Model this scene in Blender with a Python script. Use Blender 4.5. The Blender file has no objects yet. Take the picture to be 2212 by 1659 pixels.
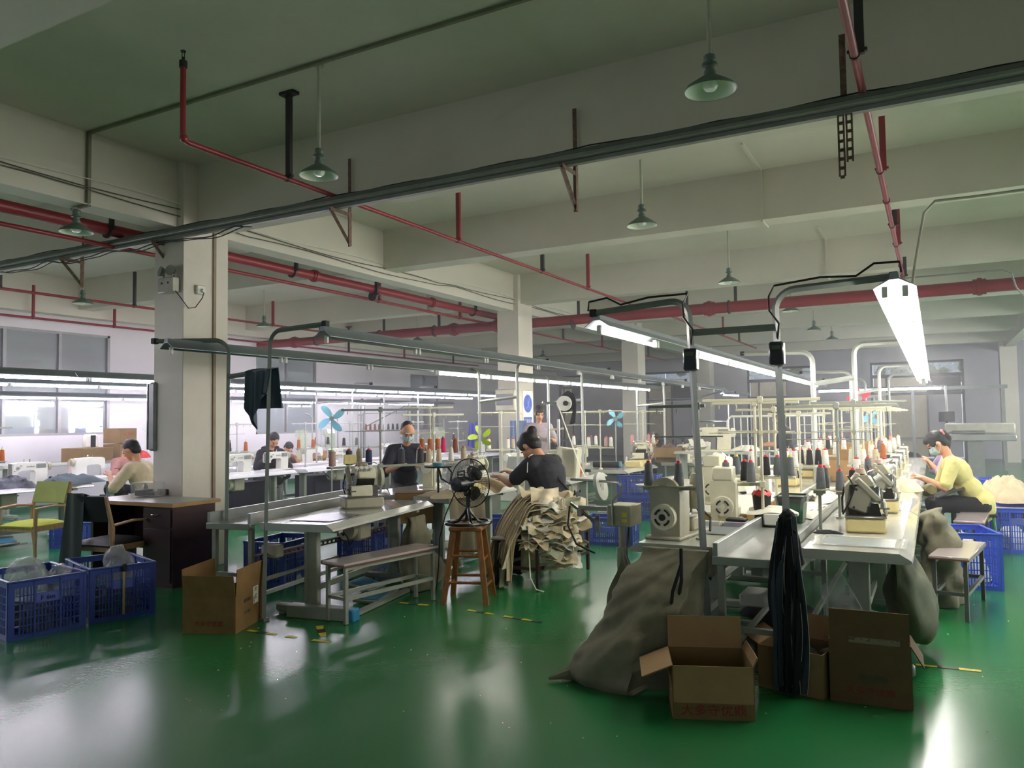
import bpy, bmesh, math, random
from mathutils import Vector, Matrix, noise
random.seed(7)
PI = math.pi
S = bpy.context.scene
COL = S.collection
V = Vector
# ------------------------------------------------------------------ camera
cam_d = bpy.data.cameras.new('camera')
cam_d.sensor_width = 36.0
cam_d.lens = 36.0 * 1673.354 / 2212.0
cam_d.clip_start = 0.05
cam_d.clip_end = 200
cam = bpy.data.objects.new('camera', cam_d)
COL.objects.link(cam)
CR = Matrix(((0.8785459, 0.03487423, 0.47638313), (0.47745281, -0.03489078, -0.87796438), (-0.01399695, 0.99878247, -0.04730395)))
cam.matrix_world = Matrix.Translation((0, 0, 1.55)) @ CR.to_4x4()
S.camera = cam


def ray(px, py):
    return CR @ V(((px - 1106) / 1673.354, -(py - 829.5) / 1673.354, -1.0))


def atz(px, py, z):      # point at height z seen at a pixel of the photograph
    r = ray(px, py)
    return V((0, 0, 1.55)) + r * ((z - 1.55) / r.z)


def atx(px, py, x):
    r = ray(px, py)
    return V((0, 0, 1.55)) + r * (x / r.x)


def aty(px, py, y):
    r = ray(px, py)
    return V((0, 0, 1.55)) + r * (y / r.y)


# ------------------------------------------------------------------ sky, added fill lights and exposure
W = bpy.data.worlds.new('sky')
S.world = W
W.use_nodes = True
_n = W.node_tree.nodes
_sky = _n.new('ShaderNodeTexSky')
_sky.sky_type = 'HOSEK_WILKIE'
_sky.turbidity = 6
_sky.sun_direction = (0.3, -0.6, 0.74)
_n['Background'].inputs[1].default_value = 1.1
W.node_tree.links.new(_sky.outputs[0], _n['Background'].inputs[0])
S.view_settings.view_transform = 'Standard'
S.view_settings.look = 'None'
S.view_settings.gamma = 1
S.view_settings.use_curve_mapping = False
S.view_settings.exposure = 2.15
TUBE = 21.0      # strength of the fluorescent tubes


def fill_area(name, loc, rot, sx, sy, w, col):      # area lights added by the unseen windows to brighten the hall
    l = bpy.data.lights.new(name, 'AREA')
    l.shape = 'RECTANGLE'
    l.size, l.size_y, l.energy, l.color = sx, sy, w, col
    o = bpy.data.objects.new(name, l)
    COL.objects.link(o)
    o.location, o.rotation_euler = loc, rot


fill_area('window_daylight', (4.4, -4.85, 1.9), (-PI / 2, PI, 0), 6.5, 1.8, 18, (0.93, 0.97, 1.0))
fill_area('window_daylight', (-10.0, -4.85, 1.9), (-PI / 2, PI, 0), 7.5, 1.8, 24, (0.93, 0.97, 1.0))
for _y in (10.0, 17.0, 24.0):
    fill_area('window_daylight', (7.85, _y, 2.1), (0, PI / 2, 0), 1.9, 5.0, 75, (0.95, 0.98, 1.0))
S.cycles.max_bounces = 7
S.cycles.diffuse_bounces = 4
S.cycles.glossy_bounces = 3
S.cycles.transmission_bounces = 5
S.cycles.transparent_max_bounces = 8
S.cycles.caustics_reflective = False
S.cycles.caustics_refractive = False
S.cycles.use_denoising = True
S.cycles.use_adaptive_sampling = True
S.cycles.adaptive_threshold = 0.025
S.cycles.sample_clamp_indirect = 4


# ------------------------------------------------------------------ materials
def lin(c):
    return tuple(((v / 255) / 12.92 if v / 255 <= 0.04045 else ((v / 255 + 0.055) / 1.055) ** 2.4) for v in c) + (1.0,)


_mats = {}


def mat(name, col=(128, 128, 128), rough=0.5, metal=0.0, var=0.12, scale=6.0, bump=0.0, bscale=60.0, emit=0.0, alpha=1.0, trans=0.0, coat=0.0, kind=None, stretch=(1, 1, 1)):
    if name in _mats:
        return _mats[name]
    m = bpy.data.materials.new(name)
    _mats[name] = m
    m.use_nodes = True
    t = m.node_tree
    n = t.nodes
    p = n['Principled BSDF']
    c = lin(col)
    p.inputs['Roughness'].default_value = rough
    p.inputs['Metallic'].default_value = metal
    p.inputs['Base Color'].default_value = c
    if coat:
        p.inputs['Coat Weight'].default_value = coat
    if trans:
        p.inputs['Transmission Weight'].default_value = trans
    if alpha < 1:
        p.inputs['Alpha'].default_value = alpha
    if emit:
        p.inputs['Emission Color'].default_value = c
        p.inputs['Emission Strength'].default_value = emit
    if var or bump:
        tc = n.new('ShaderNodeTexCoord')
        mp = n.new('ShaderNodeMapping')
        mp.inputs['Scale'].default_value = stretch
        t.links.new(tc.outputs['Object'], mp.inputs[0])
    if var and not emit:
        nz = n.new('ShaderNodeTexNoise')
        nz.inputs['Scale'].default_value = scale
        nz.inputs['Detail'].default_value = 6
        nz.inputs['Roughness'].default_value = 0.65
        t.links.new(mp.outputs[0], nz.inputs['Vector'])
        r = n.new('ShaderNodeValToRGB')
        a, b = 1 - var * 1.6, 1 + var * 0.8
        r.color_ramp.elements[0].position = 0.3
        r.color_ramp.elements[1].position = 0.7
        r.color_ramp.elements[0].color = (c[0] * a, c[1] * a, c[2] * a, 1)
        r.color_ramp.elements[1].color = (min(1, c[0] * b), min(1, c[1] * b), min(1, c[2] * b), 1)
        t.links.new(nz.outputs['Fac'], r.inputs[0])
        t.links.new(r.outputs[0], p.inputs['Base Color'])
    if bump:
        nb = n.new('ShaderNodeTexNoise')
        nb.inputs['Scale'].default_value = bscale
        nb.inputs['Detail'].default_value = 4
        t.links.new(mp.outputs[0], nb.inputs['Vector'])
        bp = n.new('ShaderNodeBump')
        bp.inputs['Strength'].default_value = bump
        bp.inputs['Distance'].default_value = 0.01
        t.links.new(nb.outputs['Fac'], bp.inputs['Height'])
        t.links.new(bp.outputs[0], p.inputs['Normal'])
    return m


def floor_mat():
    m = mat('green_epoxy', (24, 104, 60), 0.2, var=0)
    t = m.node_tree
    n = t.nodes
    p = n['Principled BSDF']
    tc = n.new('ShaderNodeTexCoord')

    def nz(sc, det=5, st=(1, 1, 1)):
        mp = n.new('ShaderNodeMapping')
        mp.inputs['Scale'].default_value = st
        t.links.new(tc.outputs['Object'], mp.inputs[0])
        q = n.new('ShaderNodeTexNoise')
        q.inputs['Scale'].default_value = sc
        q.inputs['Detail'].default_value = det
        t.links.new(mp.outputs[0], q.inputs['Vector'])
        return q
    a = nz(0.5, 2)
    r = n.new('ShaderNodeValToRGB')
    r.color_ramp.elements[0].position = 0.3
    r.color_ramp.elements[1].position = 0.72
    r.color_ramp.elements[0].color = lin((32, 110, 60))
    r.color_ramp.elements[1].color = lin((44, 124, 72))
    t.links.new(a.outputs['Fac'], r.inputs[0])
    t.links.new(r.outputs[0], p.inputs['Base Color'])
    b = nz(1.5, 2)
    rr = n.new('ShaderNodeMapRange')
    rr.inputs[1].default_value = 0.3
    rr.inputs[2].default_value = 0.75
    rr.inputs[3].default_value = 0.22
    rr.inputs[4].default_value = 0.28
    t.links.new(b.outputs['Fac'], rr.inputs[0])
    t.links.new(rr.outputs[0], p.inputs['Roughness'])
    c1 = nz(60, 3, (1, 1, 1))
    c2 = nz(22, 2, (1, 1.6, 1))
    ad = n.new('ShaderNodeMath')
    ad.operation = 'MULTIPLY_ADD'
    ad.inputs[1].default_value = 0.35
    t.links.new(c1.outputs['Fac'], ad.inputs[0])
    t.links.new(c2.outputs['Fac'], ad.inputs[2])
    bp = n.new('ShaderNodeBump')
    bp.inputs['Strength'].default_value = 0.15
    bp.inputs['Distance'].default_value = 0.003
    t.links.new(ad.outputs[0], bp.inputs['Height'])
    t.links.new(bp.outputs[0], p.inputs['Normal'])
    return m


def glass_mat(name, col, gloss):     # dusty window glass that mostly mirrors the hall
    m = bpy.data.materials.new(name)
    m.use_nodes = True
    t = m.node_tree
    n = t.nodes
    p = n['Principled BSDF']
    p.inputs['Base Color'].default_value = lin(col)
    p.inputs['Roughness'].default_value = 0.03
    p.inputs['Metallic'].default_value = gloss
    return m


M_PL = mat('column_plaster', (216, 210, 198), 0.8, var=0.06, scale=1.2, bump=0.15, bscale=20)
M_WALL = mat('painted_wall', (214, 210, 214), 0.8, var=0.05, scale=0.8, bump=0.1, bscale=15)
M_BACK = mat('grey_wall', (196, 196, 206), 0.8, var=0.05, scale=0.8, bump=0.1, bscale=15)
M_CEIL = mat('ceiling_paint', (210, 206, 192), 0.85, var=0.05, scale=0.7, bump=0.1, bscale=12)
M_RED = mat('red_pipe_paint', (142, 44, 50), 0.4, var=0.12, scale=3)
M_BLKST = mat('black_steel', (44, 40, 42), 0.5, var=0.15)
M_GREY = mat('grey_metal', (136, 140, 138), 0.45, metal=0.2, var=0.1)
M_POST = mat('grey_post_paint', (126, 132, 130), 0.4, metal=0.0, var=0.08)
M_LPOST = mat('light_post_paint', (172, 176, 172), 0.4, metal=0.0, var=0.06)
M_CHAN = mat('lamp_channel_zinc', (150, 158, 164), 0.32, metal=0.6, var=0.06)
M_TRAYC = mat('cable_trunking', (128, 132, 124), 0.5, var=0.1)
M_WHITE = mat('white_plastic', (226, 226, 218), 0.4, var=0.04)
M_CREAM = mat('machine_enamel', (214, 210, 186), 0.33, var=0.07, scale=10)
M_GREEN_EN = mat('grey_green_enamel', (172, 168, 148), 0.4, var=0.1, scale=10)
M_DARK = mat('dark_rubber', (28, 28, 30), 0.6, var=0.1)
M_CHROME = mat('chrome', (205, 205, 205), 0.14, metal=1.0, var=0)
M_STEEL = mat('worn_steel', (140, 138, 132), 0.35, metal=0.8, var=0.15)
M_RUST = mat('rusty_angle_iron', (120, 98, 84), 0.7, metal=0.3, var=0.4, scale=25)
M_WOOD = mat('stool_wood', (142, 92, 48), 0.45, var=0.3, scale=7, stretch=(6, 6, 1), bump=0.15, bscale=40)
M_OAK = mat('pale_oak', (176, 142, 104), 0.45, var=0.2, scale=6, stretch=(5, 5, 1))
M_EDGE = mat('wood_edge', (186, 140, 78), 0.5, var=0.15)
M_LAM = mat('white_laminate', (196, 196, 188), 0.13, var=0.09, scale=3, coat=0.4)
M_LAMG = mat('grey_green_laminate', (176, 180, 168), 0.16, var=0.1, scale=3, coat=0.3)
M_GALV = mat('tray_sheet', (160, 164, 160), 0.3, metal=0.5, var=0.12, scale=3)
M_FRAME = mat('table_frame_paint', (150, 154, 142), 0.45, var=0.1)
M_BLUE = mat('blue_crate_plastic', (60, 80, 160), 0.35, var=0.08)
M_CARD = mat('cardboard', (140, 112, 74), 0.85, var=0.12, scale=5, bump=0.1, bscale=90)
M_CARDD = mat('dark_cardboard', (104, 80, 50), 0.85, var=0.14, scale=5, bump=0.1, bscale=90)
M_SACK = mat('woven_sack', (124, 120, 98), 0.85, var=0.2, scale=4, bump=0.25, bscale=320)
M_SACKD = mat('dark_woven_sack', (92, 96, 72), 0.85, var=0.2, scale=4, bump=0.25, bscale=320)
M_CANVAS = mat('cream_canvas', (206, 190, 158), 0.85, var=0.1, scale=5, bump=0.25, bscale=200)
M_LINING = mat('white_lining', (224, 222, 208), 0.8, var=0.06)
M_NAVY = mat('navy_cloth', (30, 34, 48), 0.8, var=0.2, bump=0.2, bscale=150)
M_BLACKC = mat('black_cloth', (24, 25, 30), 0.85, var=0.2, bump=0.2, bscale=150)
M_SLATE = mat('slate_cloth', (84, 98, 104), 0.8, var=0.15, bump=0.2, bscale=150)
M_SKIN = mat('skin', (206, 150, 118), 0.5, var=0.06, scale=12)
M_HAIR = mat('black_hair', (22, 20, 22), 0.55, var=0.4, scale=30, stretch=(1, 1, 4), bump=0.4, bscale=90)
M_YEL = mat('yellow_plastic', (216, 200, 64), 0.4, var=0.05)
M_BASEBOX = mat('cream_box', (224, 208, 148), 0.35, var=0.06)
M_BAG = mat('clear_plastic_bag', (200, 204, 206), 0.22, var=0.05, alpha=0.32)
M_POLY = mat('milky_plastic_bag', (205, 208, 208), 0.15, var=0.06, alpha=0.38, bump=0.6, bscale=14)


# ------------------------------------------------------------------ mesh helpers
class MB:
    def __init__(s):
        s.b = bmesh.new()
        s.M = Matrix.Identity(4)

    def xf(s, loc=(0, 0, 0), rz=0, rx=0, ry=0):
        s.M = Matrix.Translation(loc) @ Matrix.Rotation(rz, 4, 'Z') @ Matrix.Rotation(ry, 4, 'Y') @ Matrix.Rotation(rx, 4, 'X')
        return s

    def vs(s, pts):
        return [s.b.verts.new(s.M @ V(p)) for p in pts]

    def faces(s, vl, fl):
        for f in fl:
            try:
                s.b.faces.new([vl[i] for i in f])
            except ValueError:
                pass

    def box(s, c, d, bev=0.0, rz=0, rx=0, ry=0):
        R = Matrix.Rotation(rz, 3, 'Z') @ Matrix.Rotation(ry, 3, 'Y') @ Matrix.Rotation(rx, 3, 'X')
        c = V(c)
        h = [x / 2 for x in d]
        if bev <= 0:
            p = [c + R @ V((sx * h[0], sy * h[1], sz * h[2])) for sx in (-1, 1) for sy in (-1, 1) for sz in (-1, 1)]
            v = s.vs(p)
            s.faces(v, [(0, 1, 3, 2), (4, 6, 7, 5), (0, 4, 5, 1), (2, 3, 7, 6), (0, 2, 6, 4), (1, 5, 7, 3)])
            return s
        bev = min(bev, min(h) * 0.95)
        pts = []
        idx = {}
        for sx in (-1, 1):
            for sy in (-1, 1):
                for sz in (-1, 1):
                    for k in range(3):
                        q = [sx * (h[0] - bev), sy * (h[1] - bev), sz * (h[2] - bev)]
                        q[k] = (sx, sy, sz)[k] * h[k]
                        idx[(sx, sy, sz, k)] = len(pts)
                        pts.append(c + R @ V(q))
        v = s.vs(pts)
        F = []
        for k in range(3):
            a, b2 = [i for i in range(3) if i != k]
            for sg in (-1, 1):
                f = []
                for (u, w) in ((-1, -1), (1, -1), (1, 1), (-1, 1)):
                    q = [0, 0, 0]
                    q[k] = sg
                    q[a] = u
                    q[b2] = w
                    f.append(idx[(q[0], q[1], q[2], k)])
                F.append(f)
                for sg2 in (-1, 1):
                    pass
        for a in range(3):
            for b2 in range(a + 1, 3):
                k = 3 - a - b2
                for sa in (-1, 1):
                    for sb in (-1, 1):
                        q = [0, 0, 0]
                        q[a] = sa
                        q[b2] = sb
                        q[k] = -1
                        q2 = list(q)
                        q2[k] = 1
                        F.append([idx[(*q, a)], idx[(*q2, a)], idx[(*q2, b2)], idx[(*q, b2)]])
        for sx in (-1, 1):
            for sy in (-1, 1):
                for sz in (-1, 1):
                    F.append([idx[(sx, sy, sz, k)] for k in range(3)])
        s.faces(v, F)
        return s

    def frame(s, d):
        d = V(d).normalized()
        u = V((0, 0, 1)) if abs(d.z) < 0.95 else V((0, 1, 0))
        x = d.cross(u).normalized()
        return x, x.cross(d)

    def cyl(s, p, q, r, r2=None, n=12, cap=True):
        p = V(p)
        q = V(q)
        r2 = r if r2 is None else r2
        x, y = s.frame(q - p)
        a = s.vs([p + (x * math.cos(2 * PI * i / n) + y * math.sin(2 * PI * i / n)) * r for i in range(n)])
        b = s.vs([q + (x * math.cos(2 * PI * i / n) + y * math.sin(2 * PI * i / n)) * r2 for i in range(n)])
        for i in range(n):
            s.b.faces.new([a[i], a[(i + 1) % n], b[(i + 1) % n], b[i]])
        if cap:
            s.b.faces.new(a[::-1])
            s.b.faces.new(b)
        return s

    def tube(s, pts, r, n=8, flat=None):
        pts = [V(p) for p in pts]
        rs = r if isinstance(r, (list, tuple)) else [r] * len(pts)
        rings = []
        x = None
        for i, p in enumerate(pts):
            d = (pts[min(i + 1, len(pts) - 1)] - pts[max(i - 1, 0)]).normalized()
            if x is None:
                x, y = s.frame(d)
            else:
                x = (x - d * x.dot(d)).normalized()
                y = x.cross(d)
            fy = flat if flat else 1.0
            rings.append(s.vs([p + (x * math.cos(2 * PI * k / n) + y * fy * math.sin(2 * PI * k / n)) * rs[i] for k in range(n)]))
        for a, b in zip(rings, rings[1:]):
            for k in range(n):
                s.b.faces.new([a[k], a[(k + 1) % n], b[(k + 1) % n], b[k]])
        s.b.faces.new(rings[0][::-1])
        s.b.faces.new(rings[-1])
        return s

    def sqtube(s, pts, w):       # square section bar along a path in one plane
        return s.tube(pts, w * 0.7, n=4)

    def lathe(s, prof, n=20, M=None, cap=True):
        M = M or Matrix.Identity(4)
        rings = []
        for r, z in prof:
            rings.append(s.vs([M @ V((max(r, 1e-4) * math.cos(2 * PI * i / n), max(r, 1e-4) * math.sin(2 * PI * i / n), z)) for i in range(n)]))
        for a, b in zip(rings, rings[1:]):
            for k in range(n):
                s.b.faces.new([a[k], a[(k + 1) % n], b[(k + 1) % n], b[k]])
        if cap:
            s.b.faces.new(rings[0][::-1])
            s.b.faces.new(rings[-1])
        return s

    def prism(s, poly, d0, d1, axis='z'):
        def P(u, w, d):
            return {'z': (u, w, d), 'y': (u, d, w), 'x': (d, u, w)}[axis]
        a = s.vs([P(u, w, d0) for u, w in poly])
        b = s.vs([P(u, w, d1) for u, w in poly])
        n = len(poly)
        for i in range(n):
            s.b.faces.new([a[i], a[(i + 1) % n], b[(i + 1) % n], b[i]])
        s.b.faces.new(a[::-1])
        s.b.faces.new(b)
        return s

    def sph(s, c, r, n=12, m=8):
        if not isinstance(r, (list, tuple)):
            r = (r, r, r)
        prof = [(math.sin(PI * i / m), -math.cos(PI * i / m)) for i in range(m + 1)]
        return s.lathe(prof, n, Matrix.Translation(c) @ Matrix.Diagonal((*r, 1)), cap=True)

    def grid(s, fn, nu, nv, th=0.0, close=False):
        P = [[V(fn(i / nu, j / nv)) for j in range(nv + 1)] for i in range(nu + 1)]
        if th:
            T = []
            for i in range(nu + 1):
                row = []
                for j in range(nv + 1):
                    du = P[min(i + 1, nu)][j] - P[max(i - 1, 0)][j]
                    dv = P[i][min(j + 1, nv)] - P[i][max(j - 1, 0)]
                    nn = du.cross(dv)
                    nn = nn.normalized() if nn.length > 1e-9 else V((0, 0, 1))
                    row.append(P[i][j] - nn * th)
                T.append(row)
        a = [s.vs(r) for r in P]
        for i in range(nu):
            for j in range(nv):
                s.b.faces.new([a[i][j], a[i + 1][j], a[i + 1][j + 1], a[i][j + 1]])
        if th:
            b = [s.vs(r) for r in T]
            for i in range(nu):
                for j in range(nv):
                    s.b.faces.new([b[i][j], b[i][j + 1], b[i + 1][j + 1], b[i + 1][j]])
            for i in range(nu):
                s.b.faces.new([a[i][0], b[i][0], b[i + 1][0], a[i + 1][0]])
                s.b.faces.new([a[i][nv], a[i + 1][nv], b[i + 1][nv], b[i][nv]])
            for j in range(nv):
                s.b.faces.new([a[0][j], a[0][j + 1], b[0][j + 1], b[0][j]])
                s.b.faces.new([a[nu][j], b[nu][j], b[nu][j + 1], a[nu][j + 1]])
        return s

    def loft(s, rings, cap=True):     # rings: lists of points, same length
        R = [s.vs(r) for r in rings]
        n = len(R[0])
        for a, b in zip(R, R[1:]):
            for k in range(n):
                s.b.faces.new([a[k], a[(k + 1) % n], b[(k + 1) % n], b[k]])
        if cap:
            s.b.faces.new(R[0][::-1])
            s.b.faces.new(R[-1])
        return s

    def build(s, name, m, parent=None, loc=None, smooth=40, rz=0):
        me = bpy.data.meshes.new(name)
        bmesh.ops.recalc_face_normals(s.b, faces=s.b.faces[:])
        s.b.to_mesh(me)
        s.b.free()
        for mm in (m if isinstance(m, (list, tuple)) else [m]):
            me.materials.append(mm)
        if smooth:
            me.polygons.foreach_set('use_smooth', [True] * len(me.polygons))
            me.set_sharp_from_angle(angle=math.radians(smooth))
        o = bpy.data.objects.new(name, me)
        COL.objects.link(o)
        if parent is not None:
            o.parent = parent
        if loc is not None:
            o.location = loc
        if rz:
            o.rotation_euler.z = rz
        return o


def tag(o, label=None, cat=None, group=None, kind=None):
    if label:
        o['label'] = label
    if cat:
        o['category'] = cat
    if group:
        o['group'] = group
    if kind:
        o['kind'] = kind
    return o


def thing(name, label, cat, loc=(0, 0, 0), rz=0, group=None):
    o = bpy.data.objects.new(name, None)
    COL.objects.link(o)
    o.location = loc
    o.rotation_euler = (0, 0, rz)
    o.empty_display_size = 0.05
    return tag(o, label, cat, group)


def struct(name, mb, m, parent=None, smooth=40):
    o = mb.build(name, m, parent, smooth=smooth)
    if parent is None:
        o['kind'] = 'structure'
    return o


_protos = {}


def copy_tree(o, parent=None):
    c = o.copy()
    COL.objects.link(c)
    if parent is not None:
        c.parent = parent
    for ch in list(o.children):
        copy_tree(ch, c)
    return c


def place(key, builder, loc, rz=0, label='', cat='', group=None, sc=None, name=None):
    """first use builds the thing, later uses copy it with all its parts"""
    if key not in _protos:
        o = builder()
        _protos[key] = o
    else:
        o = copy_tree(_protos[key])
        for k in list(o.keys()):
            del o[k]
    o.location = loc
    o.rotation_euler = (0, 0, rz) if not isinstance(rz, (tuple, list)) else rz
    if sc is not None:
        o.scale = (sc, sc, sc) if not isinstance(sc, (tuple, list)) else sc
    return tag(o, label, cat, group)


def fbm(p, sc=1.0):
    return noise.fractal(V(p) * sc, 1.0, 2.0, 4)


def text(parent, name, body, size, m, loc, rot, align='CENTER', th=0.0008, sx=1.0):
    c = bpy.data.curves.new(name, 'FONT')
    c.body = body
    c.size = size
    c.align_x = align
    c.align_y = 'CENTER'
    c.extrude = th
    c.resolution_u = 3
    o = bpy.data.objects.new(name + '_curve', c)
    COL.objects.link(o)
    bpy.context.view_layer.update()
    me = bpy.data.meshes.new_from_object(o.evaluated_get(bpy.context.evaluated_depsgraph_get()))
    bpy.data.objects.remove(o)
    bpy.data.curves.remove(c)
    me.name = name
    me.materials.clear()
    me.materials.append(m)
    t = bpy.data.objects.new(name, me)
    COL.objects.link(t)
    t.parent = parent
    t.location = loc
    t.rotation_euler = rot
    t.scale = (sx, 1, 1)
    return t
# ================================================================== STRUCTURE
CEIL, SOF = 4.4, 3.76
XL, XR, Y0, Y1 = -14.8, 8.0, -5.0, 31.5
struct('floor', MB().box(((XL + XR) / 2, (Y0 + Y1) / 2, -0.05), (XR - XL + 0.4, Y1 - Y0 + 0.4, 0.1)), floor_mat())
struct('ceiling', MB().box(((XL + XR) / 2, (Y0 + Y1) / 2, CEIL + 0.06), (XR - XL + 0.4, Y1 - Y0 + 0.4, 0.12)), M_CEIL)
mb = MB().box((XR + 0.1, (Y0 + Y1) / 2, 0.55), (0.2, Y1 - Y0 + 0.4, 1.1)).box((XR + 0.1, (Y0 + Y1) / 2, 3.75), (0.2, Y1 - Y0 + 0.4, 1.3))
for (a, b) in ((-5.2, 7.4), (12.6, 14.4), (19.6, 21.4), (26.6, 31.7)):  # gaps between these are unseen windows, added to light floor and ceiling
    mb.box((XR + 0.1, (a + b) / 2, 2.1), (0.2, b - a, 2.0))
struct('wall_right', mb, M_WALL)
mb = MB()
for y0 in (7.4, 14.4, 21.4):
    for k in range(5):
        mb.box((XR + 0.1, y0 + k * 1.3, 2.1), (0.08, 0.06, 2.0))
struct('window_5', mb, M_GREY)
# wall behind the photographer, with an unseen window opening added for weak daylight
wf = struct('wall_front', MB().box(((XL + XR) / 2, Y0 - 0.1, 0.5), (XR - XL, 0.2, 1.0)).box(((XL + XR) / 2, Y0 - 0.1, 3.6), (XR - XL, 0.2, 1.6))
            .box((-13.4, Y0 - 0.1, 1.9), (2.8, 0.2, 1.8)).box((-3.4, Y0 - 0.1, 1.9), (9.2, 0.2, 1.8)).box((6.5, Y0 - 0.1, 1.9), (3, 0.2, 1.8)), M_WALL)
mb = MB()
for x in (-11.9, -10, -8.1, 1.3, 3, 4.9):
    mb.box((x, Y0 - 0.1, 1.9), (0.06, 0.08, 1.8))
struct('window_1', mb, M_GREY)


# left wall with three windows
def wall_with_holes_x(name, x, y0, y1, h, holes, m, th=0.2):
    mb = MB()
    ys = y0
    for (a, b, z0, z1) in sorted(holes):
        mb.box((x - th / 2, (ys + a) / 2, h / 2), (th, a - ys, h))
        mb.box((x - th / 2, (a + b) / 2, z0 / 2), (th, b - a, z0))
        mb.box((x - th / 2, (a + b) / 2, (z1 + h) / 2), (th, b - a, h - z1))
        ys = b
    mb.box((x - th / 2, (ys + y1) / 2, h / 2), (th, y1 - ys, h))
    return struct(name, mb, m)


def wall_with_holes_y(name, y, x0, x1, h, holes, m, th=0.2):
    mb = MB()
    xs = x0
    for (a, b, z0, z1) in sorted(holes):
        mb.box(((xs + a) / 2, y + th / 2, h / 2), (a - xs, th, h))
        if z0 > 0.01:
            mb.box(((a + b) / 2, y + th / 2, z0 / 2), (b - a, th, z0))
        mb.box(((a + b) / 2, y + th / 2, (z1 + h) / 2), (b - a, th, h - z1))
        xs = b
    mb.box(((xs + x1) / 2, y + th / 2, h / 2), (x1 - xs, th, h))
    return struct(name, mb, m)


WIN = [(5.9, 10.0, 1.39, 3.4), (13.9, 16.05, 1.3, 3.3), (20.4, 22.0, 1.3, 3.1)]
wall_with_holes_x('wall_left', XL, Y0, Y1, CEIL, WIN, M_WALL)
M_GLS = glass_mat('window_glass', (196, 204, 208), 0.55)
M_WFR = mat('window_frame_paint', (150, 150, 150), 0.4, metal=0.4, var=0.08)
for i, (a, b, z0, z1) in enumerate(WIN):
    w = struct('window_%d' % (i + 2), MB().box((XL - 0.05, (a + b) / 2, z0 + 0.02), (0.09, b - a, 0.05)).box((XL - 0.05, (a + b) / 2, z1 - 0.02), (0.09, b - a, 0.05))
               .box((XL - 0.05, a + 0.025, (z0 + z1) / 2), (0.09, 0.05, z1 - z0)).box((XL - 0.05, b - 0.025, (z0 + z1) / 2), (0.09, 0.05, z1 - z0)), M_WFR)
    nb = 4 if i == 0 else 2
    zt = z0 + (z1 - z0) * 0.58
    MB().box((XL - 0.05, (a + b) / 2, zt), (0.08, b - a, 0.06)).build('transom_bar', M_WFR, w)
    for k in range(1, nb):
        y = a + (b - a) * k / nb
        MB().box((XL - 0.05, y, (z0 + z1) / 2), (0.085, 0.06, z1 - z0)).build('mullion', M_WFR, w)
    for k in range(nb):
        ya, yb = a + (b - a) * k / nb, a + (b - a) * (k + 1) / nb
        for (u, v_) in ((z0, zt), (zt, z1)):
            MB().box((XL - 0.08, (ya + yb) / 2, (u + v_) / 2), (0.012, yb - ya, v_ - u)).build('pane', M_GLS, w)

# back wall: three tall factory doors with transom lights above them
DOORS = [(-15.6 + 0.9, -13.6), (-11.0, -8.6), (-6.45, -4.0), (-2.0, 1.0)]
wall_with_holes_y('wall_back', Y1, XL, XR, CEIL, [(a, b, 0.0, 3.5) for a, b in DOORS], M_BACK)
M_DFR = mat('door_frame_steel', (84, 84, 90), 0.5, metal=0.3, var=0.1)
M_PANEL = mat('cream_board', (222, 212, 184), 0.6, var=0.06)
M_DIRTY = mat('dirty_glass', (205, 205, 190), 0.25, var=0.35, scale=14, trans=0.0, alpha=0.45)
M_DKPAN = mat('dark_panel', (52, 58, 72), 0.5, var=0.1)
for i, (a, b) in enumerate(DOORS):
    c = (a + b) / 2
    w = b - a
    d = struct('door_%d' % (i + 1), MB().box((a + 0.04, Y1 + 0.05, 1.75), (0.08, 0.1, 3.5)).box((b - 0.04, Y1 + 0.05, 1.75), (0.08, 0.1, 3.5))
               .box((c, Y1 + 0.05, 3.46), (w, 0.1, 0.08)).box((c, Y1 + 0.05, 2.98), (w, 0.12, 0.12)).box((c, Y1 + 0.05, 2.32), (w, 0.1, 0.09)), M_DFR)
    for k in range(2):
        x0, x1 = a + 0.08 + k * (w - 0.16) / 2, a + 0.08 + (k + 1) * (w - 0.16) / 2
        MB().box(((x0 + x1) / 2, Y1 + 0.06, 3.23), (x1 - x0 - 0.05, 0.015, 0.4)).build('pane', M_DIRTY, d)
    cuts = [0.0, 0.16, 0.62, 1.0]
    for k in range(3):
        x0, x1 = a + 0.08 + (w - 0.16) * cuts[k], a + 0.08 + (w - 0.16) * cuts[k + 1]
        for (z0, z1) in ((0.05, 2.27), (2.37, 2.92)):
            MB().box(((x0 + x1) / 2, Y1 + 0.06, (z0 + z1) / 2), (x1 - x0 - 0.06, 0.04, z1 - z0)).build('panel', M_DKPAN if (k == 2 and z0 > 1) else (M_PANEL if k < 2 else M_BACK), d)
        if k:
            MB().box((x0, Y1 + 0.05, 1.5), (0.06, 0.09, 2.9)).build('mullion', M_DFR, d)
# trees outside the transom lights
M_LEAF = mat('tree_leaves', (92, 118, 60), 0.6, var=0.5, scale=3)
mb = MB()
for k in range(700):
    p = V((random.uniform(-17, 6), Y1 + random.uniform(3, 6), random.uniform(1.5, 7.0)))
    if fbm(p, 0.5) < -0.02:
        continue
    q = 0.3
    u = V((random.uniform(-1, 1), random.uniform(-.4, .4), random.uniform(-1, 1))).normalized() * q
    w = u.cross(V((0, 1, 0))) * 0.6
    v = mb.vs([p - u, p + w, p + u, p - w])
    mb.b.faces.new(v)
tag(mb.build('tree_foliage', M_LEAF), 'green tree foliage outside, seen through the dirty glass above the far doors', 'foliage', kind='stuff')

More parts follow.
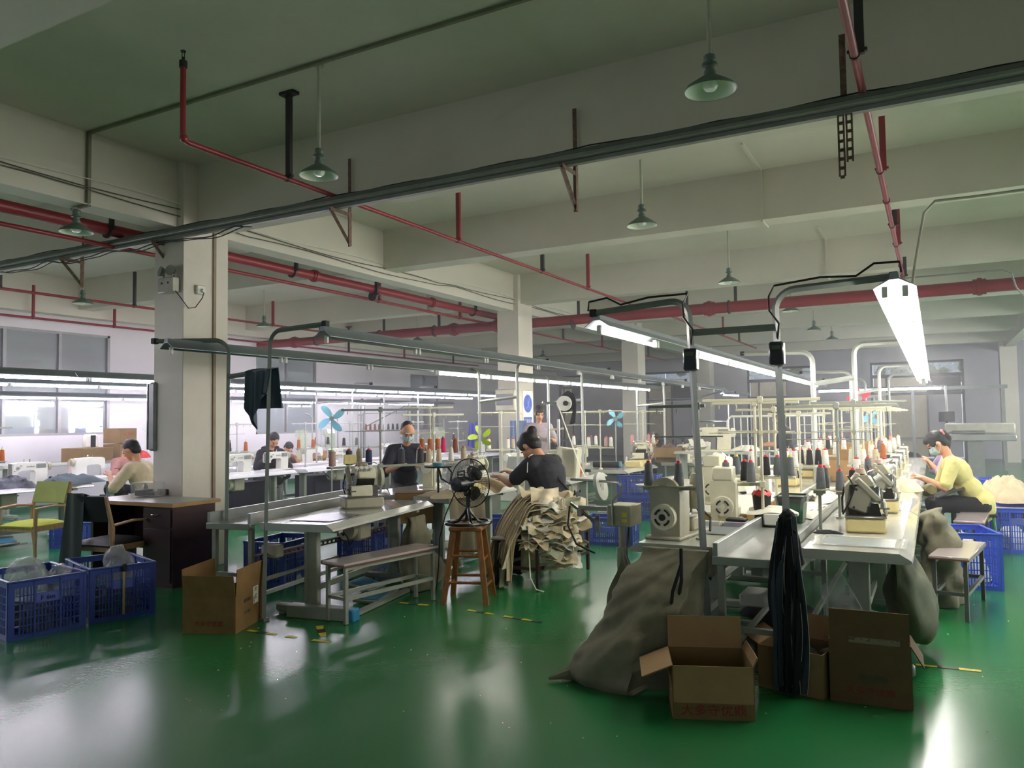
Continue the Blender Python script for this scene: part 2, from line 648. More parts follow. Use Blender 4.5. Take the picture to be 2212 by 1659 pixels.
# beams
mb = MB()
for (y, w, s0) in ((2.2, 0.32, 3.8), (5.74, 0.32, 3.69), (9.13, 0.32, 3.82), (13.3, 0.32, 3.83), (17.0, 0.32, 3.8), (20.5, 0.32, 3.8), (24.4, 0.32, 3.8), (28.2, 0.32, 3.8), (-1.5, 0.32, 3.8)):
    mb.box(((XL + XR) / 2, y + w / 2, (CEIL + s0) / 2), (XR - XL, w, CEIL - s0 + 0.001))
struct('cross_beams', mb, M_CEIL)
mb = MB()
for x in (-7.1, 2.35):
    mb.box((x - 0.14, (Y0 + Y1) / 2, (CEIL + 3.69) / 2), (0.28, Y1 - Y0, CEIL - 3.69))
mb.box((-14.65, (Y0 + Y1) / 2, (CEIL + 3.69) / 2), (0.28, Y1 - Y0, CEIL - 3.69))
struct('main_beams', mb, M_CEIL)
# columns
COLS = [(-7.0, 5.56), (-7.0, 13.19), (-7.0, 20.1), (-7.0, 27.8), (2.55, 13.19), (2.55, 5.56), (2.4, 29.2)]
for i, (x, y) in enumerate(COLS):
    c = struct('column', MB().box((x - 0.235, y + 0.3, CEIL / 2), (0.47, 0.6, CEIL), 0.006), M_PL)
    c['label'] = ['white plastered column behind the desk, with emergency lamp', 'white column behind the woman in black, with a blue sign', 'white column far behind the light blue fan', 'farthest white column by the far doors', 'white column outside the right edge, farther one', 'white column outside the right edge, nearer one', 'white column near the back wall at the right'][i]
# wiring duct on column 1 (brown joint strip) and ceiling conduit
mb = MB().box((-6.995, 5.96, 1.95), (0.03, 0.035, 3.5))
struct('trim_1', mb, mat('duct_brown', (150, 132, 112), 0.6))
mb = MB().box(((-7.06 + 0.5) / 2, 4.54, CEIL - 0.012), (7.6, 0.03, 0.024)).box((-7.075, 4.54, 4.05), (0.03, 0.03, 0.7)).box((-7.2, 4.54, 3.675), (0.28, 0.03, 0.02))
struct('trim_2', mb, mat('conduit_grey', (128, 128, 108), 0.6))
mb = MB()
for (x, y) in ((-1.65, 9.12), (-1.42, 13.29), (-9.2, 13.29), (-1.4, 16.98)):
    mb.box((x, y - 0.01, 4.12), (0.025, 0.02, 0.58)).box((x, y - 0.5, CEIL - 0.01), (0.03, 1.0, 0.02)).box((x, y + 0.16, 3.8), (0.025, 0.36, 0.02))
struct('trim_3', mb, M_CEIL)
# skirting
struct('baseboard_left', MB().box((XL + 0.01, (Y0 + Y1) / 2, 0.06), (0.02, Y1 - Y0, 0.12)), mat('skirt_green', (40, 90, 66), 0.5))

# ================================================================== PIPES
def pipe(label, pts, r, hangers=(), coup=(), m=M_RED, nm='sprinkler_pipe'):
    t = thing(nm, label, 'pipe', pts[0])
    o = V(pts[0])
    MB().tube([V(p) - o for p in pts], r, 12).build('pipe_run', m, t)
    for (p, h, red) in hangers:
        p = V(p) - o
        mm = M_RED if red else M_BLKST
        b = MB().box((p.x + r * 1.2, p.y, p.z + h / 2), (0.05, 0.035, h)).box((p.x + r * 0.6, p.y, p.z + 0.02), (r * 2 + 0.06, 0.03, 0.02))
        if h > 0.6 and not red:
            b.box((p.x + r * 1.2, p.y, p.z + h), (0.16, 0.08, 0.03))
        b.build('hanger', mm, t)
        ax = (V(pts[-1]) - V(pts[-2])).normalized()
        MB().cyl(p - ax * 0.01, p + ax * 0.01, r * 1.25, n=14).build('clamp_ring', M_BLKST, t)
    for p in coup:
        p = V(p) - o
        ax = (V(pts[-1]) - V(pts[-2])).normalized()
        MB().cyl(p - ax * r * 0.9, p + ax * r * 0.9, r * 1.22, n=16).cyl(p - ax * r * 0.3, p + ax * r * 0.3, r * 1.4, n=16).build('coupling', m, t)
    return t


Z1 = 3.65
p = pipe('thin red sprinkler pipe with an upturned end, near the left column', [(-4.8, 3.8, 4.22), (-4.8, 3.8, 3.9), (-4.8, 3.8, 3.69), (-4.8, 3.815, 3.66), (-4.8, 3.85, 3.65), (-4.8, 13.8, 3.65)], 0.021,
         [((-4.8, 4.85, Z1), 0.74, False), ((-4.8, 7.55, Z1), 0.66, True), ((-4.8, 9.75, Z1), 0.45, False), ((-4.8, 11.4, Z1), 0.55, True)])
b = MB().cyl((0, 0, -0.02), (0, 0, 0.03), 0.03, n=10).cyl((0, 0, 0.03), (0, 0, 0.06), 0.012, n=8).cyl((0, 0, 0.1), (0, 0, 0.108), 0.02, n=10)
b.cyl((0.014, 0, 0.04), (0.014, 0, 0.1), 0.003, n=5).cyl((-0.014, 0, 0.04), (-0.014, 0, 0.1), 0.003, n=5)
b.build('sprinkler_head', M_BLKST, p)
MB().sph((0, 0.01, -0.55), 0.032).build('elbow', M_RED, p)
pipe('thin red sprinkler pipe running overhead at the right', [(-0.33, 0.5, 3.65), (-0.33, 13.85, 3.65)], 0.024,
     [((-0.33, 4.85, 3.65), 0.72, False), ((-0.33, 7.3, 3.65), 0.7, True), ((-0.33, 9.5, 3.65), 0.4, False), ((-0.33, 10.6, 3.65), 0.55, True), ((-0.33, 13.1, 3.65), 0.3, False)],
     [(-0.33, 8.35, 3.65), (-0.33, 12.1, 3.65)])
pipe('thick red main pipe left of the columns', [(-7.92, -4.5, 3.715), (-7.92, 14.02, 3.715)], 0.066,
     [((-7.92, 3.5, 3.7), 0.5, False), ((-7.92, 5.3, 3.7), 0.5, False), ((-7.92, 8.1, 3.7), 0.6, False), ((-7.92, 9.9, 3.6), 0.65, False), ((-7.92, 13.0, 3.7), 0.3, False)], [(-7.92, 8.55, 3.715), (-7.92, 11.6, 3.715)])
pipe('thin red pipe just below the thick red main', [(-8.05, -4.5, 3.57), (-8.05, 13.9, 3.57)], 0.026,
     [((-8.05, 3.6, 3.57), 0.5, True), ((-8.05, 10.2, 3.57), 0.6, True), ((-8.05, 12.7, 3.57), 0.5, True)])
pipe('thick red cross pipe running behind the second column', [(XL + 0.01, 14.0, 3.53), (XR - 0.01, 14.0, 3.53)], 0.1,
     [((-12.9, 14, 3.53), 0.5, False), ((-11.0, 14, 3.53), 0.5, False), ((-9.5, 14, 3.53), 0.5, False), ((-6.2, 14, 3.46), 0.6, False), ((-3.15, 14, 3.53), 0.7, False)],
     [(-13.6, 14, 3.53), (-9.0, 14, 3.53), (-3.5, 14, 3.53), (0.7, 14, 3.53), (-7.9, 14, 3.53)])
pipe('thin red pipe over the left sewing line, upper', [(-12.1, -4, 3.62), (-12.1, 13.8, 3.62)], 0.022,
     [((-12.1, 8.6, 3.62), 0.6, False), ((-12.1, 6.4, 3.62), 0.6, False), ((-12.1, 11.8, 3.62), 0.5, True)])
pipe('thin red pipe near the windowed wall', [(-14.4, -4, 3.55), (-14.4, 24, 3.55)], 0.022,
     [((-14.4, 8.2, 3.55), 0.6, True), ((-14.4, 9.8, 3.55), 0.6, True), ((-14.4, 16.9, 3.55), 0.7, False), ((-14.4, 19.5, 3.55), 0.6, True), ((-14.4, 22.3, 3.55), 0.6, False)])
pipe('thin red pipe beyond the cross pipe, right of the second column', [(-8.1, 14.1, 3.58), (-8.1, 26.2, 3.58)], 0.022,
     [((-8.1, 17.6, 3.58), 0.7, False), ((-8.1, 20.2, 3.58), 0.6, True), ((-8.1, 24.2, 3.58), 0.6, False)])
pipe('thin red pipe beyond the cross pipe, behind the lit frame posts', [(-4.55, 14.1, 3.6), (-4.55, 23.6, 3.6)], 0.022,
     [((-4.55, 16.2, 3.6), 0.7, False), ((-4.55, 19.4, 3.6), 0.6, True), ((-4.55, 21.2, 3.6), 0.6, False)])

# cable trunking across the hall, on brackets, with loose cables on top
t = thing('cable_trunking', 'grey cable trunking crossing the hall under the front beam', 'cable tray', (-3.0, 5.46, 3.6))
MB().box((-0.25, 0, 0), (14.5, 0.11, 0.05), 0.004).box((-0.25, 0.03, -0.045), (14.5, 0.05, 0.03)).build('duct', M_TRAYC, t)
MB().box((-0.25, -0.058, 0.014), (14.5, 0.008, 0.028)).build('duct_lid', mat('trunk_lid', (92, 98, 88), 0.5), t)
for k, (x0, x1, ph) in enumerate(((-7.4, 7, 0.0), (-7.4, 7, 1.3), (-3, 5.5, 2.2))):
    pts = [(x0 + (x1 - x0) * i / 60, -0.02 + 0.02 * k, 0.035 + 0.02 * abs(math.sin(i * 0.33 + ph)) * (0.6 + 0.4 * math.sin(i * 1.7))) for i in range(61)]
    MB().tube(pts, 0.006, 5).build('cable', M_DARK, t)
pts = [(-7.4 + 4.4 * i / 40, 0.0, -0.06 - 0.05 * abs(math.sin(i * 0.32)) - 0.01 * math.sin(i * 1.1)) for i in range(41)]
MB().tube(pts, 0.007, 5).tube([(q[0] + .1, q[1] + .02, q[2] - .015) for q in pts], 0.006, 5).build('cable', M_DARK, t)
for k, x in enumerate((-9.0, -7.35, -4.85, -2.5, 0.55)):
    b = thing('wall_bracket', ['rusty triangular bracket under the trunking, far left end', 'rusty triangular bracket under the trunking beside the column', 'rusty bracket under the trunking left of centre', 'rusty triangular bracket under the trunking at the centre', 'slotted angle iron hanging under the trunking at the right'][k], 'bracket', (x, 5.46, 3.55))
    if k == 4:
        for (dx, dz, hh) in ((-1.02, 0, 0.42), (-0.97, 0.02, 0.33)):
            mb = MB()
            w = 0.045
            mb.box((dx - w / 2 + 0.006, 0.02, -hh / 2), (0.012, 0.004, hh)).box((dx + w / 2 - 0.006, 0.02, -hh / 2), (0.012, 0.004, hh))
            for j in range(int(hh / 0.06) + 1):
                mb.box((dx, 0.02, -j * 0.06 - 0.005), (w * 0.6, 0.004, 0.022))
            mb.build('slotted_angle', M_RUST, b)
        MB().box((-1.0, 0.06, 0.3), (0.04, 0.004, 0.5)).build('angle_iron', M_RUST, b)
        continue
    MB().box((0.02, 0.24, 0.02 - 0.16), (0.04, 0.006, 0.36)).box((0.038, 0.22, -0.14), (0.006, 0.04, 0.36)).box((0.02, 0.24, 0.28), (0.035, 0.004, 0.5)).build('angle_iron', M_RUST, b)
    MB().box((0.02, 0.1, -0.005), (0.035, 0.3, 0.006)).box((0.036, 0.1, -0.02), (0.005, 0.3, 0.035)).build('arm', M_RUST, b)
    mb = MB()
    mb.tube([(0.02, -0.03, -0.02), (0.02, 0.24, -0.3)], 0.02, 4)
    mb.build('brace', M_RUST, b)

# loose white cables clipped along the long beam
t = thing('beam_wiring', 'thin grey wires clipped along the long beam', 'wire', (-7.07, 5.0, 3.72))
for k in range(3):
    pts = [(0.008 + 0.004 * k, -9 + 22 * i / 44, 0.1 + 0.05 * k + 0.02 * math.sin(i * 0.9 + k * 2) - (0.05 if 20 < i < 30 else 0)) for i in range(45)]
    MB().tube(pts, 0.006, 5).build('wire', mat('wire_grey', (90, 88, 80), 0.6) if k < 2 else M_WHITE, t)
# curved conduit dropping at the right
t = thing('flexible_conduit', 'grey flexible conduit curving down from the right ceiling', 'cable', (0.0, 9.0, 2.2))
o = V((0, 9.0, 2.2))
pp = [aty(2212, 410, 9.08), aty(2100, 425, 9.08), aty(2020, 434, 9.08), aty(1996, 460, 9.08), aty(1985, 520, 9.0), aty(1975, 580, 8.8), aty(1968, 640, 8.4)]
MB().tube([p - o for p in pp], 0.014, 8).build('conduit', mat('conduit_pale', (150, 148, 132), 0.5), t)
t = thing('flexible_conduit', 'thin conduit looping under the red cross pipe at the right', 'cable', (1, 13, 3))
o = V((1, 13, 3))
pp = [aty(1930, 603, 13.0), aty(2060, 592, 13.0), aty(2165, 583, 13.0), aty(2185, 590, 13.0), aty(2195, 620, 13.4), aty(2212, 640, 13.6)]
MB().tube([p - o for p in pp], 0.012, 6).build('conduit', M_TRAYC, t)


# ================================================================== PENDANT LAMPS
M_SHADE = mat('lamp_shade_green', (96, 112, 100), 0.45, var=0.15)
M_SHIN = mat('lamp_shade_inner', (216, 226, 210), 0.35, var=0.05)


def pendant(rod):
    def f():
        t = thing('pendant_lamp', '', 'lamp')
        MB().cyl((0, 0, 0.2), (0, 0, 0.2 + rod), 0.014, n=8).cyl((0, 0, 0.18 + rod), (0, 0, 0.2 + rod), 0.04, n=12).build('stem', mat('lamp_stem', (176, 180, 160), 0.5), t)
        MB().lathe([(0.02, 0.22), (0.035, 0.21), (0.037, 0.18), (0.03, 0.17), (0.045, 0.165), (0.047, 0.15), (0.03, 0.145), (0.028, 0.12), (0.036, 0.115), (0.036, 0.09), (0.05, 0.075)], 18).build('neck', M_SHADE, t)
        MB().lathe([(0.05, 0.082), (0.075, 0.066), (0.14, 0.022), (0.155, 0.0), (0.152, -0.004)], 32, cap=False).build('shade', M_SHADE, t)
        MB().lathe([(0.15, -0.003), (0.136, 0.016), (0.073, 0.058), (0.045, 0.075), (0.0, 0.076)], 32, cap=False).build('shade_lining', M_SHIN, t)
        MB().lathe([(0.0, -0.001), (0.03, 0.002), (0.045, 0.02), (0.05, 0.045), (0.045, 0.073)], 20, cap=False).build('bulb_glass', mat('lamp_glass', (225, 232, 224), 0.15, var=0), t)
        return t
    return f


for (x, y, z, rod, lab) in (
        (-4.19, 4.58, 3.5, 0.7, 'green metal pendant lamp hanging beside the upturned red pipe end'),
        (-1.1, 4.56, 3.5, 0.7, 'green metal pendant lamp hanging large near the top right, nearest the camera'),
        (-2.52, 7.45, 3.5, 0.7, 'green metal pendant lamp in the second bay, right of centre'),
        (-2.53, 11.3, 3.5, 0.7, 'green metal pendant lamp in the third bay, above the lamp frame bar'),
        (-7.26, 4.54, 3.44, 0.04, 'short-stemmed lamp fixed under the long beam at the left'),
        (-11.8, 7.5, 3.5, 0.7, 'green metal pendant lamp over the left sewing line'),
        (-11.7, 11.2, 3.5, 0.7, 'green metal pendant lamp right of the first column, over a thin red pipe'),
        (-10.88, 15.3, 3.5, 0.7, 'small pendant lamp just under the red cross pipe'),
        (-2.25, 15.0, 3.5, 0.7, 'small pendant lamp behind the right frame post, under the red cross pipe'),
        (-10.56, 21.5, 3.5, 0.7, 'distant pendant lamp just right of the second column'),
        (-2.3, 18.6, 3.5, 0.7, 'distant pendant lamp near the right post, left one of two'),
        (-2.2, 21.2, 3.5, 0.7, 'distant pendant lamp near the right post, farther one of two')):
    place('pend%.2f' % rod, pendant(rod), (x, y, z), 0, lab, 'lamp', 'green metal pendant lamps')


# ================================================================== FLUORESCENT FIXTURES
def tube_mat(name, c, k=1.0):
    if name in _mats:
        return _mats[name]
    m = bpy.data.materials.new(name)
    _mats[name] = m
    m.use_nodes = True
    n = m.node_tree.nodes
    n.remove(n['Principled BSDF'])
    e = n.new('ShaderNodeEmission')
    e.inputs[0].default_value = (*c, 1)
    e.inputs[1].default_value = TUBE * k
    m.node_tree.links.new(e.outputs[0], n['Material Output'].inputs[0])
    return m


M_TW = tube_mat('tube_warm', (1.0, 0.95, 0.86))
M_TC = tube_mat('tube_cool', (0.93, 0.86, 1.0))


def light_row(label, p0, p1, lit, m, double=False, refl=0.08, L=1.2, wide=1.0, zt=-0.06, first=0.05, tubes=True):
    """lit: (from, to) distances along the run that carry burning tubes"""
    p0, p1 = V(p0), V(p1)
    d = p1 - p0
    n = d.length
    rz = math.atan2(d.y, d.x) - PI / 2
    t = thing('lamp_row', label, 'light fixture', p0, rz, 'fluorescent lamp rows over the sewing lines')
    t.rotation_euler.x = math.asin(d.z / n)
    prof = [(-0.02, 0.05), (0.02, 0.05), (0.025, 0.02), (refl * wide, -0.03), (refl * wide, -0.034), (0.022, 0.012), (-0.022, 0.012), (-refl * wide, -0.034), (-refl * wide, -0.03), (-0.025, 0.02)]
    y = 0.0
    i = 0
    while y < n - 0.05:
        e = min(n, y + 2.44)
        MB().prism(prof, y, e - 0.004, 'y').build('reflector_channel', M_CHAN, t)
        y = e
    xs = (-0.05, 0.05) if double else (0.0,)
    for x in xs:
        y = first
        while y + L < n + 0.1:
            on = any(a <= y + L / 2 <= b for a, b in lit)
            for q in (y, y + L):
                MB().box((x, q, zt + 0.012), (0.03, 0.025, 0.06), 0.003).build('lamp_holder', M_WHITE, t)
            if on:
                MB().cyl((x, y + 0.02, zt), (x, y + L - 0.02, zt), 0.0145, n=8).build('tube', m, t)
            y += L + 0.06
    return t


light_row('single-tube lamp row over the right line, left of its two frame posts', (-1.98, 4.86, 2.21), (-1.98, 17.0, 2.2), [(0, 1.2), (2.0, 13)], M_TW, refl=0.09)
light_row('bright double-tube lamp row over the right line, nearest the right edge', (-0.16, 4.62, 2.27), (-0.13, 16.3, 2.2), [(0, 13)], M_TW, double=True, refl=0.105)
light_row('unlit lamp row over the centre line, starting at the near post', (-4.18, 4.6, 2.26), (-4.25, 18.2, 2.2), [], M_TW)
light_row('lamp row over the centre line, dark near the column, lit beyond', (-5.56, 4.25, 2.22), (-5.15, 16.7, 2.2), [(3.2, 13)], M_TW)
light_row('lit lamp row over the left line, higher one', (-9.5, 1.0, 2.2), (-9.2, 16.4, 2.2), [(0, 16)], M_TC)
light_row('lit lamp row over the left line, lower and farther one', (-11.4, 1.0, 2.2), (-10.6, 17.4, 2.2), [(0, 17)], M_TC)
light_row('lit lamp row nearest the windowed wall', (-13.9, 3.2, 2.12), (-13.3, 20.6, 2.12), [(0, 19)], M_TC)
light_row('short lamp row in the far middle by the curved chrome frames', (-4.97, 21.0, 2.22), (-4.7, 23.0, 2.22), [(0, 3)], M_TC)
for _i, _x in enumerate((3.4, 5.8)):  # unseen rows without tables, added to brighten the right part of the ceiling
    light_row('lamp row over the neighbouring line outside the right edge, %s one' % ('nearer', 'farther')[_i], (_x, 6.0, 2.25), (_x, 22.5, 2.25), [(0, 20)], M_TW)
t = thing('lamp_row', 'cool white lamp running crosswise at the far right', 'light fixture', (-2.8, 22.9, 2.24), 0, 'fluorescent lamp rows over the sewing lines')
MB().box((1.5, 0, 0.05), (3.1, 0.08, 0.04)).build('reflector_channel', M_CHAN, t)
for k in range(2):
    MB().cyl((0.04 + k * 1.5, 0, 0), (1.5 + k * 1.5, 0, 0), 0.028, n=8).build('tube', M_TC, t)
MB().cyl((3.1, 0, 0.06), (3.15, 0, -2.2), 0.025, n=8).build('post', M_LPOST, t)
# ================================================================== BUILDERS
def rnd(a, b):
    return random.uniform(a, b)


def sewing_table(L=1.2, Wd=0.58, h=0.76, top=None, under=True, edge=None):
    """long axis along local y, operator side at +x"""
    def f():
        t = thing('sewing_table', '', 'table')
        w = Wd / 2
        prof = [(-w, h), (w - 0.07, h), (w - 0.01, h - 0.035), (w, h - 0.05), (w - 0.03, h - 0.06), (-w, h - 0.06)] if not edge else \
            [(-w, h), (w, h), (w, h - 0.012), (-w, h - 0.012)]
        MB().prism(prof, -L / 2, L / 2, 'y').build('tabletop', top or M_LAM, t, smooth=25)
        if edge:
            MB().prism([(-w, h - 0.012), (w, h - 0.012), (w, h - 0.055), (-w, h - 0.055)], -L / 2 - 0.003, L / 2 + 0.003, 'y').build('table_edge', edge, t)
        for s in (-1, 1):
            y = s * (L / 2 - 0.22)
            g = MB().box((0.02, y, h / 2 - 0.02), (0.1, 0.06, h - 0.12), 0.008).box((-0.03, y, h / 2 - 0.02), (0.03, 0.075, h - 0.12)).build('leg', M_FRAME, t)
            MB().box((0, y, 0.05), (Wd * 0.95, 0.07, 0.06), 0.01).box((-w * 0.8, y, 0.012), (0.05, 0.05, 0.024)).box((w * 0.8, y, 0.012), (0.05, 0.05, 0.024)).build('foot', M_FRAME, g)
            MB().box((0, y, h - 0.075), (Wd * 0.8, 0.06, 0.03)).build('bracket', M_FRAME, g)
        MB().box((-0.02, 0, 0.2), (0.03, L - 0.4, 0.05)).build('stretcher', M_FRAME, t)
        if under:
            MB().box((-0.06, 0.1, h - 0.17), (0.2, 0.22, 0.2), 0.02).cyl((-0.06, -0.01, h - 0.17), (-0.06, -0.08, h - 0.17), 0.085, n=18).build('motor', M_GREEN_EN, t)
            p = MB().box((0.1, 0.0, 0.11), (0.24, 0.3, 0.02), 0.005, ry=0.25).box((0.1, 0, 0.05), (0.03, 0.6, 0.02)).build('pedal', M_FRAME, t)
            MB().box((0.1, 0.0, 0.123), (0.19, 0.24, 0.006), ry=0.25).build('pedal_mat', mat('pedal_blue', (74, 130, 160), 0.7), p)
            pts = [(-0.1 + 0.03 * math.sin(i), -0.2 + i * 0.05, h - 0.1 - 0.12 * math.sin(i * PI / 10) - 0.02 * (i % 3)) for i in range(11)]
            MB().tube(pts, 0.007, 5).tube([(q[0] + 0.04, q[1] * 0.7, q[2] - 0.06) for q in pts], 0.006, 5).build('cable', M_DARK, t)
        return t
    return f


def lockstitch(body=M_CREAM, badge=False, word=False):
    """needle end at local -x, handwheel at +x, operator at local -y"""
    def f():
        t = thing('lockstitch_machine', '', 'sewing machine')
        MB().box((0, 0.0, 0.008), (0.5, 0.18, 0.02), 0.004).build('bed', body, t)
        prof = [(0.06, 0.018), (0.225, 0.018), (0.235, 0.2), (0.23, 0.27), (0.2, 0.3), (0.0, 0.305), (-0.19, 0.3), (-0.225, 0.285), (-0.235, 0.25), (-0.235, 0.135), (-0.175, 0.125), (-0.165, 0.175), (-0.12, 0.195), (0.04, 0.195), (0.07, 0.165)]
        MB().prism(prof, -0.045, 0.055, 'y').prism([(p[0] * 0.97, p[1] * 0.97 + 0.004) for p in prof], -0.055, 0.065, 'y').build('arm', body, t)
        MB().box((-0.237, 0.0, 0.215), (0.008, 0.085, 0.15), 0.003).build('face_plate', M_STEEL, t)
        MB().cyl((0.235, 0, 0.235), (0.285, 0, 0.235), 0.06, 0.055, 20).cyl((0.285, 0, 0.235), (0.295, 0, 0.235), 0.03, n=14).build('handwheel', M_WHITE if body is M_CREAM else M_GREEN_EN, t)
        MB().cyl((-0.2, 0, 0.13), (-0.2, 0, 0.03), 0.006, n=6).cyl((-0.185, 0.0, 0.13), (-0.185, 0, 0.035), 0.005, n=6).box((-0.19, -0.008, 0.028), (0.02, 0.035, 0.008)).build('needle_bar', M_CHROME, t)
        MB().cyl((-0.17, -0.05, 0.23), (-0.17, -0.075, 0.23), 0.018, n=12).cyl((-0.13, -0.05, 0.26), (-0.13, -0.07, 0.26), 0.01, n=10).cyl((-0.21, -0.05, 0.19), (-0.21, -0.06, 0.19), 0.008, n=8).build('tension_disc', M_CHROME, t)
        if word:
            text(t, 'maker_lettering', 'brother', 0.035, mat('lettering_grey', (90, 92, 96), 0.5, var=0), (0.0, -0.0562, 0.245), (PI / 2, 0, 0), th=0.0004)
        MB().box((0.14, -0.058, 0.25), (0.13, 0.012, 0.06), 0.004).box((0.14, -0.066, 0.255), (0.08, 0.004, 0.03)).build('control_panel', M_GREY, t)
        MB().cyl((-0.06, 0, 0.3), (-0.06, 0, 0.345), 0.004, n=6).cyl((0.02, 0.01, 0.3), (0.02, 0.01, 0.33), 0.008, n=8).sph((0.02, 0.01, 0.33), 0.012, 8, 5).build('thread_pin', M_CHROME, t)
        if badge:
            MB().box((-0.02, -0.056, 0.255), (0.13, 0.004, 0.026), 0.001).build('name_badge', mat('badge_blue', (52, 72, 150), 0.4), t)
        return t
    return f


def overlock(base=M_BASEBOX, body=M_GREEN_EN, display=False):
    """front (operator) at local -y; origin on the table"""
    def f():
        t = thing('overlock_machine', '', 'sewing machine')
        MB().box((0, 0, 0.055), (0.36, 0.25, 0.1), 0.014).box((0, 0, 0.004), (0.3, 0.2, 0.012)).build('base_box', base, t)
        MB().box((0, 0, 0.108), (0.37, 0.26, 0.012), 0.004).build('drip_plate', M_STEEL, t)
        M_DKM = mat('oily_dark_metal', (58, 58, 54), 0.35, metal=0.5, var=0.3, scale=12)
        prof = [(-0.06, 0.11), (0.12, 0.11), (0.125, 0.3), (0.06, 0.375), (-0.02, 0.385), (-0.055, 0.33), (-0.045, 0.24)]
        MB().prism(prof, -0.07, 0.14, 'x').build('body', body, t, smooth=25)
        MB().prism([(-0.1, 0.112), (0.1, 0.112), (0.11, 0.2), (-0.08, 0.21)], -0.11, 0.13, 'x').box((-0.09, 0.04, 0.24), (0.05, 0.1, 0.16)).box((0.0, -0.06, 0.24), (0.2, 0.05, 0.08), rx=0.3).build('mechanism_block', M_DKM, t)
        MB().box((-0.115, 0.02, 0.22), (0.03, 0.13, 0.17), 0.02, rx=0.35).box((-0.125, -0.02, 0.29), (0.04, 0.04, 0.2), 0.008, rx=-0.75).build('end_cover', mat('cover_taupe', (150, 146, 130), 0.4, var=0.1), t)
        b = MB()
        for (y_, z_) in ((-0.02, 0.17), (0.07, 0.17), (-0.03, 0.27), (0.05, 0.29)):
            b.cyl((-0.13, y_, z_), (-0.136, y_, z_), 0.008, n=8)
        b.build('bolt_heads', M_DARK, t)
        MB().box((0.035, -0.055, 0.32), (0.17, 0.03, 0.11), 0.012, rx=-0.45).build('tension_panel', M_CREAM, t)
        MB().box((0.03, 0.03, 0.36), (0.06, 0.05, 0.13), 0.01, rx=0.5).box((-0.03, 0.06, 0.34), (0.04, 0.04, 0.12), 0.008, rx=0.4).build('arm_levers', M_GREEN_EN, t)
        MB().tube([(-0.1, 0.1, 0.38), (-0.14, 0.06, 0.3), (-0.15, 0.1, 0.2), (-0.12, 0.14, 0.12)], 0.006, 6).tube([(0.12, 0.12, 0.3), (0.2, 0.14, 0.2), (0.15, 0.14, 0.1)], 0.008, 6).build('cable', M_DARK, t)
        MB().box((-0.03, -0.125, 0.165), (0.2, 0.02, 0.1), 0.008, rx=-0.1).build('looper_cover', M_CREAM, t)
        MB().cyl((0.17, 0.01, 0.27), (0.2, 0.01, 0.27), 0.095, 0.09, 24).cyl((0.2, 0.01, 0.27), (0.21, 0.01, 0.27), 0.05, n=18).build('handwheel', body, t)
        m = MB()
        for k in range(4):
            x = -0.07 + k * 0.045
            m.cyl((x, -0.07, 0.35), (x, -0.1, 0.372), 0.014, n=10).cyl((x, -0.1, 0.372), (x, -0.106, 0.378), 0.018, n=10)
        m.build('tension_knobs', M_WHITE, t)['label'] = 'row of four white tension knobs'
        MB().box((-0.09, -0.06, 0.25), (0.05, 0.07, 0.12), 0.008, ry=0.2).cyl((-0.12, -0.1, 0.3), (-0.12, -0.1, 0.17), 0.006, n=6).cyl((-0.1, -0.11, 0.28), (-0.1, -0.11, 0.17), 0.005, n=6).box((-0.11, -0.12, 0.165), (0.04, 0.06, 0.01)).build('needle_head', M_CHROME, t)
        MB().cyl((0.0, 0.02, 0.39), (0.0, 0.02, 0.425), 0.035, 0.03, 14).cyl((0.0, 0.02, 0.425), (0.0, 0.02, 0.45), 0.006, n=6).build('oil_cup', mat('pink_grey_cup', (186, 160, 150), 0.35), t)
        MB().tube([(-0.13, -0.05, 0.4), (-0.05, -0.09, 0.42), (0.1, -0.09, 0.42), (0.16, -0.03, 0.39)], 0.004, 6).build('thread_guide', M_CHROME, t)
        MB().tube([(0.16, 0.0, 0.2), (0.24, -0.04, 0.16), (0.26, -0.06, 0.1)], 0.006, 6).build('lift_lever', M_CHROME, t)
        if display:
            MB().box((-0.1, 0.03, 0.45), (0.12, 0.02, 0.09), 0.005).box((-0.08, 0.018, 0.455), (0.05, 0.004, 0.03)).cyl((-0.1, 0.04, 0.36), (-0.1, 0.04, 0.42), 0.008, n=6).build('control_panel', M_BASEBOX, t)
        return t
    return f


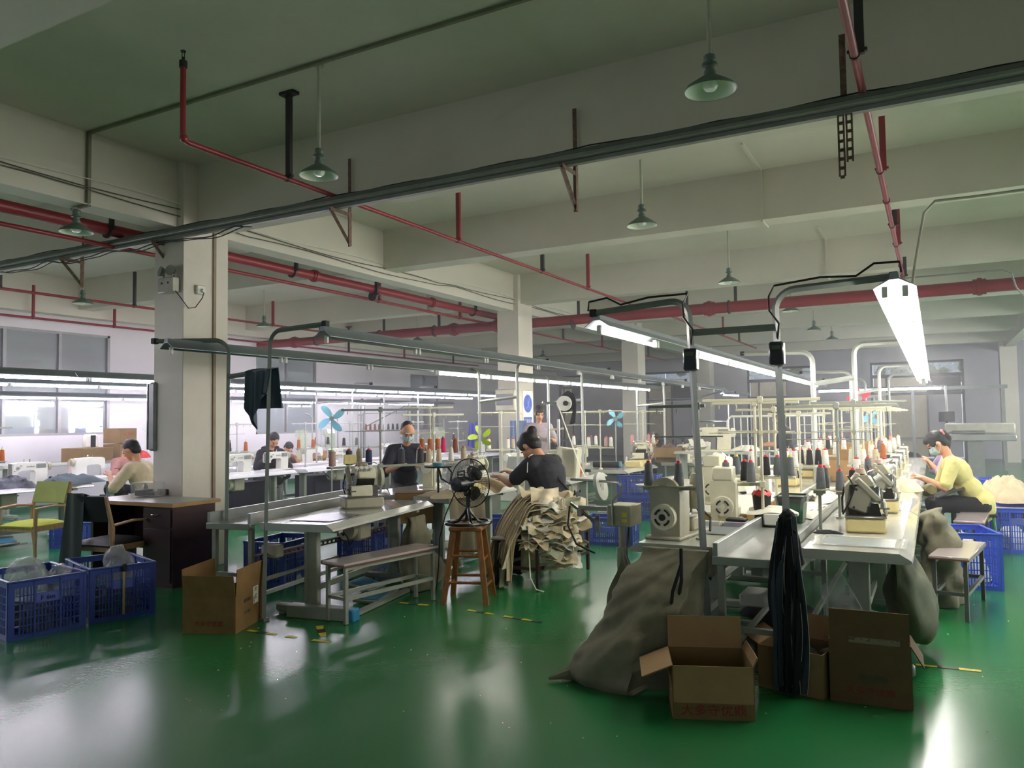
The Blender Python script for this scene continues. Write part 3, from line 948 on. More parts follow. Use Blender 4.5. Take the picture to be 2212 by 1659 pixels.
def interlock(body=M_CREAM, dome=True):
    """slotted handwheel at local +x, needle end at -x, operator at local -y"""
    def f():
        t = thing('interlock_machine', '', 'sewing machine')
        MB().box((0, 0, 0.01), (0.5, 0.22, 0.02), 0.006).box((-0.14, 0, 0.06), (0.2, 0.16, 0.09), 0.015).build('bed', body, t)
        n = 14
        if dome:
            prof = [(-0.09, 0.02), (0.09, 0.02), (0.095, 0.26)] + [(0.095 * math.cos(PI * k / n), 0.26 + 0.1 * math.sin(PI * k / n)) for k in range(1, n)] + [(-0.095, 0.26)]
        else:
            prof = [(-0.09, 0.02), (0.09, 0.02), (0.095, 0.3), (0.08, 0.32), (-0.08, 0.32), (-0.095, 0.3)]
        MB().prism(prof, 0.05, 0.2, 'x').build('pillar', body, t)
        MB().prism([(-0.06, 0.18), (0.06, 0.18), (0.065, 0.28), (0.04, 0.32), (-0.04, 0.32), (-0.065, 0.28)], -0.2, 0.06, 'x').build('arm', body, t)
        MB().cyl((0.2, 0, 0.13), (0.235, 0, 0.13), 0.078, 0.074, 28).cyl((0.235, 0, 0.13), (0.24, 0, 0.13), 0.064, n=28).build('handwheel', M_CREAM, t)
        m = MB()
        for k in range(4):
            a0 = PI / 2 * k + 0.25
            pts = [(0.2415, 0.045 * math.cos(a0 + s * 0.25), 0.13 + 0.045 * math.sin(a0 + s * 0.25)) for s in range(5)]
            m.tube(pts, 0.007, 5)
        m.build('wheel_slots', M_DARK, t)
        MB().cyl((0.24, 0, 0.13), (0.246, 0, 0.13), 0.02, n=14).build('wheel_hub', M_DARK if dome else M_CREAM, t)
        MB().box((-0.215, 0, 0.25), (0.05, 0.11, 0.14), 0.01).build('head_cover', body, t)
        MB().cyl((-0.215, 0, 0.2), (-0.215, 0, 0.1), 0.008, n=6).cyl((-0.19, -0.02, 0.2), (-0.19, -0.02, 0.1), 0.006, n=6).box((-0.2, -0.01, 0.1), (0.05, 0.05, 0.012)).cyl((-0.14, -0.06, 0.22), (-0.14, -0.09, 0.22), 0.014, n=10).cyl((-0.1, -0.06, 0.22), (-0.1, -0.09, 0.22), 0.014, n=10).cyl((-0.06, -0.06, 0.22), (-0.06, -0.09, 0.22), 0.014, n=10).build('needle_head', M_CHROME, t)
        if dome:
            MB().cyl((-0.06, 0.1, 0.16), (-0.06, 0.1, 0.35), 0.045, 0.042, 16).cyl((-0.06, 0.1, 0.35), (-0.06, 0.1, 0.37), 0.036, n=16).build('air_cylinder', M_GREEN_EN, t)
            MB().tube([(-0.06, 0.1, 0.16), (-0.02, 0.14, 0.12), (0.02, 0.16, 0.06), (0.06, 0.16, 0.02)], 0.009, 6).tube([(-0.1, 0.1, 0.16), (-0.12, 0.16, 0.1), (-0.05, 0.18, 0.03)], 0.007, 6).build('air_hose', M_DARK, t)
        else:
            MB().box((0.1, 0, 0.37), (0.2, 0.15, 0.1), 0.01).build('oil_box', body, t)
        return t
    return f


M_STANDP = mat('stand_enamel', (150, 154, 144), 0.4, var=0.08)
M_PLATE = mat('spool_plate', (200, 197, 172), 0.35, var=0.03)


def thread_stand(h=0.85, zt=0.33, plates=((-0.12, 0), (0.12, 0)), arm=0.3, m=None, plate_r=0.07, disc=True, dark=False, arm_r=None):
    """pole at origin; lower bar with spool plates and upper bar with thread eyelets, both along local x"""
    m = m or M_STANDP

    def f():
        t = thing('thread_stand', '', 'thread stand')
        MB().cyl((0, 0, 0), (0, 0, h), 0.011, n=10).cyl((0, 0, 0), (0, 0, 0.012), 0.03, n=12).build('pole', m, t)
        x0 = min(p[0] for p in plates) - 0.04
        x1 = max(p[0] for p in plates) + 0.04
        y0 = min(p[1] for p in plates)
        y1 = max(p[1] for p in plates)
        b = MB().box(((min(x0, 0) + max(x1, 0)) / 2, 0, zt - 0.012), (max(x1, 0) - min(x0, 0), 0.032, 0.022), 0.003)
        if y1 - y0 > 0.05:
            for p in plates:
                b.box((p[0], p[1] / 2, zt - 0.01), (0.03, abs(p[1]) + 0.03, 0.016))
        b.box((0, 0, zt - 0.01), (0.045, 0.045, 0.05), 0.004).build('spool_arm', m, t)
        for p in plates:
            if disc:
                q = MB().lathe([(0.0, zt), (plate_r * 0.8, zt), (plate_r, zt + 0.008), (plate_r, zt + 0.011), (plate_r * 0.78, zt + 0.004), (0.0, zt + 0.004)], 20, Matrix.Translation((p[0], p[1], 0)), cap=False).build('spool_plate', M_PLATE, t)
            else:
                q = t
            MB().cyl((p[0], p[1], zt), (p[0], p[1], zt + 0.2), 0.003, n=5).build('spool_pin', M_STEEL, q)
        mb = MB()
        for (s) in (-1, 1):
            L = arm if s < 0 or arm_r is None else arm_r
            mb.box((s * L / 2, 0, h - 0.03), (L, 0.03, 0.022), 0.002)
        mb.box((0, 0, h - 0.03), (0.04, 0.045, 0.05), 0.004)
        for k in range(-2, 3):
            if k and (k < 0 or arm_r is None):
                mb.cyl((k * arm / 2.4, 0, h - 0.045), (k * arm / 2.4, 0, h - 0.075), 0.004, n=5)
        mb.build('guide_arm', m if not dark else M_POST, t)
        MB().box((0, 0, (h + zt) / 2 + 0.05), (0.03, 0.03, 0.03)).cyl((-arm * 0.9, 0, (h + zt) / 2 + 0.05), (arm * 0.5, 0, (h + zt) / 2 + 0.05), 0.005, n=6).build('guide_rod', m, t)
        return t
    return f


CC = dict(grey=(96, 100, 104), black=(34, 34, 40), white=(226, 224, 216), orange=(176, 96, 44), pink=(214, 150, 150), navy=(54, 62, 92), beige=(196, 178, 150), magenta=(216, 46, 120), rose=(182, 150, 140), brown=(140, 84, 60), darkgrey=(70, 72, 76), blue=(66, 86, 140))
TIPC = dict(red=(206, 40, 44), yellow=(214, 196, 60), green=(140, 200, 140), none=(150, 140, 110), blue=(90, 110, 160))


def cone(col, tip, fat=False, h=0.165):
    def f():
        t = thing('thread_cone', '', 'thread cone')
        r0, r1 = (0.034, 0.024) if not fat else (0.036, 0.03)
        m = mat('thread_' + col, CC[col], 0.75, var=0.12, scale=30, bump=0.5, bscale=180, stretch=(0.2, 0.2, 3))
        MB().lathe([(r0 * 0.9, 0.0), (r0, 0.008), (r0 * 0.98, 0.02), (r1 * 1.05, h * 0.86), (r1 * 0.85, h * 0.9), (r1 * 0.6, h * 0.905)], 16).build('yarn', m, t)
        MB().lathe([(r1 * 0.7, h * 0.88), (r1 * 0.72, h * 0.9), (r1 * 0.5, h), (r1 * 0.2, h)], 12).build('cone_tip', mat('tip_' + tip, TIPC[tip], 0.4), t)
        return t
    return f


_cn = {}


def put_cone(col, tip, p, where, h=0.165, fat=False, tilt=0):
    k = 'cone_%s_%s_%d_%.2f' % (col, tip, fat, h)
    tp = '' if tip == 'none' else ' with a %s tip' % tip
    c = {'darkgrey': 'dark grey'}.get(col, col)
    return place(k, cone(col, tip, fat, h), p, (tilt, 0, rnd(0, 6)), '%s thread cone%s, %s' % (c, tp, where), 'thread cone', 'thread cones on the stands')


def crate(lx=0.6, ly=0.42, h=0.4, n_s=18, m=None, label=True):
    m = m or M_BLUE

    def f():
        t = thing('plastic_crate', '', 'crate')
        th = 0.012

        def side(L, along, off, sgn):
            b = MB()
            ns = max(8, int(L / 0.03))

            def bx(u, z, du, dz, th_=th * 0.6):
                if along == 'x':
                    b.box((u, off, z), (du, th_, dz))
                else:
                    b.box((off, u, z), (th_, du, dz))
            bx(0, h - 0.03, L, 0.045)
            bx(0, 0.02, L, 0.04)
            bx(-L / 2 + 0.02, h / 2, 0.04, h, th)
            bx(L / 2 - 0.02, h / 2, 0.04, h, th)
            for k in range(1, 6):
                z = 0.04 + (h - 0.1) * k / 6
                bx(0, z, L, 0.008)
            for k in range(1, ns):
                u = -L / 2 + 0.05 + (L - 0.1) * k / ns
                mid = abs(u) < L * 0.16
                z1 = h - 0.05 if not mid else h - 0.16
                bx(u, (0.03 + z1) / 2, 0.010, z1 - 0.03)
            for u in (-L / 2 + 0.002, -L * 0.17, L * 0.17, L / 2 - 0.002):
                bx(u, h / 2, 0.014, h, th * 1.6)
            o = b.build('side_panel', m, t)
            lp = MB()
            if along == 'x':
                lp.box((0, off, h - 0.15), (L * 0.32, th, 0.07), 0.003)
            else:
                lp.box((off, 0, h - 0.15), (th, L * 0.32, 0.07), 0.003)
            lp.build('label_plate', mat('crate_plate', (90, 104, 190), 0.4), o)
        side(lx, 'x', -ly / 2, -1)
        side(lx, 'x', ly / 2, 1)
        side(ly, 'y', -lx / 2, -1)
        side(ly, 'y', lx / 2, 1)
        b = MB()
        for s in (-1, 1):
            b.box((0, s * ly / 2, h - 0.008), (lx + 0.03, 0.028, 0.014), 0.004).box((s * lx / 2, 0, h - 0.008), (0.028, ly + 0.03, 0.014), 0.004)
        b.build('rim', m, t)
        b = MB().box((0, 0, 0.012), (lx - 0.01, ly - 0.01, 0.012))
        b.build('base_panel', m, t)
        return t
    return f


def carton(lx, ly, h, flaps, m=None, flapm=None, top_shut=False):
    """flaps: dict side -> open angle from vertical-up (0 = standing straight up, 90 = hanging level outwards, 180 = hanging down)"""
    m = m or M_CARD

    def f():
        t = thing('cardboard_box', '', 'box')
        th = 0.006
        MB().box((0, 0, th / 2 + 0.001), (lx, ly, th)).build('base_panel', m, t)
        for s, (cx, cy, dx, dy) in dict(front=(0, -ly / 2, lx, th), back=(0, ly / 2, lx, th), left=(-lx / 2, 0, th, ly), right=(lx / 2, 0, th, ly)).items():
            MB().box((cx, cy, h / 2), (dx, dy, h)).build('side_panel', m, t)
            a = flaps.get(s)
            if a is None:
                continue
            L = a[1]
            an = math.radians(a[0])
            b = MB()
            ln = lx if s in ('front', 'back') else ly
            sg = -1 if s in ('front', 'left') else 1
            for (u0, u1) in ((0, L),):
                c0 = math.sin(an) * L / 2 * sg
                cz = h + math.cos(an) * L / 2
                if s in ('front', 'back'):
                    b.box((cx, cy + c0, cz), (ln * 0.985, th, L), rx=-an * sg)
                else:
                    b.box((cx + c0, cy, cz), (th, ln * 0.985, L), ry=an * sg)
            b.build('flap', flapm or m, t)
        if top_shut:
            MB().box((0, 0, h), (lx, ly, th)).build('lid', m, t)
        return t
    return f


def lofted(cs, n=24, folds=0, amp=0.0, seed=0, nscale=4.0, namp=0.0):
    """rings from (cx,cy,cz, rx, ry, tilt dir) lying in planes perpendicular to z unless a normal is given"""
    rings = []
    for i, c in enumerate(cs):
        cx, cy, cz, rx, ry = c[:5]
        ring = []
        nrm = V(c[5]) if len(c) > 5 else V((0, 0, 1))
        q = V((0, 0, 1)).rotation_difference(nrm.normalized())
        fa = c[6] if len(c) > 6 else amp
        for k in range(n):
            a = 2 * PI * k / n
            w = 1 + fa * math.sin(folds * a + seed + 0.4 * i) + fa * 0.5 * math.sin(folds * 1.7 * a + seed * 2 - 0.3 * i)
            p = V((rx * math.cos(a) * w, ry * math.sin(a) * w, 0))
            p = q @ p + V((cx, cy, cz))
            if namp:
                d = namp * noise.fractal(p * nscale + V((seed, 0, 0)), 1.0, 2.0, 3)
                p += (p - V((cx, cy, cz))).normalized() * d
            ring.append(p)
        rings.append(ring)
    return rings


def dense(cs, k=4):
    """catmull-rom style refinement of ring specs"""
    out = []
    for i in range(len(cs) - 1):
        a = cs[max(i - 1, 0)]
        b = cs[i]
        c = cs[i + 1]
        d = cs[min(i + 2, len(cs) - 1)]
        for s in range(k):
            u = s / k
            r = []
            for q in range(5):
                r.append(0.5 * ((2 * b[q]) + (-a[q] + c[q]) * u + (2 * a[q] - 5 * b[q] + 4 * c[q] - d[q]) * u * u + (-a[q] + 3 * b[q] - 3 * c[q] + d[q]) * u ** 3))
            out.append(tuple(r))
    out.append(tuple(cs[-1][:5]))
    res = []
    for i, c in enumerate(out):
        p0 = V(out[max(i - 1, 0)][:3])
        p1 = V(out[min(i + 1, len(out) - 1)][:3])
        d = (p1 - p0).normalized()
        res.append((*c, tuple(d)))
    return res


def cloth_heap(name, label, cat, loc, rx, ry, h, m, seed=1, rz=0, ridge=0.35, nu=34, group=None, flaps=0, m2=None, parent=None):
    """a rumpled mound of cloth resting on something; loose turned-up edges are parts"""
    t = parent or thing(name, label, cat, loc, rz, group)

    def fn(u, v):
        a = 2 * PI * u
        r = v
        e = 1 + 0.18 * math.sin(3 * a + seed) + 0.12 * math.sin(5 * a + 2 * seed)
        x = rx * r * e * math.cos(a)
        y = ry * r * e * math.sin(a)
        p = V((x / rx * 1.3 + seed * 3.1, y / ry * 1.3, 0))
        n1 = noise.ridged_multi_fractal(p * 1.6, 0.9, 2.1, 4, 0.9, 2.0)
        z = h * (1 - r ** 2.4) * (1 - ridge + ridge * min(1.6, n1 * 0.75)) + 0.004
        if r > 0.98:
            z = 0.001
        return (x, y, z)
    MB().grid(fn, nu, nu // 2).build('cloth_mound', m, t, smooth=60)
    for k in range(flaps):
        a = rnd(0, 2 * PI)
        rr = rnd(0.2, 0.85)
        px, py = rx * rr * math.cos(a), ry * rr * math.sin(a)
        pz = h * (1 - rr ** 2.4) * 0.8
        sheet(t, 'cloth_flap', (m2 or m) if k % 3 == 0 else m, (px, py, pz), rnd(0.1, 0.2) * (rx + ry), rnd(0.08, 0.16) * (rx + ry), rnd(0, 6), rnd(-0.5, 0.6), seed + k)
    return t


def sheet(parent, name, m, loc, a, b, rz, tilt, seed, n=7, th=0.003, wav=0.18):
    R = Matrix.Translation(loc) @ Matrix.Rotation(rz, 4, 'Z') @ Matrix.Rotation(tilt, 4, 'X')

    def fn(u, v):
        x, y = (u - 0.5) * a, (v - 0.5) * b
        z = wav * min(a, b) * (noise.noise(V((x / a * 2.5 + seed * 7.3, y / b * 2.5, seed))) * 1.6 + 0.5 * math.sin(u * 7 + seed))
        return R @ V((x, y, z))
    return MB().grid(fn, n, n, th).build(name, m, parent, smooth=70)


# ------------------------------------------------------------------ people
def capsules(lst, grow=0.0):
    b = MB()
    for c in lst:
        if c[0] == 'c':
            _, p, q, r0, r1 = c
            r0 += grow
            r1 += grow
            b.sph(p, r0, 12, 8)
            b.sph(q, r1, 12, 8)
            if (V(q) - V(p)).length > 1e-5:
                b.cyl(p, q, r0, r1, 12)
        else:
            _, p, r, M = c
            prof = [(math.sin(PI * i / 10), -math.cos(PI * i / 10)) for i in range(11)]
            b.lathe(prof, 16, Matrix.Translation(p) @ M.to_4x4() @ Matrix.Diagonal((r[0] + grow, r[1] + grow, r[2] + grow, 1)))
    return b


def remeshed(name, lst, m, parent, vox=0.012, grow=0.0, smooth=3, wrinkle=0.0, wsc=12.0, colour=None):
    o = capsules(lst, grow).build(name + '_src', m, None)
    md = o.modifiers.new('r', 'REMESH')
    md.mode = 'VOXEL'
    md.voxel_size = vox
    me = bpy.data.meshes.new_from_object(o.evaluated_get(bpy.context.evaluated_depsgraph_get()))
    bpy.data.objects.remove(o)
    b = bmesh.new()
    b.from_mesh(me)
    for _ in range(smooth):
        bmesh.ops.smooth_vert(b, verts=b.verts[:], factor=0.5, use_axis_x=True, use_axis_y=True, use_axis_z=True)
    b.normal_update()
    if wrinkle:
        for v in b.verts:
            q = v.co * wsc
            v.co += v.normal * wrinkle * (noise.ridged_multi_fractal(q, 1.0, 2.0, 3, 0.8, 2.0) - 0.9)
    b.to_mesh(me)
    b.free()
    me.name = name
    me.materials.clear()
    for mm in (m if isinstance(m, (list, tuple)) else [m]):
        me.materials.append(mm)
    if colour:
        for p in me.polygons:
            p.material_index = colour(p.center)
    me.polygons.foreach_set('use_smooth', [True] * len(me.polygons))
    r = bpy.data.objects.new(name, me)
    COL.objects.link(r)
    r.parent = parent
    return r


def ik(a, t, l1, l2, pole):
    a, t, pole = V(a), V(t), V(pole)
    d = t - a
    L = min(d.length, (l1 + l2) * 0.999)
    d.normalize()
    x = (l1 * l1 - l2 * l2 + L * L) / (2 * L)
    hgt = math.sqrt(max(l1 * l1 - x * x, 0))
    pl = (pole - d * pole.dot(d)).normalized()
    return a + d * x + pl * hgt, a + d * L


def person(label, loc, rz, hands, lean=0.35, seat=0.46, stand=False, shirt=None, trousers=None, sleeve=0.5, hair=None, hairstyle='bun', mask=False, headpitch=0.5, headyaw=0.0, neck=(0.055, 0, 0.085),
           vox=0.012, apron=None, scale=1.0, long_sleeve=False, legs=True, shirt_name='shirt', balding=False, bulk=1.0, hem=0.0):
    t = thing('person', label, 'person', loc, rz)
    hair = hair or M_HAIR
    hip = V((0, 0, seat + 0.1)) if not stand else V((0, 0, 0.86))
    up = V((math.sin(lean), 0, math.cos(lean)))
    fw = V((math.cos(lean), 0, -math.sin(lean)))
    waist = hip + up * 0.16
    chest = hip + up * 0.36
    shl = hip + up * 0.47
    neck0 = hip + up * 0.5
    hd = neck0 + up * 0.09 + V(neck)
    Hm = Matrix.Rotation(headyaw, 3, 'Z') @ Matrix.Rotation(headpitch, 3, 'Y')      # local x = forward, z = up
    L = []
    I = Matrix.Identity(3)
    T = Matrix((fw, V((0, 1, 0)), up)).transposed()
    wq = bulk
    torso = [('e', hip, (0.115 * wq, 0.165 * wq, 0.11), T), ('e', waist, (0.1 * wq, 0.14 * wq, 0.13), T), ('e', chest, (0.108 * wq, 0.155 * wq, 0.16), T),
             ('c', shl + V((0, -0.13, 0)), shl + V((0, 0.13, 0)), 0.058, 0.058), ('e', chest + fw * 0.045 - up * 0.03, (0.075 * wq, 0.13 * wq, 0.085), T)]
    L += torso
    L.append(('c', neck0 - up * 0.02, hd + Hm @ V((-0.03, 0, -0.06)), 0.05, 0.046))
    # head
    L.append(('e', hd + Hm @ V((-0.008, 0, 0.03)), (0.095, 0.077, 0.088), Hm))
    L.append(('e', hd + Hm @ V((0.018, 0, -0.03)), (0.066, 0.06, 0.082), Hm))
    L.append(('c', hd + Hm @ V((0.05, 0, -0.082)), hd + Hm @ V((0.06, 0, -0.08)), 0.026, 0.022))
    L.append(('c', hd + Hm @ V((0.082, 0, 0.005)), hd + Hm @ V((0.1, 0, -0.026)), 0.009, 0.0135))
    L.append(('e', hd + Hm @ V((0.08, 0, -0.055)), (0.011, 0.024, 0.011), Hm))
    L.append(('e', hd + Hm @ V((0.073, 0, 0.028)), (0.014, 0.05, 0.012), Hm))
    for s in (-1, 1):
        L.append(('e', hd + Hm @ V((-0.008, s * 0.079, -0.008)), (0.018, 0.008, 0.031), Hm))
        L.append(('e', hd + Hm @ V((0.058, s * 0.034, -0.025)), (0.024, 0.022, 0.022), Hm))
    arms = []
    slv = []
    for s, hnd in zip((-1, 1), hands):
        sh = shl + V((0, s * 0.165, -0.005))
        el, wr = ik(sh, V(hnd), 0.27, 0.235, (-0.5, s * 0.8, -1.0))
        L.append(('c', sh, el, 0.045, 0.037))
        L.append(('c', el, el + (wr - el) * 0.35, 0.038, 0.037))
        L.append(('c', el + (wr - el) * 0.35, wr, 0.037, 0.025))
        d = (wr - el).normalized()
        side = d.cross(V((0, 0, 1)))
        side = side.normalized() if side.length > 0.1 else V((0, 1, 0))
        dn = side.cross(d).normalized() * -1
        if dn.z > 0:
            dn = -dn
        pc = wr + d * 0.045 + dn * 0.005
        Pm = Matrix((d, side, dn)).transposed()
        L.append(('e', pc, (0.048, 0.04, 0.018), Pm))
        for k in range(4):
            off = side * (-0.027 + 0.018 * k)
            ln = (0.03, 0.036, 0.034, 0.026)[k]
            k0 = wr + d * 0.08 + off
            k1 = k0 + d * ln + dn * 0.012
            k2 = k1 + d * ln * 0.6 + dn * 0.022
            L.append(('c', k0, k1, 0.0092, 0.0088))
            L.append(('c', k1, k2, 0.0086, 0.0075))
        tb = wr + d * 0.02 + side * (0.03 * -s)
        t1 = tb + d * 0.035 + side * (0.024 * -s) + dn * 0.012
        L.append(('c', tb, t1, 0.013, 0.011))
        L.append(('c', t1, t1 + d * 0.03 + side * (0.004 * -s), 0.0105, 0.0085))
        fr = 1.0 if long_sleeve else sleeve
        e2 = sh + (el - sh) * min(1, fr * (2 if not long_sleeve else 1))
        slv.append(('c', sh, e2, 0.056, 0.052))
        if long_sleeve:
            slv.append(('c', el, el + (wr - el) * 0.86, 0.05, 0.036))
    lg = []
    for s in (-1, 1):
        h0 = hip + V((0.0, s * 0.09, -0.02))
        if stand:
            kn = V((0.02, s * 0.1, 0.46))
            an = V((-0.02, s * 0.1, 0.07))
        else:
            kn = V((0.42, s * 0.13, seat + 0.07))
            an = V((0.34, s * 0.14, 0.08))
        lg += [('c', h0, kn, 0.085 * wq, 0.058), ('c', kn, kn + (an - kn) * 0.4, 0.058, 0.052), ('c', kn + (an - kn) * 0.4, an, 0.052, 0.036)]
    if legs:
        L += [('c', c[1], c[2], c[3] * 0.86, c[4] * 0.86) for c in lg]
    else:
        lg = [('c', c[1], V(c[1]) + (V(c[2]) - V(c[1])) * 0.6, c[3], c[4]) for c in lg[::3]]
    eyes = [hd + Hm @ V((0.083, s * 0.031, 0.008)) for s in (-1, 1)]
    lips = hd + Hm @ V((0.086, 0, -0.055))
    brows = [hd + Hm @ V((0.084, s * 0.032, 0.03)) for s in (-1, 1)]
    Hi = Hm.transposed()

    def colour(c):
        for e in brows:
            q = Hi @ (c - e)
            if abs(q.y) < 0.02 and abs(q.z) < 0.005 and abs(q.x) < 0.03:
                return 1
        q = Hi @ (c - lips)
        if abs(q.y) < 0.022 and abs(q.z) < 0.009 and abs(q.x) < 0.03:
            return 2
        return 0
    body = remeshed('body', L, [M_SKIN, M_HAIR, mat('lips', (176, 96, 88), 0.5, var=0)], t, vox, smooth=2, colour=colour)
    for e in eyes:
        MB().sph(e, (0.009, 0.013, 0.006), 10, 6).build('eye', mat('eye_dark', (24, 18, 16), 0.2, var=0), t)
    remeshed(shirt_name, [(c[0], c[1], c[2], c[3]) if c[0] == 'e' else c for c in torso] + ([('c', hip + V((0, 0, -0.02 - hem)), hip, 0.13, 0.13)] if hem else []) + slv, shirt or M_BLACKC, t, max(vox, 0.011), grow=0.016, smooth=3, wrinkle=0.006, wsc=9)
    remeshed('trousers', [('e', hip, (0.115 * wq, 0.165 * wq, 0.11), T)] + lg, trousers or M_BLACKC, t, 0.013, grow=0.012, smooth=3, wrinkle=0.006, wsc=9)
    if legs:
        for s in (-1, 1):
            an = V((-0.02, s * 0.1, 0.07)) if stand else V((0.34, s * 0.14, 0.08))
            capsules([('e', an + V((0.06, 0, -0.035)), (0.12, 0.045, 0.04), I), ('e', an + V((-0.01, 0, -0.02)), (0.05, 0.042, 0.06), I)]).build('shoe', M_DARK, t)
    # hair
    hc = hd + Hm @ V((-0.022, 0, 0.045))
    hl = [('e', hc, (0.1, 0.084, 0.092), Hm), ('e', hd + Hm @ V((-0.06, 0, -0.01)), (0.055, 0.074, 0.075), Hm)]
    if hairstyle in ('bun', 'pony', 'long', 'topbun'):
        hl.append(('e', hd + Hm @ V((0.03, 0, 0.078)), (0.066, 0.066, 0.045), Hm))
        for s in (-1, 1):
            hl.append(('e', hd + Hm @ V((0.012, s * 0.066, 0.03)), (0.055, 0.014, 0.05), Hm))
    if hairstyle == 'bun':
        hl.append(('e', hd + Hm @ V((-0.115, 0, 0.085)), (0.045, 0.05, 0.045), I))
    if hairstyle == 'topbun':
        hl.append(('e', hd + Hm @ V((-0.04, 0, 0.15)), (0.045, 0.045, 0.04), I))
    if hairstyle == 'pony':
        p0 = hd + Hm @ V((-0.12, 0, 0.05))
        hl += [('c', hd + Hm @ V((-0.09, 0, 0.05)), p0, 0.03, 0.028), ('c', p0, p0 + V((-0.05, 0, -0.06)), 0.032, 0.034), ('c', p0 + V((-0.05, 0, -0.06)), p0 + V((-0.04, 0.01, -0.2)), 0.034, 0.016)]
    if hairstyle == 'long':
        hl += [('c', hd + Hm @ V((-0.08, 0, 0.0)), hd + V((-0.12, 0, -0.22)), 0.06, 0.03)]
    if balding:
        hl = [('e', hd + Hm @ V((-0.027, 0, 0.034)), (0.094, 0.083, 0.091), Hm)]
    hh = remeshed('hair', hl, hair, t, 0.008, smooth=2, wrinkle=0.004, wsc=26)
    if hairstyle == 'pony':
        MB().lathe([(0.034, -0.012), (0.04, 0), (0.034, 0.012), (0.028, 0)], 14, Matrix.Translation(hd + Hm @ V((-0.118, 0, 0.05))) @ Matrix.Rotation(-1.1, 4, 'Y'), cap=False).build('hair_band', mat('band_pink', (222, 120, 130), 0.5), hh)
    if mask:
        def fn(u, v):
            a = (u - 0.5) * 2.3
            z = -0.085 + 0.085 * v
            rr = 0.088 - 0.012 * abs(v - 0.5) * 2 + 0.016 * max(0, 1 - abs(a) * 1.6) * math.sin(v * PI)
            return hd + Hm @ V((rr * 1.08 * math.cos(a) + 0.006 - 0.03 * (1 - v) * (abs(a) < 0.7) * 0.3, rr * 0.86 * math.sin(a), z + 0.004))
        mk = MB().grid(fn, 14, 6, 0.002).build('face_mask', mat('mask_blue', (176, 208, 216), 0.7, var=0.04), t, smooth=70)
        for s in (-1, 1):
            MB().tube([hd + Hm @ V((0.045, s * 0.072, -0.015)), hd + Hm @ V((0.0, s * 0.086, 0.01)), hd + Hm @ V((-0.022, s * 0.088, 0.0)), hd + Hm @ V((0.0, s * 0.084, -0.04)), hd + Hm @ V((0.045, s * 0.07, -0.07))], 0.0022, 5).build('ear_loop', M_WHITE, mk)
    if scale != 1.0:
        t.scale = (scale,) * 3
    return t, dict(hip=hip, chest=chest, fw=fw, up=up, shl=shl, hd=hd)
# ================================================================== RIGHT LINE (nearest)
ZT = 0.76
G1 = 'sewing tables of the right line'
place('tab_r0', sewing_table(2.24, 0.62, ZT), (-0.44, 6.08, 0), 0, 'white laminate sewing table at the right, nearest the camera, with a taped grey mat', 'table', G1)
for i, y in enumerate((8.36, 10.64, 12.92, 15.2)):
    place('tab_r0', None, (-0.44, y, 0), 0, '%s sewing table behind the taped one in the right-hand strip' % ('first', 'second', 'third', 'fourth')[i], 'table', G1)
place('tab_l0', sewing_table(1.25, 0.58, ZT, M_LAMG), (-1.47, 5.4, 0), PI, 'grey green sewing table in front, under the big dark thread cone', 'table', G1)
place('tab_lw', sewing_table(1.5, 0.72, 0.8, mat('pale_board', (226, 226, 212), 0.3, var=0.04), edge=M_EDGE), (-1.66, 6.95, 0), PI, 'pale work table with a bare wooden edge behind the front machine', 'table', G1)
for i, y in enumerate((8.9, 11.2, 13.5)):
    place('tab_l2', sewing_table(2.2, 0.6, ZT), (-1.5, y, 0), PI, '%s sewing table beyond the wooden-edged one, left strip' % ('first', 'second', 'third')[i], 'table', G1)


def work_tray(L, w=0.38, h=0.09, legs=True):
    def f():
        t = thing('work_tray', '', 'tray')
        MB().box((0, 0, 0), (w, L, 0.008)).build('tray_floor', M_GALV, t)
        for s in (-1, 1):
            MB().box((s * w / 2, 0, h / 2 - 0.01), (0.03, L, h), 0.004).build('side_rail', M_GALV, t)
        MB().box((0, -L / 2, -0.02), (w + 0.03, 0.03, 0.05), 0.003).build('end_rail', M_FRAME, t)
        if legs:
            y = -L / 2 + 0.04
            n = max(2, int(L / 1.8) + 1)
            for k in range(n):
                y = -L / 2 + 0.06 + (L - 0.12) * k / (n - 1)
                for s in (-1, 1):
                    MB().box((s * (w / 2 - 0.02), y, -0.375), (0.04, 0.04, 0.72), 0.003).build('leg', M_FRAME, t)
                MB().box((0, y, -0.42), (w, 0.035, 0.03)).build('cross_brace', M_FRAME, t)
            MB().box((-w / 2 + 0.02, 0, -0.6), (0.03, L, 0.03)).box((w / 2 - 0.02, 0, -0.6), (0.03, L, 0.03)).build('lower_rail', M_FRAME, t)
        return t
    return f


place('tray10', work_tray(9.6), (-0.965, 9.4, 0.735), 0, 'long grey metal work tray between the two strips of the right line', 'tray')
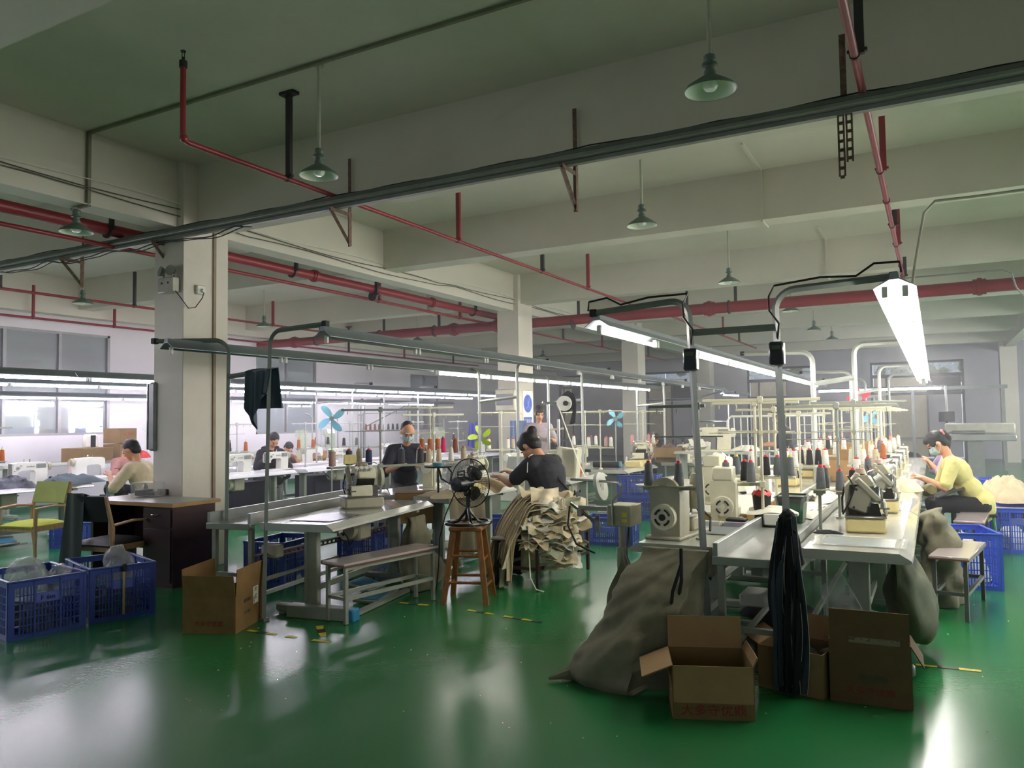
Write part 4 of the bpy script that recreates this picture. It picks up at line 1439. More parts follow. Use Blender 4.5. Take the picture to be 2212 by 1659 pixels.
# grey cutting mat, taped to the near table
t = thing('cutting_mat', 'dull grey mat taped to the nearest right-hand table', 'mat', (-0.43, 5.32, ZT + 0.003))
MB().box((0, 0, 0.001), (0.4, 0.34, 0.003)).build('mat_sheet', mat('mat_grey', (140, 148, 146), 0.4, var=0.1), t)
b = MB()
for (x, y, dx, dy) in ((-0.24, 0, 0.05, 0.42), (0.24, 0, 0.05, 0.4), (0, -0.19, 0.5, 0.04), (0, 0.2, 0.46, 0.04)):
    b.grid(lambda u, v: (x + (u - .5) * dx, y + (v - .5) * dy, 0.003 + 0.004 * abs(noise.noise(V((u * 9 + x * 9, v * 9, 1))))), 8, 8)
b.build('clear_tape', mat('clear_tape', (214, 214, 204), 0.08, var=0.1, alpha=0.5), t, smooth=60)
t = thing('cutting_mat', 'dark grey ribbed mat on the front left strip table', 'mat', (-1.42, 5.5, ZT + 0.003))
MB().box((0, 0, 0.001), (0.36, 0.42, 0.003)).build('mat_sheet', mat('mat_grey2', (120, 126, 126), 0.5, var=0.1), t)

# lamp frames -------------------------------------------------------
def arc(p, q, r, end):
    """vertical post p->q then a rounded bend towards end"""
    p, q, end = V(p), V(q), V(end)
    up = (q - p).normalized()
    d = (end - q).normalized()
    pts = [p, q - up * r]
    for k in range(1, 7):
        a = PI / 2 * k / 7
        pts.append(q - up * r * (1 - math.sin(a)) + d * r * (1 - math.cos(a)))
    pts += [q + d * r, end]
    return pts


def lamp_frame(label, a0, a1, aend, b0, b1, bend, bar, m, w=0.034, boxes=False, group='lamp frames over the lines', cables=False):
    t = thing('lamp_gantry', label, 'frame', a0, 0, group)
    o = V(a0)
    for (p, q, e) in ((a0, a1, aend), (b0, b1, bend)):
        pts = [v - o for v in arc(p, q, 0.12, e)]
        MB().tube(pts, w * 0.62, 4 if w > 0.03 else 8).build('post', m, t, smooth=60 if w <= 0.03 else 30)
        MB().box(V(e) - o, (0.045, 0.05, 0.05), 0.004).build('end_cap', M_DARK, t)
        MB().box(V(p) - o + V((0, 0, 0.012)), (0.06, 0.06, 0.024)).build('foot_plate', m, t)
    pa = V(a0) + (V(a1) - V(a0)) * bar
    pb = V(b0) + (V(b1) - V(b0)) * bar
    MB().tube([pa - o, pb - o], w * 0.62, 4).build('crossbar', m, t)
    if boxes:
        for (p, q, f_) in ((a0, a1, 0.83), (b0, b1, 0.835)):
            c = V(p) + (V(q) - V(p)) * f_ - o
            s = MB().box(c + V((0, -0.02, 0)), (0.085, 0.07, 0.14), 0.01).build('switch_box', mat('switch_black', (40, 44, 52), 0.3), t)
            MB().box(c + V((0, -0.058, 0.035)), (0.05, 0.004, 0.025)).build('switch_label', mat('switch_label', (74, 92, 66), 0.5), s)
        for (p, q, e) in ((a0, a1, aend), (b0, b1, bend)):
            q_, e_ = V(q) - o, V(e) - o
            pp = V(p) + (V(q) - V(p)) * 0.86 - o
            d = (e_ - q_)
            MB().tube([pp, pp + V((0.02, -0.03, 0.12)), pp + V((-0.035, -0.03, 0.2)), q_ + V((-0.03, -0.02, -0.03)), q_ + V((0, 0, 0.035)), q_ + d * 0.4 + V((0, 0, 0.05)), q_ + d * 0.7 + V((0, 0, 0.03)), q_ + d * 0.85 + V((0, 0, 0.09)), q_ + d * 1.05 + V((0, 0, 0.08)), q_ + d * 1.06 + V((0, 0, 0.02))], 0.007, 6).build('cable', M_DARK, t)
    return t


lamp_frame('dark grey lamp frame at the near end of the right line, two black switch boxes', (-1.22, 4.7, 0), (-1.35, 4.86, 2.31), (-2.0, 4.86, 2.27), (-0.745, 4.72, 0), (-0.82, 4.86, 2.31), (-0.17, 4.86, 2.335), 0.905, M_POST, boxes=True)
lamp_frame('grey lamp frame at the near end of the centre line, dark cloth on it', (-4.70, 4.5, 0), (-4.82, 4.68, 2.32), (-4.2, 4.66, 2.335), (-5.27, 4.62, 0), (-5.33, 4.7, 2.28), (-5.9, 4.4, 2.28), 0.86, M_POST)
for i, (y, la) in enumerate(((9.3, 'nearest'), (13.9, 'middle'), (17.0, 'farthest'))):
    lamp_frame('light grey lamp frame further along the right line, %s of three' % la, (-1.178, y, 0), (-1.178, y, 2.28), (-1.95, y, 2.3), (-0.763, y + 0.2, 0), (-0.763, y + 0.2, 2.36), (-0.15, y + 0.2, 2.36), 0.84, M_LPOST, w=0.04 if i else 0.045)
for i, (y, la) in enumerate(((8.8, 'nearest'), (10.9, 'middle'), (15.0, 'farthest'))):
    lamp_frame('light grey lamp frame further along the centre line, %s of three' % la, (-5.27, y, 0), (-5.27, y, 2.26), (-5.75, y, 2.2), (-4.7, y, 0), (-4.7, y, 2.32), (-4.25, y, 2.3), 0.8, M_LPOST)
for i, (x, y, la) in enumerate(((-9.75, 4.4, 'nearest'), (-9.7, 11.5, 'second'), (-9.6, 13.5, 'farthest'))):
    lamp_frame('white lamp frame over the left line, %s of three' % la, (x, y, 0), (x, y, 2.3), (x + 0.45, y, 2.28), (x - 0.9, y, 0), (x - 0.9, y, 2.3), (x - 1.4, y, 2.28), 0.85, M_LPOST)
for i, (y, la) in enumerate(((5.0, 'near'), (11.0, 'middle'), (17.5, 'far'))):
    lamp_frame('thin white lamp frame by the windowed wall, %s one' % la, (-14.3, y, 0), (-14.3, y, 2.22), (-13.7, y, 2.2), (-14.55, y, 0), (-14.55, y, 2.22), (-14.4, y, 2.22), 0.8, M_LPOST, w=0.03)
lamp_frame('curved chrome frame in the far middle, left of the far short lamp', (-5.6, 20.9, 0), (-5.6, 20.9, 2.1), (-4.9, 20.9, 2.28), (-5.0, 21.8, 0), (-5.0, 21.8, 2.05), (-4.8, 21.8, 2.25), 0.7, M_CHROME, w=0.03)

# dark cloth hung over the crossbar of the centre frame
t = thing('hung_cloth', 'dark navy cloth hung over the bar of the centre lamp frame', 'cloth', (-4.93, 4.68, 2.0))
def hung(u, v):
    x = -0.13 + 0.3 * u
    fold = 0.022 * math.sin(u * 15 + 1.2 * v) + 0.012 * math.sin(u * 31)
    if v < 0.5:
        s = (0.5 - v) * 2
        lo = 0.26 + 0.28 * max(0, 1 - abs(u - 0.34) * 2.6) - 0.05 * u
        return (x * (1 - 0.25 * s) - 0.02 * s + 0.03 * s * u, -0.035 - fold * (0.3 + s) - 0.012, 0.02 - lo * s)
    s = (v - 0.5) * 2
    return (x + 0.06 * s * u, 0.035 + fold * (0.3 + s), 0.02 - 0.34 * s)
MB().grid(hung, 34, 24, 0.003).build('cloth_folds', mat('hung_navy', (82, 96, 110), 0.85, var=0.12, bump=0.2, bscale=150), t, smooth=80)

# machines ----------------------------------------------------------
place('over_g', overlock(), (-0.44, 5.9, ZT), PI / 2 + 0.1, 'grey overlock machine on a cream box, nearest on the right table', 'sewing machine')
place('over_g', None, (-0.4, 7.15, ZT), PI / 2, 'second overlock machine on a cream box, just behind the nearest one at the right', 'sewing machine')
GM = 'cream lockstitch machines of the right line'
for i, y in enumerate((8.55, 9.65, 10.9, 12.2, 13.6)):
    place('lock_b', lockstitch(badge=True), (-0.42, y, ZT), PI / 2, 'cream lockstitch machine with a blue badge, %s of the row on the right strip' % ('first', 'second', 'third', 'fourth', 'farthest')[i], 'sewing machine', GM)
place('inter_d', interlock(M_GREEN_EN), (-1.55, 5.2, ZT), -PI / 2 - 0.1, 'grey interlock machine with a domed top and slotted wheel, at the front', 'sewing machine', sc=1.12)
place('inter_c', interlock(M_CREAM, False), (-1.42, 6.05, ZT), -PI / 2 + 0.1, 'cream machine with a slotted wheel behind the front interlock machine', 'sewing machine')
place('inter_c', None, (-1.72, 7.0, 0.8), -PI / 2, 'white machine with a vented round cover on the wooden-edged table', 'sewing machine')
place('lock_w', lockstitch(M_WHITE), (-1.5, 8.1, ZT), -PI / 2, 'white machine on the left strip just beyond the wooden-edged table', 'sewing machine')
for i, y in enumerate((9.4, 10.8, 12.3)):
    place('over_c', overlock(M_BASEBOX, M_CREAM), (-1.5, y, ZT), -PI / 2, 'cream overlock machine on the left strip, %s from the lamp post' % ('first', 'second', 'third')[i], 'sewing machine')

# fabric puller box on the table end
t = thing('puller_box', 'grey control box with black cable on a post clamped to the front table', 'machine attachment', (-1.9, 5.05, ZT - 0.1))
MB().cyl((0, 0, -0.1), (0, 0, 0.16), 0.022, n=12).box((0, 0, -0.08), (0.06, 0.06, 0.2), 0.005).cyl((0.0, -0.02, -0.17), (0.0, -0.02, -0.3), 0.01, n=8).build('clamp_post', M_GREEN_EN, t)
b = MB().box((0.02, 0, 0.24), (0.17, 0.22, 0.14), 0.006).build('casing', mat('casing_grey', (172, 168, 142), 0.45), t)
MB().box((0.06, -0.112, 0.25), (0.035, 0.003, 0.03)).box((0.06, -0.112, 0.21), (0.035, 0.003, 0.02)).build('warning_label', M_YEL, b)
MB().box((-0.2, 0.02, 0.27), (0.24, 0.05, 0.03)).box((-0.3, 0.02, 0.24), (0.03, 0.12, 0.05)).cyl((-0.38, 0, 0.3), (-0.2, 0.0, 0.18), 0.012, n=8).box((-0.2, 0.05, 0.16), (0.03, 0.01, 0.12)).build('arm', M_STEEL, t)
MB().tube([(-0.02, -0.12, 0.18), (-0.02, -0.12, 0.34), (0.04, -0.1, 0.4), (0.04, -0.1, 0.44), (0.0, -0.06, 0.46), (-0.2, 0.04, 0.46), (-0.42, 0.1, 0.46)], 0.009, 8).build('bent_rod', M_STEEL, t)
MB().lathe([(0.1, -0.012), (0.1, 0.012), (0.03, 0.012), (0.03, -0.012)], 24, Matrix.Translation((-0.17, 0.05, 0.42)) @ Matrix.Rotation(PI / 2 - 0.2, 4, 'Y')).cyl((-0.185, 0.05, 0.42), (-0.155, 0.05, 0.42), 0.03, n=12).build('reel', mat('reel_clear', (196, 198, 186), 0.3, alpha=0.7), t)
MB().tube([(0.06, -0.02, 0.18), (0.08, -0.1, 0.1), (0.1, -0.2, 0.0), (0.18, -0.3, -0.08), (0.32, -0.36, -0.14), (0.42, -0.3, -0.2)], 0.008, 6).tube([(-0.38, -0.02, 0.28), (-0.36, -0.1, 0.16), (-0.28, -0.14, 0.04), (-0.16, -0.1, -0.02)], 0.007, 6).build('cable', M_DARK, t)

# thread stands with their cones -------------------------------------
def stand(key, label, loc, rz, plates, cones, h=0.85, zt=0.33, arm=0.3, disc=True, dark=False, where='', plate_r=0.07, ch=0.165, m=None, arm_r=None):
    t = place('st_%s' % key, thread_stand(h, zt, plates, arm, m, plate_r, disc, dark, arm_r), loc, rz, label, 'thread stand', 'thread stands')
    c, s = math.cos(rz), math.sin(rz)
    for i, (p, cn) in enumerate(zip(plates, cones)):
        if not cn:
            continue
        put_cone(cn[0], cn[1], (loc[0] + c * p[0] - s * p[1], loc[1] + s * p[0] + c * p[1], loc[2] + zt + 0.006), '%s on %s' % (('first', 'second', 'third', 'fourth', 'fifth', 'sixth')[i], where), h=ch, fat=len(cn) > 2)
    return t


P2 = ((-0.33, 0), (-0.13, 0))
stand('a', 'tall dark thread stand rising beside the front frame post', (-1.36, 5.05, ZT), 0.12, P2, (('grey', 'red'), ('grey', 'red')), 0.9, 0.34, 0.32, dark=True, arm_r=0.05, where='the tall dark stand', plate_r=0.09)
P2b = ((-0.26, 0), (-0.12, 0.1), (-0.08, -0.02))
stand('b', 'cream thread stand with a long sloping arm behind the front post', (-1.14, 6.0, ZT), 0.25, P2b, (('grey', 'red'), ('black', 'red'), ('grey', 'red')), 0.95, 0.3, 0.42, where='the stand just behind the front post', m=M_PLATE)
P4 = ((-0.16, 0), (0.08, 0.0), (0.17, 0.0), (0.27, 0.0))
stand('c', 'cream thread stand carrying black and grey cones between the two frame posts', (-1.3, 6.6, 0.8), 0.0, P4, (('grey', 'yellow'), ('black', 'red'), ('grey', 'red'), ('grey', 'yellow')), 0.9, 0.27, 0.35, where='the stand between the frame posts', disc=False, m=M_PLATE)
stand('c2', 'cream thread stand with two white cones over the wooden-edged table', (-1.3, 7.5, 0.8), 0.0, ((-0.22, 0), (0.1, 0), (0.16, 0.05)), (('white', 'red'), ('white', 'red'), ('white', 'red')), 0.85, 0.28, 0.35, where='the stand over the wooden-edged table', disc=False, m=M_PLATE)
stand('d', 'cream thread stand with three black cones right of the right post', (-1.2, 8.3, ZT), 0.0, ((0.0, 0.07), (0.09, 0), (0.17, 0.02), (0.24, 0.0)), (('black', 'red'), ('black', 'red'), ('black', 'red'), ('white', 'red')), 0.85, 0.3, 0.3, where='the stand right of the right post', disc=False, m=M_PLATE)
for i, (x, y, cs) in enumerate(((-1.15, 9.9, ('white', 'white', 'white')), (-1.2, 11.4, ('white', 'black', 'white')), (-1.25, 13.0, ('white', 'white', 'grey')))):
    stand('e', 'cream thread stand with a white header beam, %s along the left strip' % ('first', 'second', 'third')[i], (x, y, ZT), 0.1, ((-0.18, 0), (-0.08, 0), (0.12, 0)), [(c, 'red') for c in cs], 0.95, 0.33, 0.3, where='the %s header-beam stand' % ('near', 'middle', 'far')[i], disc=False, m=M_PLATE)
stand('f', 'thread stand with two big plates over the near right overlock', (-0.66, 6.5, ZT), 0.0, ((0.02, -0.12), (0.24, -0.12), (0.1, 0.0)), (('grey', 'red'), ('grey', 'red'), ('black', 'red')), 0.9, 0.22, 0.42, where='the two-plate stand over the near overlock', plate_r=0.09)
stand('f', 'thread stand with white cones behind the near right overlock', (-0.62, 7.5, ZT + 0.04), 0.0, ((0.02, -0.12), (0.24, -0.12), (0.1, 0.0)), (('white', 'red', 1), ('white', 'red', 1), ('grey', 'red')), where='the white-cone stand behind the near overlock', h=0.9, zt=0.22, arm=0.42, plate_r=0.09)
stand('g', 'short stand with a single plate on the near right table', (-0.71, 5.75, ZT), 0.0, ((0.0, 0.0),), (None,), 0.34, 0.28, 0.01, where='the short stand')
put_cone('grey', 'red', (-0.70, 5.75, ZT + 0.29), 'front one on the short single-plate stand')
put_cone('darkgrey', 'red', (-0.69, 5.86, ZT + 0.28), 'back one behind the short single-plate stand')
for i, (y, cs) in enumerate(((8.5, ('white', 'white', 'beige')), (9.8, ('white', 'white', 'orange')), (11.2, ('white', 'grey', 'white')), (12.6, ('white', 'white', 'white')), (14.2, ('white', 'pink', 'white')))):
    stand('h', 'cream thread stand behind the blue-badge machines, %s in the row' % ('first', 'second', 'third', 'fourth', 'fifth')[i], (-0.72, y, ZT), 0.0, ((-0.02, 0.06), (0.09, 0.0), (0.2, 0.05)), [(c, 'yellow' if c == 'white' else 'red') for c in cs], 0.9, 0.3, 0.36, where='the %s stand behind the blue-badge machines' % ('first', 'second', 'third', 'fourth', 'fifth')[i], disc=False, m=M_PLATE)
put_cone('darkgrey', 'none', tuple(atz(1434, 1160, ZT)), 'standing tall on the front table corner before the interlock machine', h=0.235, fat=True)
t = thing('foot_weight', 'round black base plate at the corner of the front table', 'weight', tuple(atz(1470, 1158, ZT)))
MB().lathe([(0.06, 0), (0.065, 0.01), (0.06, 0.022), (0.02, 0.026)], 24).build('disc', M_DARK, t)

# small things in the tray ------------------------------------------
t = thing('plastic_bin', 'dark green plastic basket lined with a black bag in the tray', 'basket', tuple(atz(1712, 1125, 0.745)))
b = MB()
b.loft([[(x * (0.085 + 0.018 * z), y * (0.115 + 0.018 * z), 0.19 * z) for x, y in ((-1, -0.8), (-0.8, -1), (0.8, -1), (1, -0.8), (1, 0.8), (0.8, 1), (-0.8, 1), (-1, 0.8))] for z in (0, 0.5, 1)])
b.build('bin_body', mat('bin_green', (40, 84, 62), 0.3), t, smooth=20)
b = MB()
pr = [(-1, -0.8), (-0.8, -1), (0, -1.02), (0.8, -1), (1, -0.8), (1.02, 0), (1, 0.8), (0.8, 1), (0, 1.02), (-0.8, 1), (-1, 0.8), (-1.02, 0)]
b.loft([[(x * 0.108, y * 0.138, 0.15 + 0.01 * math.sin(7 * x + 5 * y)) for x, y in pr], [(x * 0.112, y * 0.142, 0.192) for x, y in pr], [(x * 0.1, y * 0.128, 0.2 + 0.004 * math.sin(9 * y)) for x, y in pr], [(x * 0.09, y * 0.118, 0.185) for x, y in pr], [(x * 0.06, y * 0.08, 0.1) for x, y in pr]])
b.build('bag_liner', mat('bin_bag_black', (26, 28, 34), 0.15, var=0), t)
t = thing('plastic_bin', 'tall black waste cup with a red crumpled top, beside the wooden-edged table', 'bin', (-1.17, 6.12, ZT))
MB().lathe([(0.055, 0), (0.07, 0.2), (0.072, 0.205)], 20).build('bin_body', M_DARK, t)
MB().grid(lambda u, v: ((0.075 - 0.02 * v) * math.cos(2 * PI * u), (0.075 - 0.02 * v) * math.sin(2 * PI * u), 0.2 + 0.03 * v + 0.008 * math.sin(u * 40)), 20, 4, 0.002).lathe([(0.0, 0.205), (0.06, 0.215), (0.068, 0.2)], 14, cap=False).build('red_liner', mat('red_bag', (204, 56, 62), 0.4), t)
t = thing('lidded_tub', 'white basket with a flattened sheet on it, left of the green bin', 'tub', (-1.03, 6.05, 0.745))
MB().box((0, 0, 0.05), (0.2, 0.22, 0.09), 0.01).build('tub_body', M_WHITE, t)
sheet(t, 'cloth_cover', M_LINING, (-0.05, 0, 0.11), 0.36, 0.2, 0.1, 0.02, 4)
t = thing('lidded_tub', 'low grey tray of black parts on the front left strip', 'tub', (-1.28, 5.75, ZT))
MB().box((0, 0, 0.02), (0.16, 0.12, 0.04), 0.006).build('tub_body', mat('lilac_grey', (150, 146, 156), 0.5), t)
MB().box((0, 0, 0.05), (0.14, 0.1, 0.02), 0.004).build('contents', M_DARK, t)
t = thing('small_box', 'small pale block beside the low grey tray', 'box', (-1.45, 5.72, ZT))
MB().box((0, 0, 0.02), (0.13, 0.07, 0.035), 0.003).build('block', M_LAM, t)
cloth_heap('cloth_pile', 'loose pile of white and dark cut pieces in the tray beyond the green bin', 'cloth pile', (-0.96, 6.95, 0.745), 0.17, 0.5, 0.07, M_LINING, 3, flaps=10, m2=M_BLACKC)
cloth_heap('cloth_pile', 'pile of white and pink cut pieces further along the tray', 'cloth pile', (-0.96, 8.3, 0.745), 0.16, 0.6, 0.1, M_LINING, 5, flaps=9, m2=mat('pink_cloth', (226, 182, 186), 0.8))
cloth_heap('scraps', 'few dark scraps around the foot of the short stand', 'scraps', (-0.66, 5.65, ZT), 0.09, 0.05, 0.02, M_BLACKC, 8, flaps=3)

# black strip bundle tied to the right post ---------------------------
t = thing('strip_bundle', 'bundle of long black trimmed strips tied to the right frame post', 'strips', (-0.745, 4.62, 0.9))
for k in range(26):
    a = rnd(-1, 1)
    L = rnd(0.75, 1.12) if k > 3 else rnd(1.02, 1.2)
    x0, y0 = a * 0.035, rnd(-0.035, 0.0)
    w = rnd(0.01, 0.02)
    ph = rnd(0, 6)
    tw = rnd(-0.8, 0.8)
    b = MB()
    zt_ = rnd(0.0, 0.1)
    top = zt_
    zb = max(top - L, -0.9 + 0.02)

    def cen(v):
        s = min(1, v * 2.2)
        z = top + (zb - top) * v
        return V((x0 + a * 0.075 * s * (1 - 0.6 * v) + 0.012 * math.sin(6 * v + ph), y0 - 0.05 * math.sin(min(1, v * 1.5) * PI) * abs(a) - 0.012 + 0.01 * math.cos(5 * v + ph) - 0.02 * v, z))

    def fn(u, v):
        c = cen(v)
        ang = tw + 0.8 * math.sin(3 * v + ph)
        return c + V(((u - 0.5) * 2 * w * math.cos(ang), (u - 0.5) * 2 * w * math.sin(ang), 0))
    b.grid(fn, 1, 16, 0.0025)
    s = b.build('strip', M_BLACKC if k % 3 else mat('strip_slate', (46, 54, 66), 0.7), t, smooth=60)
    if k % 2 == 0:
        MB().tube([fn(1.02, v / 16) for v in range(17)], 0.0022, 4).build('pale_edging', mat('edging', (176, 172, 160), 0.7), s)
remeshed('knot', [('e', V((0, -0.01, 0.04)), (0.055, 0.05, 0.1), Matrix.Identity(3)), ('c', V((0.03, -0.03, 0.0)), V((0.06, -0.02, -0.16)), 0.035, 0.03), ('c', V((-0.03, -0.03, 0.0)), V((-0.07, -0.02, -0.14)), 0.03, 0.028)], M_BLACKC, t, 0.009, wrinkle=0.008, wsc=22)

# ================================================================== FRONT SACK
t = thing('fabric_sack', 'big slumped olive grey sack at the front, hung from the front table', 'sack', (0, 0, 0))
cs = [(-1.6, 4.42, 0.0, 0.4, 0.24), (-1.58, 4.42, 0.06, 0.44, 0.29), (-1.55, 4.44, 0.16, 0.41, 0.3), (-1.53, 4.47, 0.27, 0.355, 0.26), (-1.51, 4.51, 0.38, 0.305, 0.21), (-1.49, 4.56, 0.5, 0.275, 0.15), (-1.475, 4.62, 0.61, 0.255, 0.1), (-1.46, 4.68, 0.7, 0.24, 0.06), (-1.45, 4.7, 0.75, 0.235, 0.03)]
def sackfold(p):
    dx, dz = p.x + 1.27, 0.78 - p.z
    th = math.atan2(dx, dz)
    r = math.hypot(dx, dz)
    k = min(1, r * 1.6) * (1 if p.z > 0.1 else p.z * 10)
    return k * (0.075 * (noise.ridged_multi_fractal(V((th * 3.2 + 0.6 * r, r * 0.8, 2)), 0.9, 2.1, 3, 0.9, 2.0) - 1.1) + 0.05 * noise.noise(V((th * 4, r * 1.5, 2)))) + 0.012 * noise.noise(p * 11)
_ck = lambda p: V((p.x, max(p.y, 4.42 - 0.12 * max(0, min(1, (-1.25 - p.x) / 0.3))) if p.z < 0.5 and p.x > -1.52 else p.y, p.z))
rings = [[(lambda q, c: q + (V((q.x, q.y, 0)) - V((c[0], c[1], 0))).normalized() * sackfold(q))(V(p), c) for p in r] for r, c in zip(lofted([c[:5] for c in dense(cs, 6)], 72), dense(cs, 6))]
MB().loft([[_ck(p) for p in r] for r in rings]).build('sack_body', M_SACK, t, smooth=80)
# draped mouth of the sack, hanging from two table corners in a swag
def swag(u, v):
    x = -1.78 + 0.4 * u
    sag = 0.3 * math.sin(PI * u) ** 0.8
    top = 0.74 - sag
    z = top + (0.22 - top) * v if v > 0 else top
    y = 4.69 - 0.12 * math.sin(PI * u) - 0.2 * v + 0.025 * math.sin(10 * u + 4 * v)
    return (x - 0.06 * v * (1 - u) + 0.02 * math.sin(9 * v), y, z)
MB().grid(swag, 24, 18, 0.004).build('sack_mouth', M_SACKD, t, smooth=80)
MB().tube([(-1.93, 4.3, 0.05), (-2.0, 4.24, 0.035), (-2.06, 4.2, 0.02)], [0.05, 0.025, 0.008], 8).build('tied_corner', M_SACK, t)
MB().tube([(-1.34, 4.54, 0.78), (-1.33, 4.5, 0.6), (-1.35, 4.44, 0.42), (-1.38, 4.42, 0.4), (-1.36, 4.42, 0.55), (-1.32, 4.47, 0.7)], 0.011, 6).build('tie_strap', M_BLACKC, t)

# ================================================================== CARTONS IN FRONT
p0, p1 = atz(1455, 1552, 0), atz(1631, 1558, 0)
d = p1 - p0
rz = math.atan2(d.y, d.x)
lx = d.length
c = p0 + d / 2 + V((-math.sin(rz), math.cos(rz), 0)) * 0.17
open_box = place('cartonA', carton(lx, 0.34, 0.27, dict(back=(6, 0.17), left=(112, 0.17), front=(178, 0.185), right=(25, 0.05)), m=mat('cardboard_light', (122, 98, 58), 0.85, var=0.1, scale=5, bump=0.1, bscale=90), flapm=mat('cardboard_inner', (160, 128, 88), 0.85, var=0.08, scale=5, bump=0.1, bscale=90)), (c.x, c.y, 0), rz, 'open brown cardboard box at the front with its flap folded down over red stamped characters', 'box')
M_STAMP = mat('red_stamp', (140, 44, 36), 0.8, var=0.2)
text(open_box, 'red_stamp', '大多守优鼎', 0.058, M_STAMP, (0, -0.34 / 2 - 0.0045, 0.045), (PI / 2, 0, 0), sx=1.15)
p0, p1 = atz(1795, 1512, 0), atz(1972, 1536, 0)
d = p1 - p0
rz = math.atan2(d.y, d.x)
c = p0 + d / 2 + V((-math.sin(rz), math.cos(rz), 0)) * 0.13
bx = place('cartonB', carton(d.length, 0.26, 0.33, dict(front=(2, 0.17), right=(150, 0.12)), m=M_CARDD), (c.x, c.y, 0), rz, 'dark brown cardboard box at the front right with a tall raised flap', 'box')
text(bx, 'red_stamp', '大多守优鼎', 0.045, M_STAMP, (0, -0.13 - 0.0045, 0.07), (PI / 2, 0, 0), sx=1.1)
text(bx, 'green_print', '精品服饰', 0.035, mat('green_stamp', (62, 82, 66), 0.8), (0.02, -0.13 - 0.0045, 0.14), (PI / 2, 0, 0))
MB().grid(lambda u, v: (-0.1 + 0.25 * u, -0.134 - 0.002 * noise.noise(V((u * 30, v * 9, 0))), 0.325 + 0.03 * v), 20, 4, 0.0).build('clear_tape', mat('box_tape', (190, 180, 160), 0.05, var=0, alpha=0.35), bx)
p0, p1 = atz(1640, 1482, 0), atz(1779, 1512, 0)
d = p1 - p0
rz = math.atan2(d.y, d.x)
c = p0 + d / 2 + V((-math.sin(rz), math.cos(rz), 0)) * 0.15
place('cartonC', carton(d.length, 0.3, 0.24, dict(left=(60, 0.1), back=(12, 0.14))), (c.x, c.y, 0), rz, 'dark cardboard box of scraps behind the hanging black strips', 'box')
cloth_heap('scraps', 'black scraps heaped in the box behind the hanging strips', 'scraps', (c.x, c.y, 0.02), 0.17, 0.12, 0.25, M_BLACKC, 9, rz=rz, flaps=8, m2=mat('scrap_rose', (130, 108, 104), 0.8))
t = thing('plastic_bag', 'crumpled clear bag standing behind the front right box', 'bag', (-0.5, 5.0, 0))
MB().loft(lofted(dense([(0, 0, 0.0, 0.12, 0.1), (0, 0, 0.15, 0.16, 0.13), (0.0, 0, 0.32, 0.13, 0.1), (0.04, 0, 0.42, 0.17, 0.06), (0.08, 0, 0.45, 0.2, 0.02)], 4), 26, folds=6, amp=0.1, seed=2, namp=0.05, nscale=9)).build('bag_film', M_BAG, t, smooth=50)
# sacks under the near right table
t = thing('fabric_sack', 'dark green sack hanging under the near right table', 'sack', (-0.2, 5.75, 0))
MB().loft([[V((p.x, p.y, max(p.z, 0.01))) for p in r] for r in lofted(dense([(0.03, 0, 0.12, 0.1, 0.22), (0.04, 0, 0.2, 0.15, 0.34), (0.02, 0, 0.4, 0.13, 0.42), (-0.01, 0, 0.58, 0.07, 0.46), (-0.03, 0, 0.69, 0.03, 0.48)], 5), 30, folds=4, amp=0.05, seed=4, namp=0.05)]).build('sack_body', M_SACKD, t, smooth=80)
t = thing('fabric_sack', 'lumpy dark sack bulging at the edge of the near right table, behind the bench', 'sack', (0.0, 7.35, 0))
MB().loft([[V((p.x, p.y, max(p.z, 0.004))) for p in r] for r in lofted(dense([(0, 0, 0.0, 0.14, 0.2), (0, 0, 0.12, 0.16, 0.24), (0.0, 0, 0.32, 0.13, 0.2), (0.0, 0, 0.5, 0.14, 0.22), (-0.02, 0, 0.66, 0.12, 0.2), (-0.05, 0.0, 0.75, 0.05, 0.12)], 5), 28, folds=5, amp=0.09, seed=5, namp=0.08, nscale=6)]).build('sack_body', M_SACK, t, smooth=80)
t = thing('grey_duct', 'grey conduit rail sloping under the tray of the right line', 'duct', (-1.0, 6.2, 0.45))
MB().box((0, 0, 0), (0.07, 2.4, 0.06), rx=-0.12).build('duct_body', M_FRAME, t)
MB().box((-0.05, -1.0, -0.06), (0.16, 0.24, 0.08), 0.01).build('power_box', M_WHITE, t)
for i, (x, y) in enumerate(((-1.0, 5.3), (-1.1, 6.3))):
    cloth_heap('scraps', ('scraps heaped on the floor under the front of the tray', 'dark scraps heaped farther back under the tray')[i], 'scraps', (x, y, 0.0), 0.25, 0.35, 0.14, M_BLACKC if i else M_SACKD, 11 + i, flaps=5, m2=M_CANVAS)

